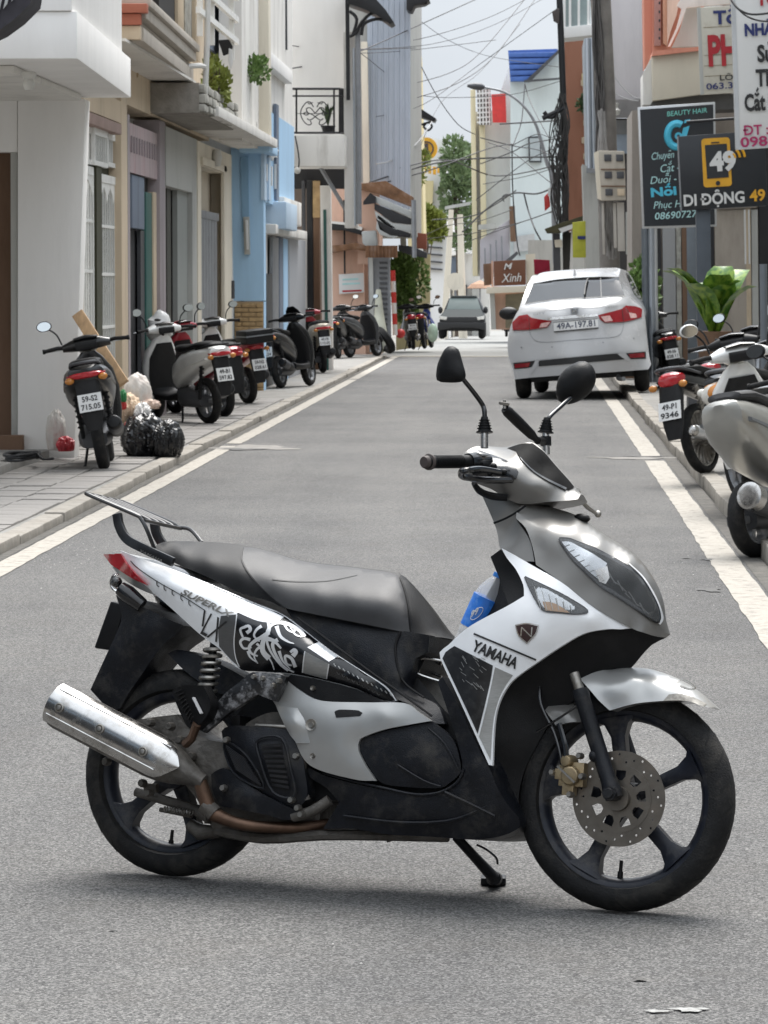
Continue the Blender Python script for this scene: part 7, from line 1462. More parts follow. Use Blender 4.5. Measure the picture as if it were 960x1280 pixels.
# ------------------------------------------------------------------ wires
M_wire = mat('weathered_wire', (.035, .035, .038), .6)
def wire(label, pts, r, sag=0.0, grp='wires strung across the street'):
    P = [onY(a, b, Y) for a, b, Y in pts]
    o = MB().tube(P, r * .75, 5, 6).build('overhead_wire', M_wire, None); return tag(o, label, 'wire', grp)
WL = iter('''long wire from the trailing plant past the iron balcony house up into the sky|wire climbing from the corrugated wall towards the leaning pole top|wire from the stained pillar crossing the upper sky|steep wire rising from the bracket awning to the sky, upper of a close pair|steep wire rising from the bracket awning to the sky, lower of a close pair|thin steep wire from the yellow shop sign up into the sky|thin wire from the top bracket across to the leaning pole|wire sloping down from the bracket awning to the street lamp head|nearly level wire passing under the blue roof|fine wire from the balcony house wall into the open sky|fine wire along the upper fronts from the slate column to the corrugated wall|wire rising from the corrugated wall to the white balcony glazing|thin wire hanging across the white wall above the iron balcony'''.split('|'))
for q, r_ in (
    ([(300, 92, 50), (362, 86, 60), (440, 68, 70), (540, 24, 85), (606, -6, 95)], .018),
    ([(460, 60, 80), (540, 45, 85), (620, 18, 90), (690, -20, 95)], .012), ([(440, 62, 70), (540, 55, 82), (620, 30, 90), (700, -14, 95)], .010),
    ([(500, 108, 85), (560, 92, 90), (600, 66, 94), (660, -6, 98)], .014), ([(500, 128, 85), (570, 105, 90), (620, 68, 94), (672, -6, 98)], .014),
    ([(516, 210, 90), (550, 130, 95), (600, 90, 98), (650, 30, 100)], .009), ([(524, 25, 95), (560, 50, 96), (610, 70, 97), (700, 84, 84)], .010),
    ([(520, 70, 95), (545, 118, 96), (572, 155, 97), (594, 168, 98)], .016), ([(516, 118, 95), (560, 122, 95), (640, 118, 95), (704, 100, 84)], .012),
    ([(362, 60, 62), (420, 66, 66), (500, 64, 80), (620, 50, 90)], .010), ([(300, 40, 50), (350, 55, 60), (430, 62, 66), (520, 60, 80)], .012),
    ([(470, 146, 79), (530, 130, 85), (600, 80, 90), (700, 8, 84)], .011), ([(365, 20, 62), (420, 45, 66), (480, 90, 80), (520, 130, 90)], .010)): wire(next(WL), q, r_)
WL2 = iter('''heavy cable stretched from the pink shack roof to the cable smothered pole|second cable just below the heavy one, ending on the white tower house|cable dipping from the rusty roof towards the window of the white tower house|thick arched cable in front of the brown balcony post|cable rising over the pale balcony to meet the arched one|cable fanning left to right from the cream pier to the leaning pole|cable climbing from the cream pier to the transformer arm|short cable running down past the small window frame|cable crossing the white tower house from low pier to transformer arm|cable curving down from the blue roof corner|cable running from the blue roof corner down to the leaning pole|vertical cable hanging down the middle of the white tower house|thick cable drooping from the arched one towards the red canopy|straight black bar-like cable under the red panel|low long cable across the far trees to the mossy awning|low cable above the pale towers to the arched cable|small loop of cable on the white tower house wall|low cable sloping over the brown shop sign|faint cable midway up the cream piers|cable from the wire junction to the top of the leaning pole bundle'''.split('|'))
for q, r_ in (
    ([(462, 228, 78), (540, 205, 85), (600, 198, 90), (700, 196, 84)], .028), ([(466, 232, 78), (540, 212, 85), (610, 186, 92), (640, 180, 95)], .020), ([(500, 210, 80), (560, 200, 88), (620, 220, 92), (700, 206, 84)], .022),
    ([(578, 290, 100), (610, 260, 96), (640, 242, 92), (672, 242, 90), (700, 230, 84)], .030), ([(540, 275, 100), (590, 270, 100), (620, 255, 98), (645, 238, 96)], .022), ([(600, 172, 100), (640, 182, 100), (680, 190, 96), (704, 215, 84)], .02),
    ([(600, 205, 100), (640, 190, 98), (660, 180, 96), (704, 172, 84)], .02), ([(610, 178, 98), (640, 190, 97), (680, 222, 92), (704, 240, 84)], .018), ([(595, 250, 100), (640, 215, 97), (670, 195, 92), (704, 182, 84)], .016),
    ([(656, 105, 100), (652, 150, 99), (645, 172, 98), (641, 182, 97)], .022), ([(656, 105, 100), (664, 130, 99), (690, 180, 92), (700, 200, 84)], .018), ([(640, 180, 97), (641, 240, 97), (646, 300, 97), (650, 320, 97)], .025),
    ([(655, 242, 96), (660, 262, 96), (668, 285, 95), (676, 300, 95)], .03), ([(625, 155, 100), (660, 153, 98), (690, 151, 92), (704, 150, 84)], .03), ([(520, 300, 110), (600, 290, 108), (660, 275, 100), (704, 258, 84)], .018),
    ([(527, 296, 110), (560, 282, 110), (600, 276, 108), (640, 262, 100)], .016), ([(630, 252, 97), (628, 246, 97), (634, 243, 97), (640, 246, 97)], .02), ([(590, 300, 102), (640, 282, 98), (680, 268, 90), (704, 262, 84)], .016), ([(604, 230, 100), (650, 222, 96), (680, 214, 90), (704, 205, 84)], .014), ([(640, 182, 97), (670, 168, 95), (690, 172, 90), (704, 165, 84)], .016)): wire(next(WL2), q, r_, grp='cables between the utility poles')
WL3 = iter(['pale cable drooping from the bracket awning to the corrugated wall', 'longer pale cable drooping on the white upper house wall', 'shorter pale cable drooping on the white upper house wall'])
for q, r_ in (([(540, 152, 92), (520, 180, 85), (490, 200, 80), (470, 205, 79)], .016), ([(757, 90, 71), (768, 115, 71), (785, 124, 71), (798, 126, 71)], .012), ([(757, 80, 71), (775, 105, 71), (790, 120, 71), (802, 124, 71)], .010)):
    o = MB().tube([onY(a, b, Y) for a, b, Y in q], r_, 5, 6).build('house_cable', mat('pale_cable', (.4, .4, .4), .5), None); tag(o, next(WL3), 'cable', 'cables drooping on house fronts')
# ================================================================== parked motor scooters
def paint(nm, c, metal=.15, rough=.28): return mat(nm, c, rough, metal, .05, 8, coat=.5, dirt=.25, dcol=tuple(x * .5 + .03 for x in c), dscale=5)
P_blk = paint('black_paint', (.006, .006, .007)); P_red = paint('dark_red_paint', (.36, .015, .028)); P_wht = paint('pearl_white_paint', (.76, .76, .74)); P_cream = paint('cream_paint', (.62, .57, .47)); P_gry = paint('grey_paint', (.20, .21, .22), .5); P_blu = paint('blue_paint', (.02, .05, .30)); P_sil = paint('champagne_silver_paint', (.36, .355, .33), .55); P_dgry = paint('dark_grey_paint', (.05, .052, .056))
M_blks = mat('satin_black_plastic', (.008, .008, .009), .48, 0, .2, 20, dirt=.3, dcol=(.035, .033, .03), spec=.3); M_plate = mat('number_plate_white', (.72, .72, .71), .35, 0, .03, 8); M_mir = mat('mirror_glass', (.75, .8, .82), .05, 1, .02, 3); M_amb = mat('amber_lens', (.50, .19, .03), .15, 0, .1, 9, coat=.5); M_clr = mat('pale_lens', (.62, .60, .55), .12, 0, .2, 14, coat=.5)
def place(px, py, a, lean, z=.056, dx=0, dz=0):
    """rear tyre contact from the picture, heading a degrees clockwise from straight down the street, lean to its left"""
    c = onZ(px, py, z); f = Vector((math.sin(R(a)), math.cos(R(a)), 0)); lf = Vector((-f.y, f.x, 0)); u = (Vector((0, 0, 1)) * math.cos(R(lean)) + lf * math.sin(R(lean))).normalized(); lf = u.cross(f)
    return Matrix(((f.x, lf.x, u.x, c.x), (f.y, lf.y, u.y, c.y), (f.z, lf.z, u.z, c.z), (0, 0, 0, 1)))
def scooter(label, M, body=P_blk, front=None, seatm=M_vinyl, plate=('59-S2', '715.05'), kind='scooter', lamp=M_redlens, wb=1.24, R_=.235, tail_h=.70, mirr=(1, 1), accent=None, topbox=False, name='parked_scooter', windscreen=False, rail=True, mudm=None, handle_turn=0.0, fat=1.0, deep=1.0, mud=True, mtip=False):
    front = front or body; accent = accent or body; t = thing(name, label, 'motorbike', mtx=M, group='motorbikes parked along the street'); ub = kind == 'underbone'
    if ub: R_ = .275
    rc_, fc_ = (0, 0, R_), (wb, 0, R_); tw = .085 if ub else .10
    for c in (rc_, fc_): wheel_parts(t, c, (0, 1, 0), R_, tw, R_ - (.062 if ub else .085), 18 if ub else 5, 'wheel', M_rubber, M_steel if ub else M_gmetal, sp_w=.006 if ub else .045, n=28, hubr=.065 if ub else .05, hubw=.05)
    h = tail_h; f_ = fat
    # tail body
    if ub: secs = [(-.36, 0, h + .02, .035, .02, 2.5), (-.33, 0, h + .015, .085, .05, 2.6), (-.2, 0, h - .01, .11, .07, 2.6), (.05, 0, h - .05, .115, .08, 2.6), (.35, 0, h - .12, .10, .09, 2.6), (.55, 0, h - .22, .07, .10, 2.4)]
    else: secs = [(-.40, 0, h + .01, .05, .03, 2.5), (-.36, 0, h - .005, .12 * f_, .07, 2.7), (-.22, 0, h - .04, .155 * f_, .105, 2.8), (.05, 0, h - .1, .17 * f_, .145, 2.8), (.32, 0, h - .17, .165, .16, 2.8), (.50, 0, h - .25, .14, .15, 2.6), (.56, 0, h - .30, .09, .12, 2.4)]
    secs = [(a, b, c - e * (deep - 1), d, e * deep, g_) for a, b, c, d, e, g_ in secs]
    mb = MB().loft(secs, 20); mb.build('tail_body', body, t)
    mb = MB().loft([(-.30, 0, h - .06, .1575 * f_, .02, 3), (0, 0, h - .12, .1775 * f_, .028, 3), (.3, 0, h - .2, .172, .03, 3), (.48, 0, h - .27, .15, .02, 3)], 16) if not ub else MB().loft([(-.26, 0, h - .035, .113, .012, 3), (.05, 0, h - .075, .1195, .02, 3), (.35, 0, h - .13, .105, .02, 3)], 16); mb.build('side_stripe', accent, t)
    # seat
    s0 = .075 if ub else .08
    mb = MB().loft([(-.30, 0, h + s0 - .01, .06, .012, 2.5), (-.27, 0, h + s0, .11, .03, 2.6), (-.05, 0, h + s0 - .005, .135, .04, 2.6), (.12, 0, h + s0 - .035, .14, .042, 2.6), (.36, 0, h + s0 - .05, .12, .045, 2.6), (.52, 0, h + s0 - .055, .07, .04, 2.4), (.555, 0, h + s0 - .06, .03, .025, 2.2)], 18); mb.build('seat', seatm, t)
    # floor, leg shield, front
    if not ub:
        mb = MB(); mb.loft([(.40, 0, .30, .13, .05, 4), (.6, 0, .28, .16, .04, 4), (.92, 0, .29, .16, .045, 4), (.98, 0, .34, .13, .05, 3)], 16); mb.build('floor_board', M_blks, t)
        mb = MB(); mb.loft([(.25, 0, 1.03, .15, .05, 2.6), (.42, 0, 1.06, .19, .07, 2.6), (.62, 0, 1.045, .205, .085, 2.6), (.78, 0, .99, .18, .08, 2.5), (.90, 0, .935, .11, .07, 2.3), (.95, 0, .915, .06, .05, 2.2)], 20, 'z'); mb.build('front_panel', front, t)
        mb = MB(); mb.loft([(.30, 0, .985, .14, .02, 3), (.5, 0, .975, .17, .025, 3), (.7, 0, .945, .16, .03, 3), (.86, 0, .89, .09, .03, 3)], 16, 'z'); mb.build('leg_shield', M_blks, t)
    else:
        mb = MB(); mb.tube([(.95, 0, .93), (.86, 0, .68), (.62, 0, .48), (.3, 0, .45)], [.05, .055, .06, .06], 10, 4); mb.build('frame_tube', body, t)
        for sg in (1, -1):
            mb = MB(); mb.add([(.80, sg * .07, .86), (1.02, sg * .10, .74), (1.0, sg * .20, .52), (.86, sg * .21, .34), (.74, sg * .16, .40), (.76, sg * .13, .62)] + [(.785, sg * .055, .86), (1.0, sg * .085, .74), (.985, sg * .185, .52), (.845, sg * .195, .34), (.725, sg * .145, .40), (.745, sg * .115, .62)], [(0, 1, 2, 3, 4, 5), (11, 10, 9, 8, 7, 6)] + [(i, i + 6, (i + 1) % 6 + 6, (i + 1) % 6) for i in range(6)]); mb.build('leg_shield', front, t, smooth=0, bevel=.006)
        mb = MB(); mb.loft([(.70, 0, .99, .09, .07, 2.5), (.86, 0, .98, .10, .08, 2.5), (.95, 0, .94, .06, .05, 2.2)], 16, 'z'); mb.build('front_panel', front, t)
    # forks, front mudguard
    for sg in (1, -1): mb = MB(); mb.tube([(wb - .19, sg * .065, .66), (wb, sg * .075, R_)], [.019, .024], 10); mb.build('fork_leg', M_blks if not ub else M_alu, t)
    mb = MB(); vs = []; N = 10
    for i in range(N + 1):
        a = R(15 + 130 * i / N); r_ = R_ + .03
        for (y, dr) in ((-.065, -.04), (-.05, 0), (0, .012), (.05, 0), (.065, -.04)): vs.append((wb + (r_ + dr) * math.cos(a), y, R_ + (r_ + dr) * math.sin(a)))
    fs = [(i * 5 + k, i * 5 + k + 1, i * 5 + k + 6, i * 5 + k + 5) for i in range(N) for k in range(4)]; n_ = len(vs); mb.add(vs + [(x, y * .93, z - .006) for x, y, z in vs], fs + [tuple(q + n_ for q in f[::-1]) for f in fs] + [(b, a, a + n_, b + n_) for a, b in boundary(fs)]); mb.build('front_mudguard', mudm or front, t)
    # handlebar, head set, levers, grips, mirrors
    def hb(p): # turn about the steering axis
        v = Vector(p) - Vector((.90, 0, 1.0)); c, s_ = math.cos(handle_turn), math.sin(handle_turn); return Vector((.90 + v.x * c - v.y * s_, v.x * s_ + v.y * c, 1.0 + v.z))
    def rot(mb): mb.v = [tuple(hb(v)) for v in mb.v]; return mb
    mb = MB(); mb.loft([(-.20, .87, 1.005, .035, .03, 2.2), (-.12, .89, 1.015, .07, .05, 2.4), (0, .92, 1.02, .10, .065, 2.4), (.12, .89, 1.015, .07, .05, 2.4), (.20, .87, 1.005, .035, .03, 2.2)], 16, 'y'); hs = rot(mb).build('handlebar_cover', front if not ub else M_blks, t)
    mb = MB(); mb.loft([(-.10, .845, 1.065, .035, .012, 2.4), (0, .85, 1.075, .05, .018, 2.4), (.10, .845, 1.065, .035, .012, 2.4)], 12, 'y'); rot(mb).build('instrument_panel', M_blackg, hs)
    mb = MB(); mb.ball((1.005, 0, .985), .075, 14, 10, (.45, 1.15, .75)); rot(mb).build('headlamp', M_clr, hs)
    mb = MB(); mb.loft([(-.09, .80, 1.0, .012, .035, 3), (.09, .80, 1.0, .012, .035, 3)], 12, 'y'); rot(mb).build('dash_cover', M_blks, hs)
    for sg in (1, -1):
        mb = MB(); mb.tube([(.88, sg * .16, 1.01), (.84, sg * .24, 1.02), (.80, sg * .35, 1.01)], [.016, .017, .017], 10); mb.tube([(.80, sg * .345, 1.01), (.797, sg * .362, 1.01)], .021, 10); rot(mb).build('grip', M_rubber, t)
        mb = MB(); mb.tube([(.90, sg * .18, 1.0), (.91, sg * .28, 1.0), (.875, sg * .37, 1.0)], [.008, .007, .005], 6, 3); rot(mb).build('brake_lever', M_alu, t)
        if mirr[0 if sg > 0 else 1]:
            mb = MB(); mb.tube([(.87, sg * .20, 1.04), (.885, sg * .23, 1.13), (.875, sg * .29, 1.19)], .007, 6, 3); st_ = rot(mb).build('mirror_stalk', M_blks, t)
            mb = MB(); mb.ball((0, 0, 0), .062, 14, 8, (.22, 1.05, .72)); mb.v = [(x + .875, y + sg * .32, z + 1.215) for x, y, z in mb.v]; mi = rot(mb).build('mirror', M_blks, t)
            mb = MB(); mb.lathe([(0, 0), (.050, .001), (.052, .003), (0, .003)], (.858, sg * .32, 1.215), (-1, 0, .05), 16); mb.v = [(x, sg * .32 + (y - sg * .32) * 1.1, 1.215 + (z - 1.215) * .74) for x, y, z in mb.v]; rot(mb).build('mirror_glass', M_mir, mi)
    # engine, muffler
    mb = MB(); mb.loft([(-.06, .03, R_ + .0, .10, .06, 3), (.1, .03, R_ + .02, .14, .09, 3), (.35, .03, R_ + .03, .14, .10, 3), (.5, .0, R_ + .06, .10, .08, 3)], 14); mb.build('engine', M_dkgrey if not ub else M_engine, t)
    a, b = Vector((-.26, -.15, R_ + .13)), Vector((.16, -.15, R_ + .02)); d = (b - a).normalized()
    if ub: a, b = Vector((-.38, -.13, R_ + .06)), Vector((.25, -.13, R_ - .06)); d = (b - a).normalized()
    mr = .042 if ub else .075 if mtip else .058
    mb = MB(); mb.lathe([(0, .0), (.02, 0), (mr * .8, .004), (mr, .02), (mr, (b - a).length * .75), (mr * .6, (b - a).length), (.02, (b - a).length * 1.12), (0, (b - a).length * 1.12)], a, d, 18); mu = mb.build('muffler', M_blks if not ub else M_chrome, t)
    mb = MB(); mb.bar(a + d * .05 + Vector((0, -mr - .006, .005)), a + d * .3 + Vector((0, -mr - .006, .005)), .07, .006, (0, 1, 0)) if False else mb.lathe([(mr + .002, .05), (mr + .006, .06), (mr + .006, .22), (mr + .002, .23)], a, d, 18); mb.build('muffler_cover', M_alu if ub else M_dkgrey, mu)
    for sg in (1, -1) if mud else (): mb = MB(); mb.tube([(-.05, sg * .12, R_ + .03), (-.16, sg * .12, h - .06)], .018, 8); q = Vector((-.08, sg * .12, R_ + .11)); e_ = Vector((-.11, 0, h - R_ - .09)); mb.tube([q + e_ * (k / 60) * .75 + Vector((math.cos(k * .8) * .026, math.sin(k * .8) * .026, 0)) for k in range(61)], .006, 5); mb.build('rear_shock', M_steel if ub else M_blks, t)
    mb = MB(); mb.tube([(.38, .1, .25), (.30, .16, .05), (.27, .2, -.0)], [.012, .012, .012], 6); mb.build('side_stand', M_blks, t)
    # rear: lamp, mudguard, plate, rail
    if ub:
        mb = MB(); mb.loft([(-.395, 0, h - .01, .03, .03, 2.2), (-.375, 0, h - .005, .085, .05, 2.4), (-.335, 0, h + .0, .105, .06, 2.4), (-.29, 0, h + .01, .112, .045, 2.4)], 16); mb.build('tail_lamp', lamp, t)
    elif mud:
        mb = MB(); mb.loft([(-.425, 0, h - .01, .045, .02, 2.2), (-.41, 0, h - .015, .09 * f_, .024, 2.4), (-.37, 0, h - .015, .118 * f_, .028, 2.4), (-.33, 0, h - .01, .132 * f_, .022, 2.4)], 16); mb.build('tail_lamp', lamp, t)
        if lamp is M_amb: q = MB().ball((-.40, 0, h - .07), .1, 16, 10, (.55, 1.45, .85)).build('tail_lens', M_clr, t); MB().ball((-.425, 0, h - .06), .09, 14, 8, (.5, 1.0, .7)).build('lens_centre', M_amb, q)
    for sg in (1, -1) if mud else (): mb = MB(); mb.ball((-.39, sg * (.135 if not ub else .13), h - .045), .034, 10, 8, (.6, 1.1, .8)); mb.build('rear_indicator', M_amb if lamp is M_redlens else M_clr, t)
    if mud: mb = MB(); mb.loft([(h - .04, 0, -.33, .10, .05, 3), (h - .2, 0, -.38, .10, .035, 3), (h - .36, 0, -.40, .085, .022, 3), (h - .46, 0, -.415, .06, .014, 3)], 14, 'z'); mb.build('rear_mudguard', M_blks, t)
    if mtip: mb = MB(); mb.lathe([(0, .0), (mr * .7, -.012), (mr * 1.05, .0), (mr * 1.1, .05), (mr * 1.02, .13)], a, d, 18); mb.build('muffler_tip', M_chrome, mu)
    if plate:
        zc = h - .235; pl_ = MB(); W2, H2 = .095, .07; xx = -.43
        q = [(xx + (z - zc) * .25, y, z) for y, z in ((W2, zc - H2), (-W2, zc - H2), (-W2, zc + H2), (W2, zc + H2))]; pl_.prism([Vector(v) for v in q], (.006, 0, .0)); po = pl_.build('number_plate', M_plate, t)
        ux = Vector((0, -1, 0)); uy = Vector((.25, 0, 1)).normalized()
        for k, s_ in enumerate(plate): lettering('lettering', s_, Vector((xx - .004 + (.012 if k == 0 else -.052) * .25, 0, zc + (.012 if k == 0 else -.052))), ux, uy, M_print, po, h=.042, width=.125 if k == 0 else .155, bold=.02, center=False, fn=lambda p, ww=(.0625 if k == 0 else .0775): Vector((p.x, p.y + ww, p.z)))
    if rail: mb = MB(); mb.tube([(-.05, .12, h + .03), (-.28, .115, h + .07), (-.40, .07, h + .085), (-.40, -.07, h + .085), (-.28, -.115, h + .07), (-.05, -.12, h + .03)], .013, 8, 4); mb.build('grab_rail', M_blks if body is not P_blk else M_dkgrey, t)
    if topbox:
        mb = MB(); mb.box((-.52, -.19, h + .03), (-.2, .19, h + .20)); bx_ = mb.build('top_box', M_blks, t, bevel=.03); mb = MB(); mb.box((-.525, -.192, h + .12), (-.198, .192, h + .135)); mb.build('box_seam', M_gmetal, bx_)
    if windscreen: mb = MB(); mb.loft([(1.06, 0, .98, .12, .01, 3), (1.12, 0, .93, .10, .01, 3), (1.18, 0, .88, .05, .008, 2)], 14, 'z'); mb.build('front_screen', M_blackg, t)
    return t
scooter('black scooter with plate 59-S2 715.05 leaning beside the rubbish bags', place(131, 587, -5, 10), P_blk, plate=('59-S2', '715.05'), mirr=(1, 0), R_=.25, wb=1.25, tail_h=.80, fat=1.22, deep=1.15)
scooter('pearl white scooter with a white helmet bag on its handlebar', place(262, 530, -34, 5), P_wht, front=P_wht, plate=('49-B1', '597.82'), accent=P_wht, tail_h=.78, R_=.25, wb=1.27, fat=1.05)
scooter('red and white scooter behind the pearl white one', place(281, 521, -32, 6), P_red, front=P_red, plate=None, accent=P_wht, tail_h=.74, handle_turn=.3)
scooter('red and silver scooter with a black top box', place(311, 505, -30, 6), P_red, front=P_wht, plate=('59-N2', '028.61'), accent=P_gry, topbox=True, tail_h=.74, rail=False)
scooter('black scooter with handlebar turned beside the tan brick base', place(352, 485, 16, 9), P_blk, plate=('59-V1', '246.24'), tail_h=.76, mirr=(0, 0), windscreen=True)
scooter('cream scooter with dark red front panel and round tail lamp', place(404, 466, -14, 5), P_cream, front=P_red, plate=('49-F8', '113.05'), tail_h=.78, fat=1.15, accent=P_cream, mirr=(0, 0), seatm=P_red if False else M_vinyl)
scooter('black scooter with a tall black mirror next to the grey covered one', place(423, 448, 8, 6), P_blk, front=P_blk, plate=None, tail_h=.74, mirr=(1, 1))
scooter('dark grey scooter with silver side panels by the pink shack', place(438, 447, 24, 8), P_dgry, front=P_dgry, accent=P_gry, plate=None, tail_h=.78, mirr=(0, 1), fat=1.15)
scooter('black and orange motorbike with white plate near the striped pole', place(517, 437, -6, 6, .0), P_blk, front=P_blk, accent=mat('orange_panel', (.35, .10, .03), .4), plate=('49-H1', '061.22'), tail_h=.78, kind='underbone')
scooter('blue motorbike parked next to the black and orange one', place(531, 436, 6, 6, .0), P_blu, front=P_blu, plate=None, tail_h=.78, kind='underbone')
# right-hand pavement
scooter('black scooter with raised handlebar squeezed beside the white car', place(842, 486, -6, 10, .09), P_blk, plate=('49-S6', '028.11'), tail_h=.74, mirr=(0, 0), windscreen=True)
scooter('black motorbike with plate 49-P1 9346 and wire spoked wheels', place(882, 592, 29, 11, .09), P_blk, front=P_gry, plate=('49-P1', '9346'), kind='underbone', tail_h=.74, mirr=(1, 1), handle_turn=.25)
scooter('grey motorbike between the spoked wheel motorbike and the plant', place(918, 556, 26, 10, .09), P_gry, front=P_sil, plate=None, kind='underbone', tail_h=.70, mirr=(1, 0))
scooter('black motorbike with broad amber and clear tail lamp behind the silver scooter', place(944, 622, 22, 9, .09), P_blk, plate=None, lamp=M_amb, tail_h=.80, mirr=(0, 0), fat=1.05, R_=.25)
ss = scooter('champagne silver scooter with chrome tipped muffler cut by the picture edge', place(946, 697, 33, 9, .0), P_sil, front=P_sil, plate=None, lamp=M_clr, accent=P_gry, tail_h=.84, fat=1.1, deep=1.35, seatm=M_vinylg, mirr=(1, 1), rail=False, R_=.22, mud=False, mtip=True)
s5 = scooter('white scooter with rounded white mirror backs behind the dark signpost', place(1003, 640, -14, 9, .09), P_wht, plate=None, tail_h=.76)
for c in s5.children:
    if c.name.startswith('mirror') and 'stalk' not in c.name: c.data.materials[0] = P_wht; c.scale = (1, 1, 1)
for c in ss.children:
    if c.name.split('.')[0] in ('tail_body', 'side_stripe', 'seat', 'tail_lamp', 'rear_indicator'):
        for q in c.data.vertices:
            if q.co.x < .1: q.co.x = .1 + (q.co.x - .1) * .62
# small extras on the motorbikes
hb_ = thing('helmet_bag', 'white plastic bag with black print hung over the pearl white scooter handlebar', 'bag', tuple(onY(199, 412, 38.7)))
c = onY(199, 412, 38.7); rnd = random.Random(2); mb = MB(); mb.ball((0, 0, 0), .17, 18, 12, (.8, .9, 1.15)); mb.v = [tuple(Vector(v) * (1 + .10 * math.sin(v[2] * 40 + v[0] * 25) + rnd.uniform(-.04, .04)) + c) for v in mb.v]; bo = mb.build('bag', mat('white_film', (.66, .66, .65), .3, 0, .05, 6, bump=.5, bscale=14), hb_, True)
for (a, b, w_, h_) in ((194, 413, 4, 9), (200, 408, 3, 6), (203, 418, 3, 4), (197, 400, 5, 3)): p = onY(a, b, 38.55); mb = MB(); mb.ball(tuple(p), .03, 8, 6, (w_ / 4, .3, h_ / 6)); mb.build('printed_mark', M_print, bo, True)
o = MB().ball(tuple(onY(500.5, 417, 81)), .11, 12, 8).build('red_helmet', M_red, None); tag(o, 'small red helmet hanging on the black and orange motorbike', 'helmet')
o = MB().ball(tuple(onY(541, 416, 81)), .12, 12, 8, (1, .8, 1.8)).build('green_bag', mat('white_green_bag', (.42, .55, .44), .5, 0, .3, 6), None); tag(o, 'pale green and white bag beside the blue motorbike', 'bag')
# ================================================================== white saloon car, right wheels on the kerb
CA, CR = R(3.5), R(3.6)
cf = Vector((math.sin(CA), math.cos(CA), 0)); cr0 = Vector((cf.y, -cf.x, 0)); cr = cr0 * math.cos(CR) + Vector((0, 0, 1)) * math.sin(CR); cu = cr.cross(cf); cb = -cf
co_ = onZ(664, 499.5, 0.0); CO = co_ + cr * .70
CMx = Matrix(((cr.x, cf.x, cu.x, CO.x), (cr.y, cf.y, cu.y, CO.y), (cr.z, cf.z, cu.z, CO.z), (0, 0, 0, 1))); CMI = CMx.inverted(); C3 = CMI.to_3x3(); CCAM = CMI @ CAMP
def PC(px, py, w):
    d = C3 @ ray(px, py); t = (-w - CCAM.y) / d.y; return CCAM + d * t
Pcar = lambda a, b: (620 + a / 4.571, 320 + b / 4.571)
car = thing('white_car', 'white saloon car parked half on the kerb seen from behind', 'car', mtx=CMx)
M_carw = mat('white_car_paint', (.48, .485, .495), .25, .0, .02, 3, coat=.7, dirt=.2, dcol=(.4, .38, .35), dscale=3); M_cglass = mat('dark_car_glass', (.02, .022, .023), .05, 0, .1, 2); M_cglass.node_tree.nodes['Principled BSDF'].inputs['IOR'].default_value = 1.45; M_cblk = mat('black_trim', (.012, .012, .013), .5)
def cp_(pts, ws): return [(*Pcar(a, b), w_) for (a, b), w_ in zip(pts, ws)]
def cpanel(name, pts, inner, m, par=None, thick=.02, res=5, corner=40): return panel(name, [(*Pcar(a, b), w_) for a, b, w_ in pts], [(*Pcar(a, b), w_) for a, b, w_ in inner], m, par or car, 'shell', thick, res, corner, mirror=False, P=PC)
rear, F_rear = cpanel('rear_body', [(108, 705, -.16), (93, 640, -.2), (75, 590, -.25), (66, 520, -.3), (74, 440, -.35), (93, 375, -.4), (128, 310, -.46), (165, 277, -.5), (300, 258, -.42), (450, 246, -.40), (600, 238, -.43), (738, 232, -.55), (792, 262, -.62), (838, 300, -.66), (852, 350, -.62), (862, 450, -.5), (876, 570, -.34), (886, 620, -.26), (870, 648, -.2), (600, 668, -.02), (400, 680, -.01), (190, 696, -.08)],
    [(450, 330, -.18), (250, 345, -.2), (650, 320, -.22), (450, 285, -.2), (450, 420, -.12), (250, 440, -.14), (700, 400, -.2), (450, 520, -.05), (200, 540, -.12), (750, 500, -.14), (450, 600, .0), (230, 620, -.06), (720, 580, -.06), (450, 650, .0), (820, 420, -.4), (110, 450, -.26), (120, 580, -.18), (830, 560, -.22), (300, 275, -.3), (620, 255, -.32)], M_carw, thick=.03, res=5)
win, F_win = cpanel('rear_window', [(166, 274, -.52), (214, 157, -1.15), (330, 138, -1.18), (460, 127, -1.2), (600, 121, -1.2), (700, 119, -1.2), (735, 228, -.58), (600, 235, -.46), (450, 243, -.43), (300, 255, -.45)], [(450, 185, -.8), (300, 200, -.8), (620, 178, -.84)], M_cglass, thick=.01)
roof, F_roof = cpanel('roof', [(212, 160, -1.13), (236, 112, -1.6), (272, 93, -2.1), (400, 80, -2.3), (550, 71, -2.35), (688, 67, -2.25), (713, 74, -1.8), (702, 120, -1.2), (600, 118, -1.18), (460, 124, -1.18), (330, 136, -1.16)], [(460, 98, -1.7)], M_carw, thick=.03)
pil, _ = cpanel('left_pillar', [(128, 312, -.47), (160, 220, -.8), (196, 128, -1.3), (208, 112, -1.6), (238, 110, -1.62), (214, 158, -1.16), (190, 215, -.82), (166, 276, -.52)], [], M_carw, thick=.03)
pil2, F_side = cpanel('right_side', [(735, 230, -.56), (718, 172, -.9), (700, 118, -1.2), (712, 74, -1.8), (740, 82, -2.2), (775, 120, -2.6), (812, 200, -2.6), (850, 285, -2.4), (858, 330, -1.6), (850, 352, -.66), (838, 300, -.68), (792, 262, -.63)], [(770, 210, -1.0)], M_carw, thick=.03)
def cdk(name, pts, F, m, par, e=.006, res=5): return decal(name, [Pcar(a, b) for a, b in pts], F, m, par, e, res, P=PC)
cdk('side_window', [(742, 92), (762, 110), (800, 180), (838, 258), (828, 264), (790, 215), (760, 150)], F_side, M_cglass, pil2)
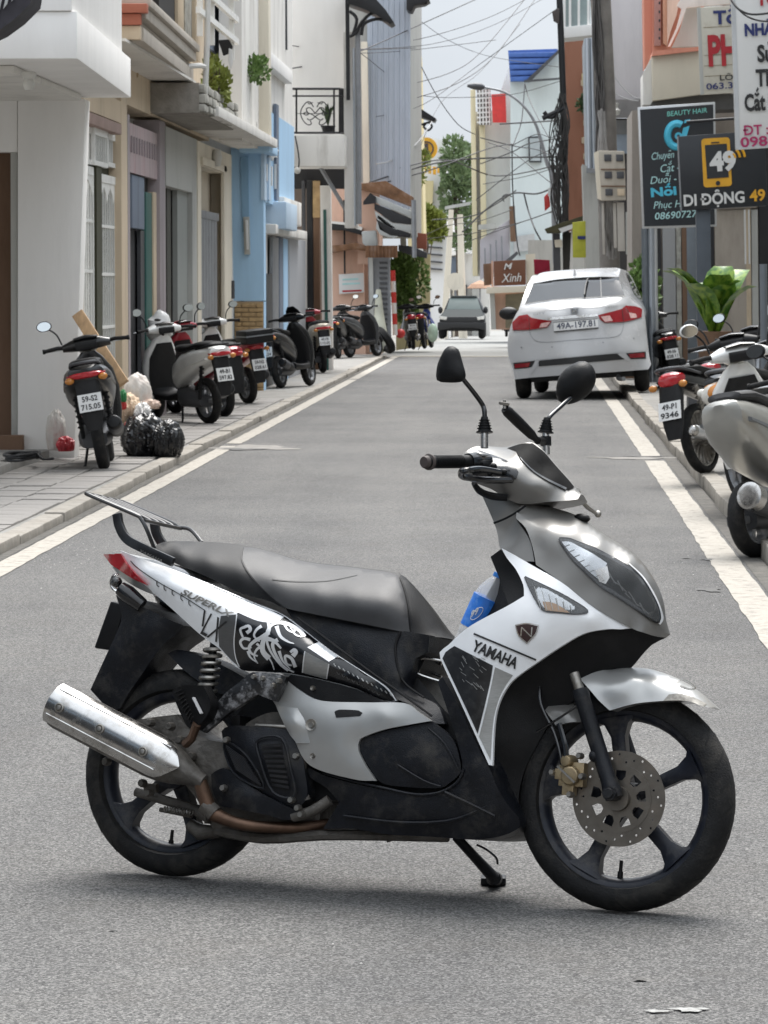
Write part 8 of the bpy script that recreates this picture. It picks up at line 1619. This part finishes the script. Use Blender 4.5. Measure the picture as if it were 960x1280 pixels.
# dark lines on the glass; the darker right part paints its missing sky reflection
mb = MB(); mb.tube([PC(*Pcar(505, 222), -.44), PC(*Pcar(512, 170), -.76), PC(*Pcar(525, 128), -1.1)], .012, 6, 3); mb.build('window_strip', M_cblk, win)
cdk('window_dark_reflection', [(520, 128), (698, 122), (732, 226), (600, 232), (500, 238), (512, 180)], F_win, mat('dark_reflection_glass', (.004, .004, .005), .1, 0, .1, 2, spec=.35), win, .004)
cdk('window_line', ribbon([(597, 124), (602, 232)], 5), F_win, M_cblk, win, .008)
fin = MB(); a = PC(*Pcar(450, 112), -1.5); fin.add([a + Vector((-.03, .06, 0)), a + Vector((.03, .06, 0)), a + Vector((.02, -.06, 0)), a + Vector((-.02, -.06, 0)), a + Vector((0, -.05, .10))], [(0, 1, 2, 3), (0, 4, 1), (1, 4, 2), (2, 4, 3), (3, 4, 0)]); fin.build('roof_fin', M_carw, car)
LL = [(92, 380), (130, 342), (178, 333), (202, 352), (318, 372), (292, 408), (192, 421), (96, 424)]; RL = [(582, 338), (718, 302), (742, 283), (798, 287), (836, 302), (832, 350), (742, 374), (622, 381), (594, 362)]
M_cred = mat('car_red_lens', (.26, .008, .014), .15, coat=.3); l1 = cdk('tail_lamp', LL, F_rear, M_cred, car, .02); l2 = cdk('tail_lamp', RL, F_rear, M_cred, car, .02)
M_pinkl = mat('clear_lamp_section', (.62, .40, .38), .12, 0, .3, 30, coat=.5); M_dred = mat('deep_red_lens', (.20, .006, .012), .12, coat=.5)
cdk('lamp_section', [(258, 385), (312, 375), (290, 404), (246, 410)], F_rear, M_pinkl, l1, .023); cdk('lamp_section', [(600, 346), (650, 340), (668, 370), (622, 377)], F_rear, M_pinkl, l2, .023); cdk('lamp_section', [(760, 322), (800, 330), (806, 352), (770, 355)], F_rear, M_pinkl, l2, .023)
cdk('lamp_section', [(96, 388), (130, 352), (176, 342), (184, 416), (98, 420)], F_rear, M_dred, l1, .0225); cdk('lamp_section', [(722, 308), (745, 292), (760, 318), (764, 358), (728, 368)], F_rear, M_dred, l2, .0225)
for (q, l_) in (([(187, 345), (192, 420)], l1), ([(720, 303), (729, 374)], l2)): cdk('lamp_seam', ribbon(q, 3), F_rear, M_cblk, l_, .025, 4)
cdk('chrome_bar', [(294, 352), (450, 338), (580, 331), (582, 344), (450, 355), (302, 366)], F_rear, M_chrome, car, .02)
pl_ = cdk('number_plate', [(328, 379), (581, 357), (586, 411), (331, 434)], F_rear, M_plate, car, .02); cdk('plate_frame', ribbon([(328, 379), (581, 357), (586, 411), (331, 434), (328, 379)], 5) if False else ribbon([(331, 433), (586, 410)], 6), F_rear, M_cblk, pl_, .022, 4); cdk('plate_frame', ribbon([(328, 380), (581, 358)], 3), F_rear, M_cblk, pl_, .022, 4)
def ctext(s, p0, p1, h, m, bold=.02, e=.026, par=car):
    a = Vector((*Pcar(*p0), 0)); b = Vector((*Pcar(*p1), 0)); ux = (b - a); W_ = ux.length; ux.normalize(); return lettering('lettering', s, a, ux, Vector((ux.y, -ux.x, 0)), m, par, h=h / 4.571, width=W_, bold=bold, fn=lambda p: PC(p.x, p.y, F_rear(p.x, p.y) + e))
ctext('49A-197.81', (348, 419), (568, 399), 34, mat('plate_blue_black', (.05, .06, .10), .5), .012, .026, pl_); ctext('CITY', (213, 339), (281, 331), 12, M_gmetal, .03); ctext('i-VTEC', (626, 300), (698, 290), 12, M_gmetal, .03)
cdk('badge', [(424, 302), (472, 297), (466, 328), (430, 331)], F_rear, M_gmetal, car, .02, 4); ctext('H', (436, 327), (460, 324), 24, M_chrome, .01, .026)
cdk('lid_seam', ribbon([(192, 424), (200, 455), (232, 486), (300, 492), (450, 480), (600, 470), (692, 458), (722, 425), (728, 378)], 3), F_rear, M_gmetal, rear, .004, 4)
gr_ = cdk('bumper_grille', [(243, 598), (450, 578), (700, 557), (722, 566), (740, 590), (450, 614), (244, 631)], F_rear, M_cblk, car, .010); cdk('reflector', [(105, 618), (196, 609), (186, 634), (108, 641)], F_rear, M_dred, car, .012); cdk('reflector', [(756, 560), (848, 552), (850, 578), (767, 583)], F_rear, M_dred, car, .012)
cdk('reflector_surround', [(98, 612), (224, 598), (204, 634), (180, 640), (104, 646)], F_rear, M_cblk, rear, .006); cdk('reflector_surround', [(742, 556), (856, 545), (858, 586), (770, 590)], F_rear, M_cblk, rear, .006)
cdk('bumper_flare', [(226, 600), (247, 598), (210, 668), (196, 670)], F_rear, M_carw, rear, .012); cdk('bumper_flare', [(694, 560), (718, 556), (768, 596), (752, 602)], F_rear, M_carw, rear, .012)
cdk('bumper_crease', ribbon([(84, 606), (230, 592), (450, 572), (700, 550), (868, 530)], 3), F_rear, M_carw, rear, .012, 4)
for (a, b) in ((145, 522), (320, 520), (612, 494), (788, 470)): cdk('parking_sensor', [(a - 5, b), (a, b - 5), (a + 5, b), (a, b + 5)], F_rear, M_gmetal, rear, .006, 4)
# shell of the rest of the car, wheels, underside
mb = MB(); mb.loft([(-.66 + 1.1, 0, .62, .70, .26, 5), (1.2, .02, .60, .79, .30, 5), (2.6, .02, .58, .80, .30, 5), (3.8, .0, .56, .78, .26, 4), (4.3, 0, .5, .62, .18, 3)], 20); mb.v = [(y, x, z) for x, y, z in mb.v]; mb.build('car_body', M_carw, car)
mb = MB(); mb.add([(-.55, 1.5, .9), (.52, 1.5, .9), (-.5, 2.2, 1.36), (.48, 2.2, 1.36), (-.55, 3.2, .9), (.52, 3.2, .9), (-.5, 2.6, 1.34), (.48, 2.6, 1.34)], [(0, 1, 3, 2), (2, 3, 7, 6), (4, 6, 7, 5), (0, 2, 6, 4), (1, 5, 7, 3), (0, 4, 5, 1)]); mb.build('cabin', M_cglass, car, bevel=.05)
mb = MB(); mb.box((-.72, .5, .22), (.72, 3.9, .42)); mb.build('underside', M_cblk, car)
for (x, y) in ((-.83, .62), (.78, .62), (-.74, 3.2), (.72, 3.2)): wheel_parts(car, (x, y, .305), (1, 0, 0), .305, .20, .20, 5, 'wheel', M_rubber, M_alu, sp_w=.05, n=28, hubr=.06)
mb = MB(); mb.tube([PC(*Pcar(700, 685), -.3), PC(*Pcar(700, 700), -.25), PC(*Pcar(730, 702), -.1)], .03, 10, 3); mb.build('exhaust_tip', M_gmetal, car)
mb = MB(); c = PC(*Pcar(72, 328), -2.0); mb.ball(tuple(c), .125, 14, 10, (1.1, .6, .72)); mi = mb.build('wing_mirror', M_cblk, car); mb = MB(); mb.bar(c, c + Vector((.2, .05, -.03)), .06); mb.build('mirror_arm', M_cblk, mi)
# ================================================================== pickup truck coming up the street
Yp = 140.0; pc = onY(577, 424, Yp); s_ = 4437 / Yp
pk = thing('pickup_truck', 'pale pickup truck with black bumper coming up the street', 'pickup truck', (pc.x, Yp, pc.z))
B = lambda a, b: ((a - 577) / s_, -(b - 424) / s_)
M_pkp = mat('pale_truck_paint', (.045, .05, .05), .65, 0, .05, 2, spec=.05)
def pkb(name, pts, y, d, m, par=pk, bevel=.03): return MB().prism([Vector((B(a, b)[0], y, B(a, b)[1])) for a, b in pts], (0, d, 0)).build(name, m, par, bevel=bevel)
def pkq(name, lo, hi, y0, y1, m, par=pk, th=.04):
    (a0, b0, a1, b1), (c0, d0, c1, d1) = lo, hi; v = [Vector((B(a0, b0)[0], y0, B(a0, b0)[1])), Vector((B(a1, b1)[0], y0, B(a1, b1)[1])), Vector((B(c1, d1)[0], y1, B(c1, d1)[1])), Vector((B(c0, d0)[0], y1, B(c0, d0)[1]))]; return MB().prism(v, (0, .03, -th)).build(name, m, par, bevel=.01)
pkq('bonnet', (549, 396, 606, 396), (556, 387, 601, 387), 0, 1.0, M_pkp); pkq('windscreen', (557, 387, 601, 387), (561, 373, 596, 373), 1.02, 1.7, mat('pale_windscreen', (.06, .08, .08), .5, 0, .1, 2, spec=.06)); pkb('roof', [(561, 373), (563, 370), (594, 370), (596, 373)], 1.7, 1.6, M_pkp); pkb('cab', [(553, 390), (560, 373), (597, 373), (604, 390), (604, 408), (553, 408)], 1.74, 3.2, M_dkgrey)
pkb('front_grille', [(550, 396), (605, 396), (606, 404), (549, 404)], -.03, .5, M_cblk); pkb('bumper', [(547, 403), (607, 403), (607, 413), (598, 411), (590, 410), (566, 410), (556, 412), (547, 413)], -.12, .5, M_cblk); pkb('headlamp', [(549.5, 395), (559, 396.5), (558, 400), (549.5, 399)], -.06, .1, M_clr, bevel=.01); pkb('headlamp', [(596, 396.5), (605.5, 395), (605.5, 399), (597, 400)], -.06, .1, M_clr, bevel=.01)
for (a) in (552, 602): wheel_parts(pk, (B(a, 0)[0], .55, .36), (1, 0, 0), .36, .27, .22, 6, 'wheel', M_rubber, M_gmetal, n=20); wheel_parts(pk, (B(a, 0)[0], 3.5, .36), (1, 0, 0), .36, .27, .22, 6, 'wheel', M_rubber, M_gmetal, n=20)
pkb('load_bed', [(549, 396), (605, 396), (605, 412), (549, 412)], 2.6, 2.6, M_pkp); pkb('underbody', [(553, 408), (602, 408), (602, 414), (553, 414)], .4, 4.4, M_cblk)
for (a, b) in ((606.5, 388), (549.5, 388)): mb = MB(); mb.ball((B(a, b)[0], 1.25, B(a, b)[1]), .12, 10, 8, (.8, .5, 1.2)); mb.build('wing_mirror', M_cblk, pk)
# rider coming the other way, far down the street
Yr = 128; pr = onZ(633, 421, -.6); pr = onY(633, 421, Yr)
rt = scooter('dark motorbike ridden by a person in a pale helmet beyond the white car', Matrix.Translation(pr + Vector((0, 1.2, 0))) @ Matrix.Rotation(R(-90), 4, 'Z'), P_dgry, plate=None, mirr=(1, 1), rail=False, name='ridden_scooter')
def person(name, label, joints, radii, edges, m, hatm, base):
    t = thing(name, label, 'person', base); me = bpy.data.meshes.new('body'); me.from_pydata(joints, edges, []); o = bpy.data.objects.new('body', me); COL.objects.link(o)
    o.modifiers.new('skin', 'SKIN'); sv = me.skin_vertices[0].data
    for i, r_ in enumerate(radii): sv[i].radius = (r_, r_)
    sv[0].use_root = True; s_ = o.modifiers.new('sub', 'SUBSURF'); s_.levels = 1; s_.render_levels = 1
    dg = bpy.context.evaluated_depsgraph_get(); m2 = bpy.data.meshes.new_from_object(o.evaluated_get(dg)); bpy.data.objects.remove(o); bo = finish(m2, 'body', m, t, True, 60); return t
S_ = rt.matrix_world; w2 = lambda x, y, z: tuple(S_ @ Vector((x, y, z)))
J = [w2(.18, 0, .86), w2(.2, 0, 1.05), w2(.24, 0, 1.28), w2(.25, 0, 1.38), w2(.27, 0, 1.50), w2(.23, .19, 1.30), w2(.42, .26, 1.08), w2(.74, .32, 1.04), w2(.23, -.19, 1.30), w2(.42, -.26, 1.08), w2(.74, -.32, 1.04), w2(.2, .10, .84), w2(.58, .15, .80), w2(.68, .14, .36), w2(.8, .14, .33), w2(.2, -.10, .84), w2(.58, -.15, .80), w2(.68, -.14, .36), w2(.8, -.14, .33)]
pe = person('person', 'motorbike rider in a pale round helmet and pink grey top far down the street', J, [.14, .14, .15, .06, .09, .07, .05, .04, .07, .05, .04, .09, .07, .05, .04, .09, .07, .05, .04], [(0, 1), (1, 2), (2, 3), (3, 4), (2, 5), (5, 6), (6, 7), (2, 8), (8, 9), (9, 10), (0, 11), (11, 12), (12, 13), (13, 14), (0, 15), (15, 16), (16, 17), (17, 18)], mat('pink_grey_top', (.30, .22, .21), .8, 0, .2, 4), None, tuple(pr))
mb = MB(); mb.ball(w2(.27, 0, 1.55), .15, 14, 10, (1, 1, .95)); mb.build('helmet', mat('pale_helmet', (.55, .58, .52), .3), pe, True)
# ================================================================== rubbish, plank, cable coil
def bag(name, label, px, py, Y, rad, m, seed, amp=.12, fr=14.0, knot=True, cat='bag'):
    rnd = random.Random(seed); c = onY(px, py, Y); c.z = max(c.z, .06 + rad[2] * .8); ph = [rnd.uniform(0, 6.3) for _ in range(6)]; bm = bmesh.new(); bmesh.ops.create_icosphere(bm, subdivisions=5, radius=1); fr *= 1.5; amp *= .62
    for v in bm.verts:
        d = v.co.normalized(); k = 1 + amp * (math.sin(fr * .5 * d.x + ph[0]) * math.sin(fr * .45 * d.y + ph[1]) + .6 * abs(math.sin(fr * (d.x + d.z) + ph[2])) - .5 * abs(math.sin(fr * .8 * (d.y - d.z * .7) + ph[3])) + .3 * math.sin(fr * 2 * d.z + fr * d.x + ph[4]))
        z = d.z * rad[2] * k; z = max(z, -rad[2] * .78); v.co = Vector((c.x + d.x * rad[0] * k, c.y + d.y * rad[1] * k, c.z + z))
    me = bpy.data.meshes.new(name); bm.to_mesh(me); bm.free(); o = finish(me, name, m, None, smooth=60); tag(o, label, cat); return o
M_bin = mat('black_bin_liner', (.008, .008, .009), .22, 0, .2, 10, bump=.6, bscale=9); M_sack = mat('white_plastic_sack', (.55, .52, .48), .5, 0, .15, 6, bump=.7, bscale=10, dirt=.7, dcol=(.35, .2, .15), dscale=6)
Yb = 30.6
bag('rubbish_bag', 'large black bin liner slumped beside the black scooter', 180, 552, Yb, (.20, .26, .21), M_bin, 3); bag('rubbish_bag', 'small knotted black bin liner at the edge of the rubbish pile', 211, 556, Yb - .2, (.13, .16, .18), M_bin, 5)
bag('rubbish_bag', 'upright white plastic sack with green and red print on the rubbish pile', 172, 498, Yb + .4, (.13, .14, .22), M_sack, 7, .06); bag('rubbish_bag', 'crumpled white carrier bag drooping over the black bin liner', 178, 518, Yb + .05, (.07, .12, .10), mat('white_carrier_bag', (.66, .64, .62), .4, 0, .06, 6, bump=.7, bscale=10), 9, .2)
bag('rubbish_bag', 'torn cream paper sack in the middle of the rubbish pile', 160, 512, Yb + .2, (.11, .16, .14), mat('cream_paper', (.55, .42, .30), .8, 0, .3, 7, bump=.7, bscale=12), 11, .15); bag('rubbish_bag', 'pink stained paper sticking out towards the pearl white scooter', 186, 506, Yb + .3, (.10, .05, .045), mat('pinkish_paper', (.62, .48, .40), .7, 0, .2, 8, bump=.6, bscale=14), 12, .2)
for (a, b, m_, nm, lb, r_) in ((154, 496, mat('green_print', (.03, .22, .07), .5), 'green_wrapper', 'green printed wrapper tucked beside the upright white sack', (.03, .05, .06)), (151, 507, M_red, 'red_wrapper', 'red wrapper on the rubbish pile below the green one', (.05, .05, .045)), (160, 531, M_red, 'red_wrapper', 'small red wrapper squeezed under the black bin liner', (.03, .04, .03))): bag(nm, lb, a, b, Yb - .05, r_, m_, 20, .2, cat='wrapper')
bag('rubbish_bag', 'tall whitish net sack standing against the white corner house', 70, 541, 30.0, (.085, .1, .19), M_sack, 15, .12); bag('red_wrapper', 'red plastic bag lying at the foot of the whitish net sack', 82, 556, 29.8, (.075, .08, .07), mat('red_plastic_bag', (.42, .03, .04), .35, 0, .3, 8, bump=.6, bscale=12), 16, .2, cat='bag')
mb = MB(); a, b = onY(97, 392, 30.0), onY(154, 480, 29.6); mb.bar(a, b, .105, .04, (0, 1, 0)); o = mb.build('timber_plank', M_wood, None, bevel=.004); tag(o, 'raw timber plank leaning against the wall by the grille gate', 'plank')
mb = MB()
c = onZ(27, 574, .14); rnd = random.Random(1)
P = [(c.x + (.12 + .02 * math.sin(k * 1.3)) * math.cos(k * .42) * (1 + .1 * rnd.random()), c.y + .35 * math.sin(k * .42), c.z + .01 + .012 * (k // 15) + .006 * math.sin(k)) for k in range(60)] + [(c.x + .2, c.y - .2, c.z + .01), (c.x + .27, c.y - .1, c.z + .01)]
mb.tube(P, .011, 6, 2); o = mb.build('cable_coil', M_cable, None); tag(o, 'black cable coil lying on the step of the white corner house', 'cable')
cw = thing('corner_wall', 'grey low building side seen between the pink kiosk and the mossy awning', 'building', (.8, 103, -.4)); fy('wall', [(660, 300), (760, 300), (760, 450), (660, 450)], 103, 2, W_grey, cw); fy('shop_opening', [(668, 345), (700, 345), (700, 430), (668, 430)], 102.9, .1, M_dkgrey, cw)
# dark rubber seals round the car's rear window and a lip along its boot lid
cdk('window_seal', ribbon([(168, 273), (300, 254), (450, 242), (600, 234), (734, 228)], 5), F_rear, M_cblk, rear, .016, 4); cdk('window_seal', ribbon([(214, 157), (330, 138), (460, 127), (600, 121), (700, 119)], 4), F_win, M_cblk, win, .008, 4); cdk('window_seal', ribbon([(214, 158), (190, 215), (168, 273)], 4), F_win, M_cblk, win, .008, 4)
cdk('boot_lip', ribbon([(150, 318), (300, 300), (450, 289), (600, 281), (750, 268)], (5, 5)), F_rear, M_carw, rear, .03, 5)
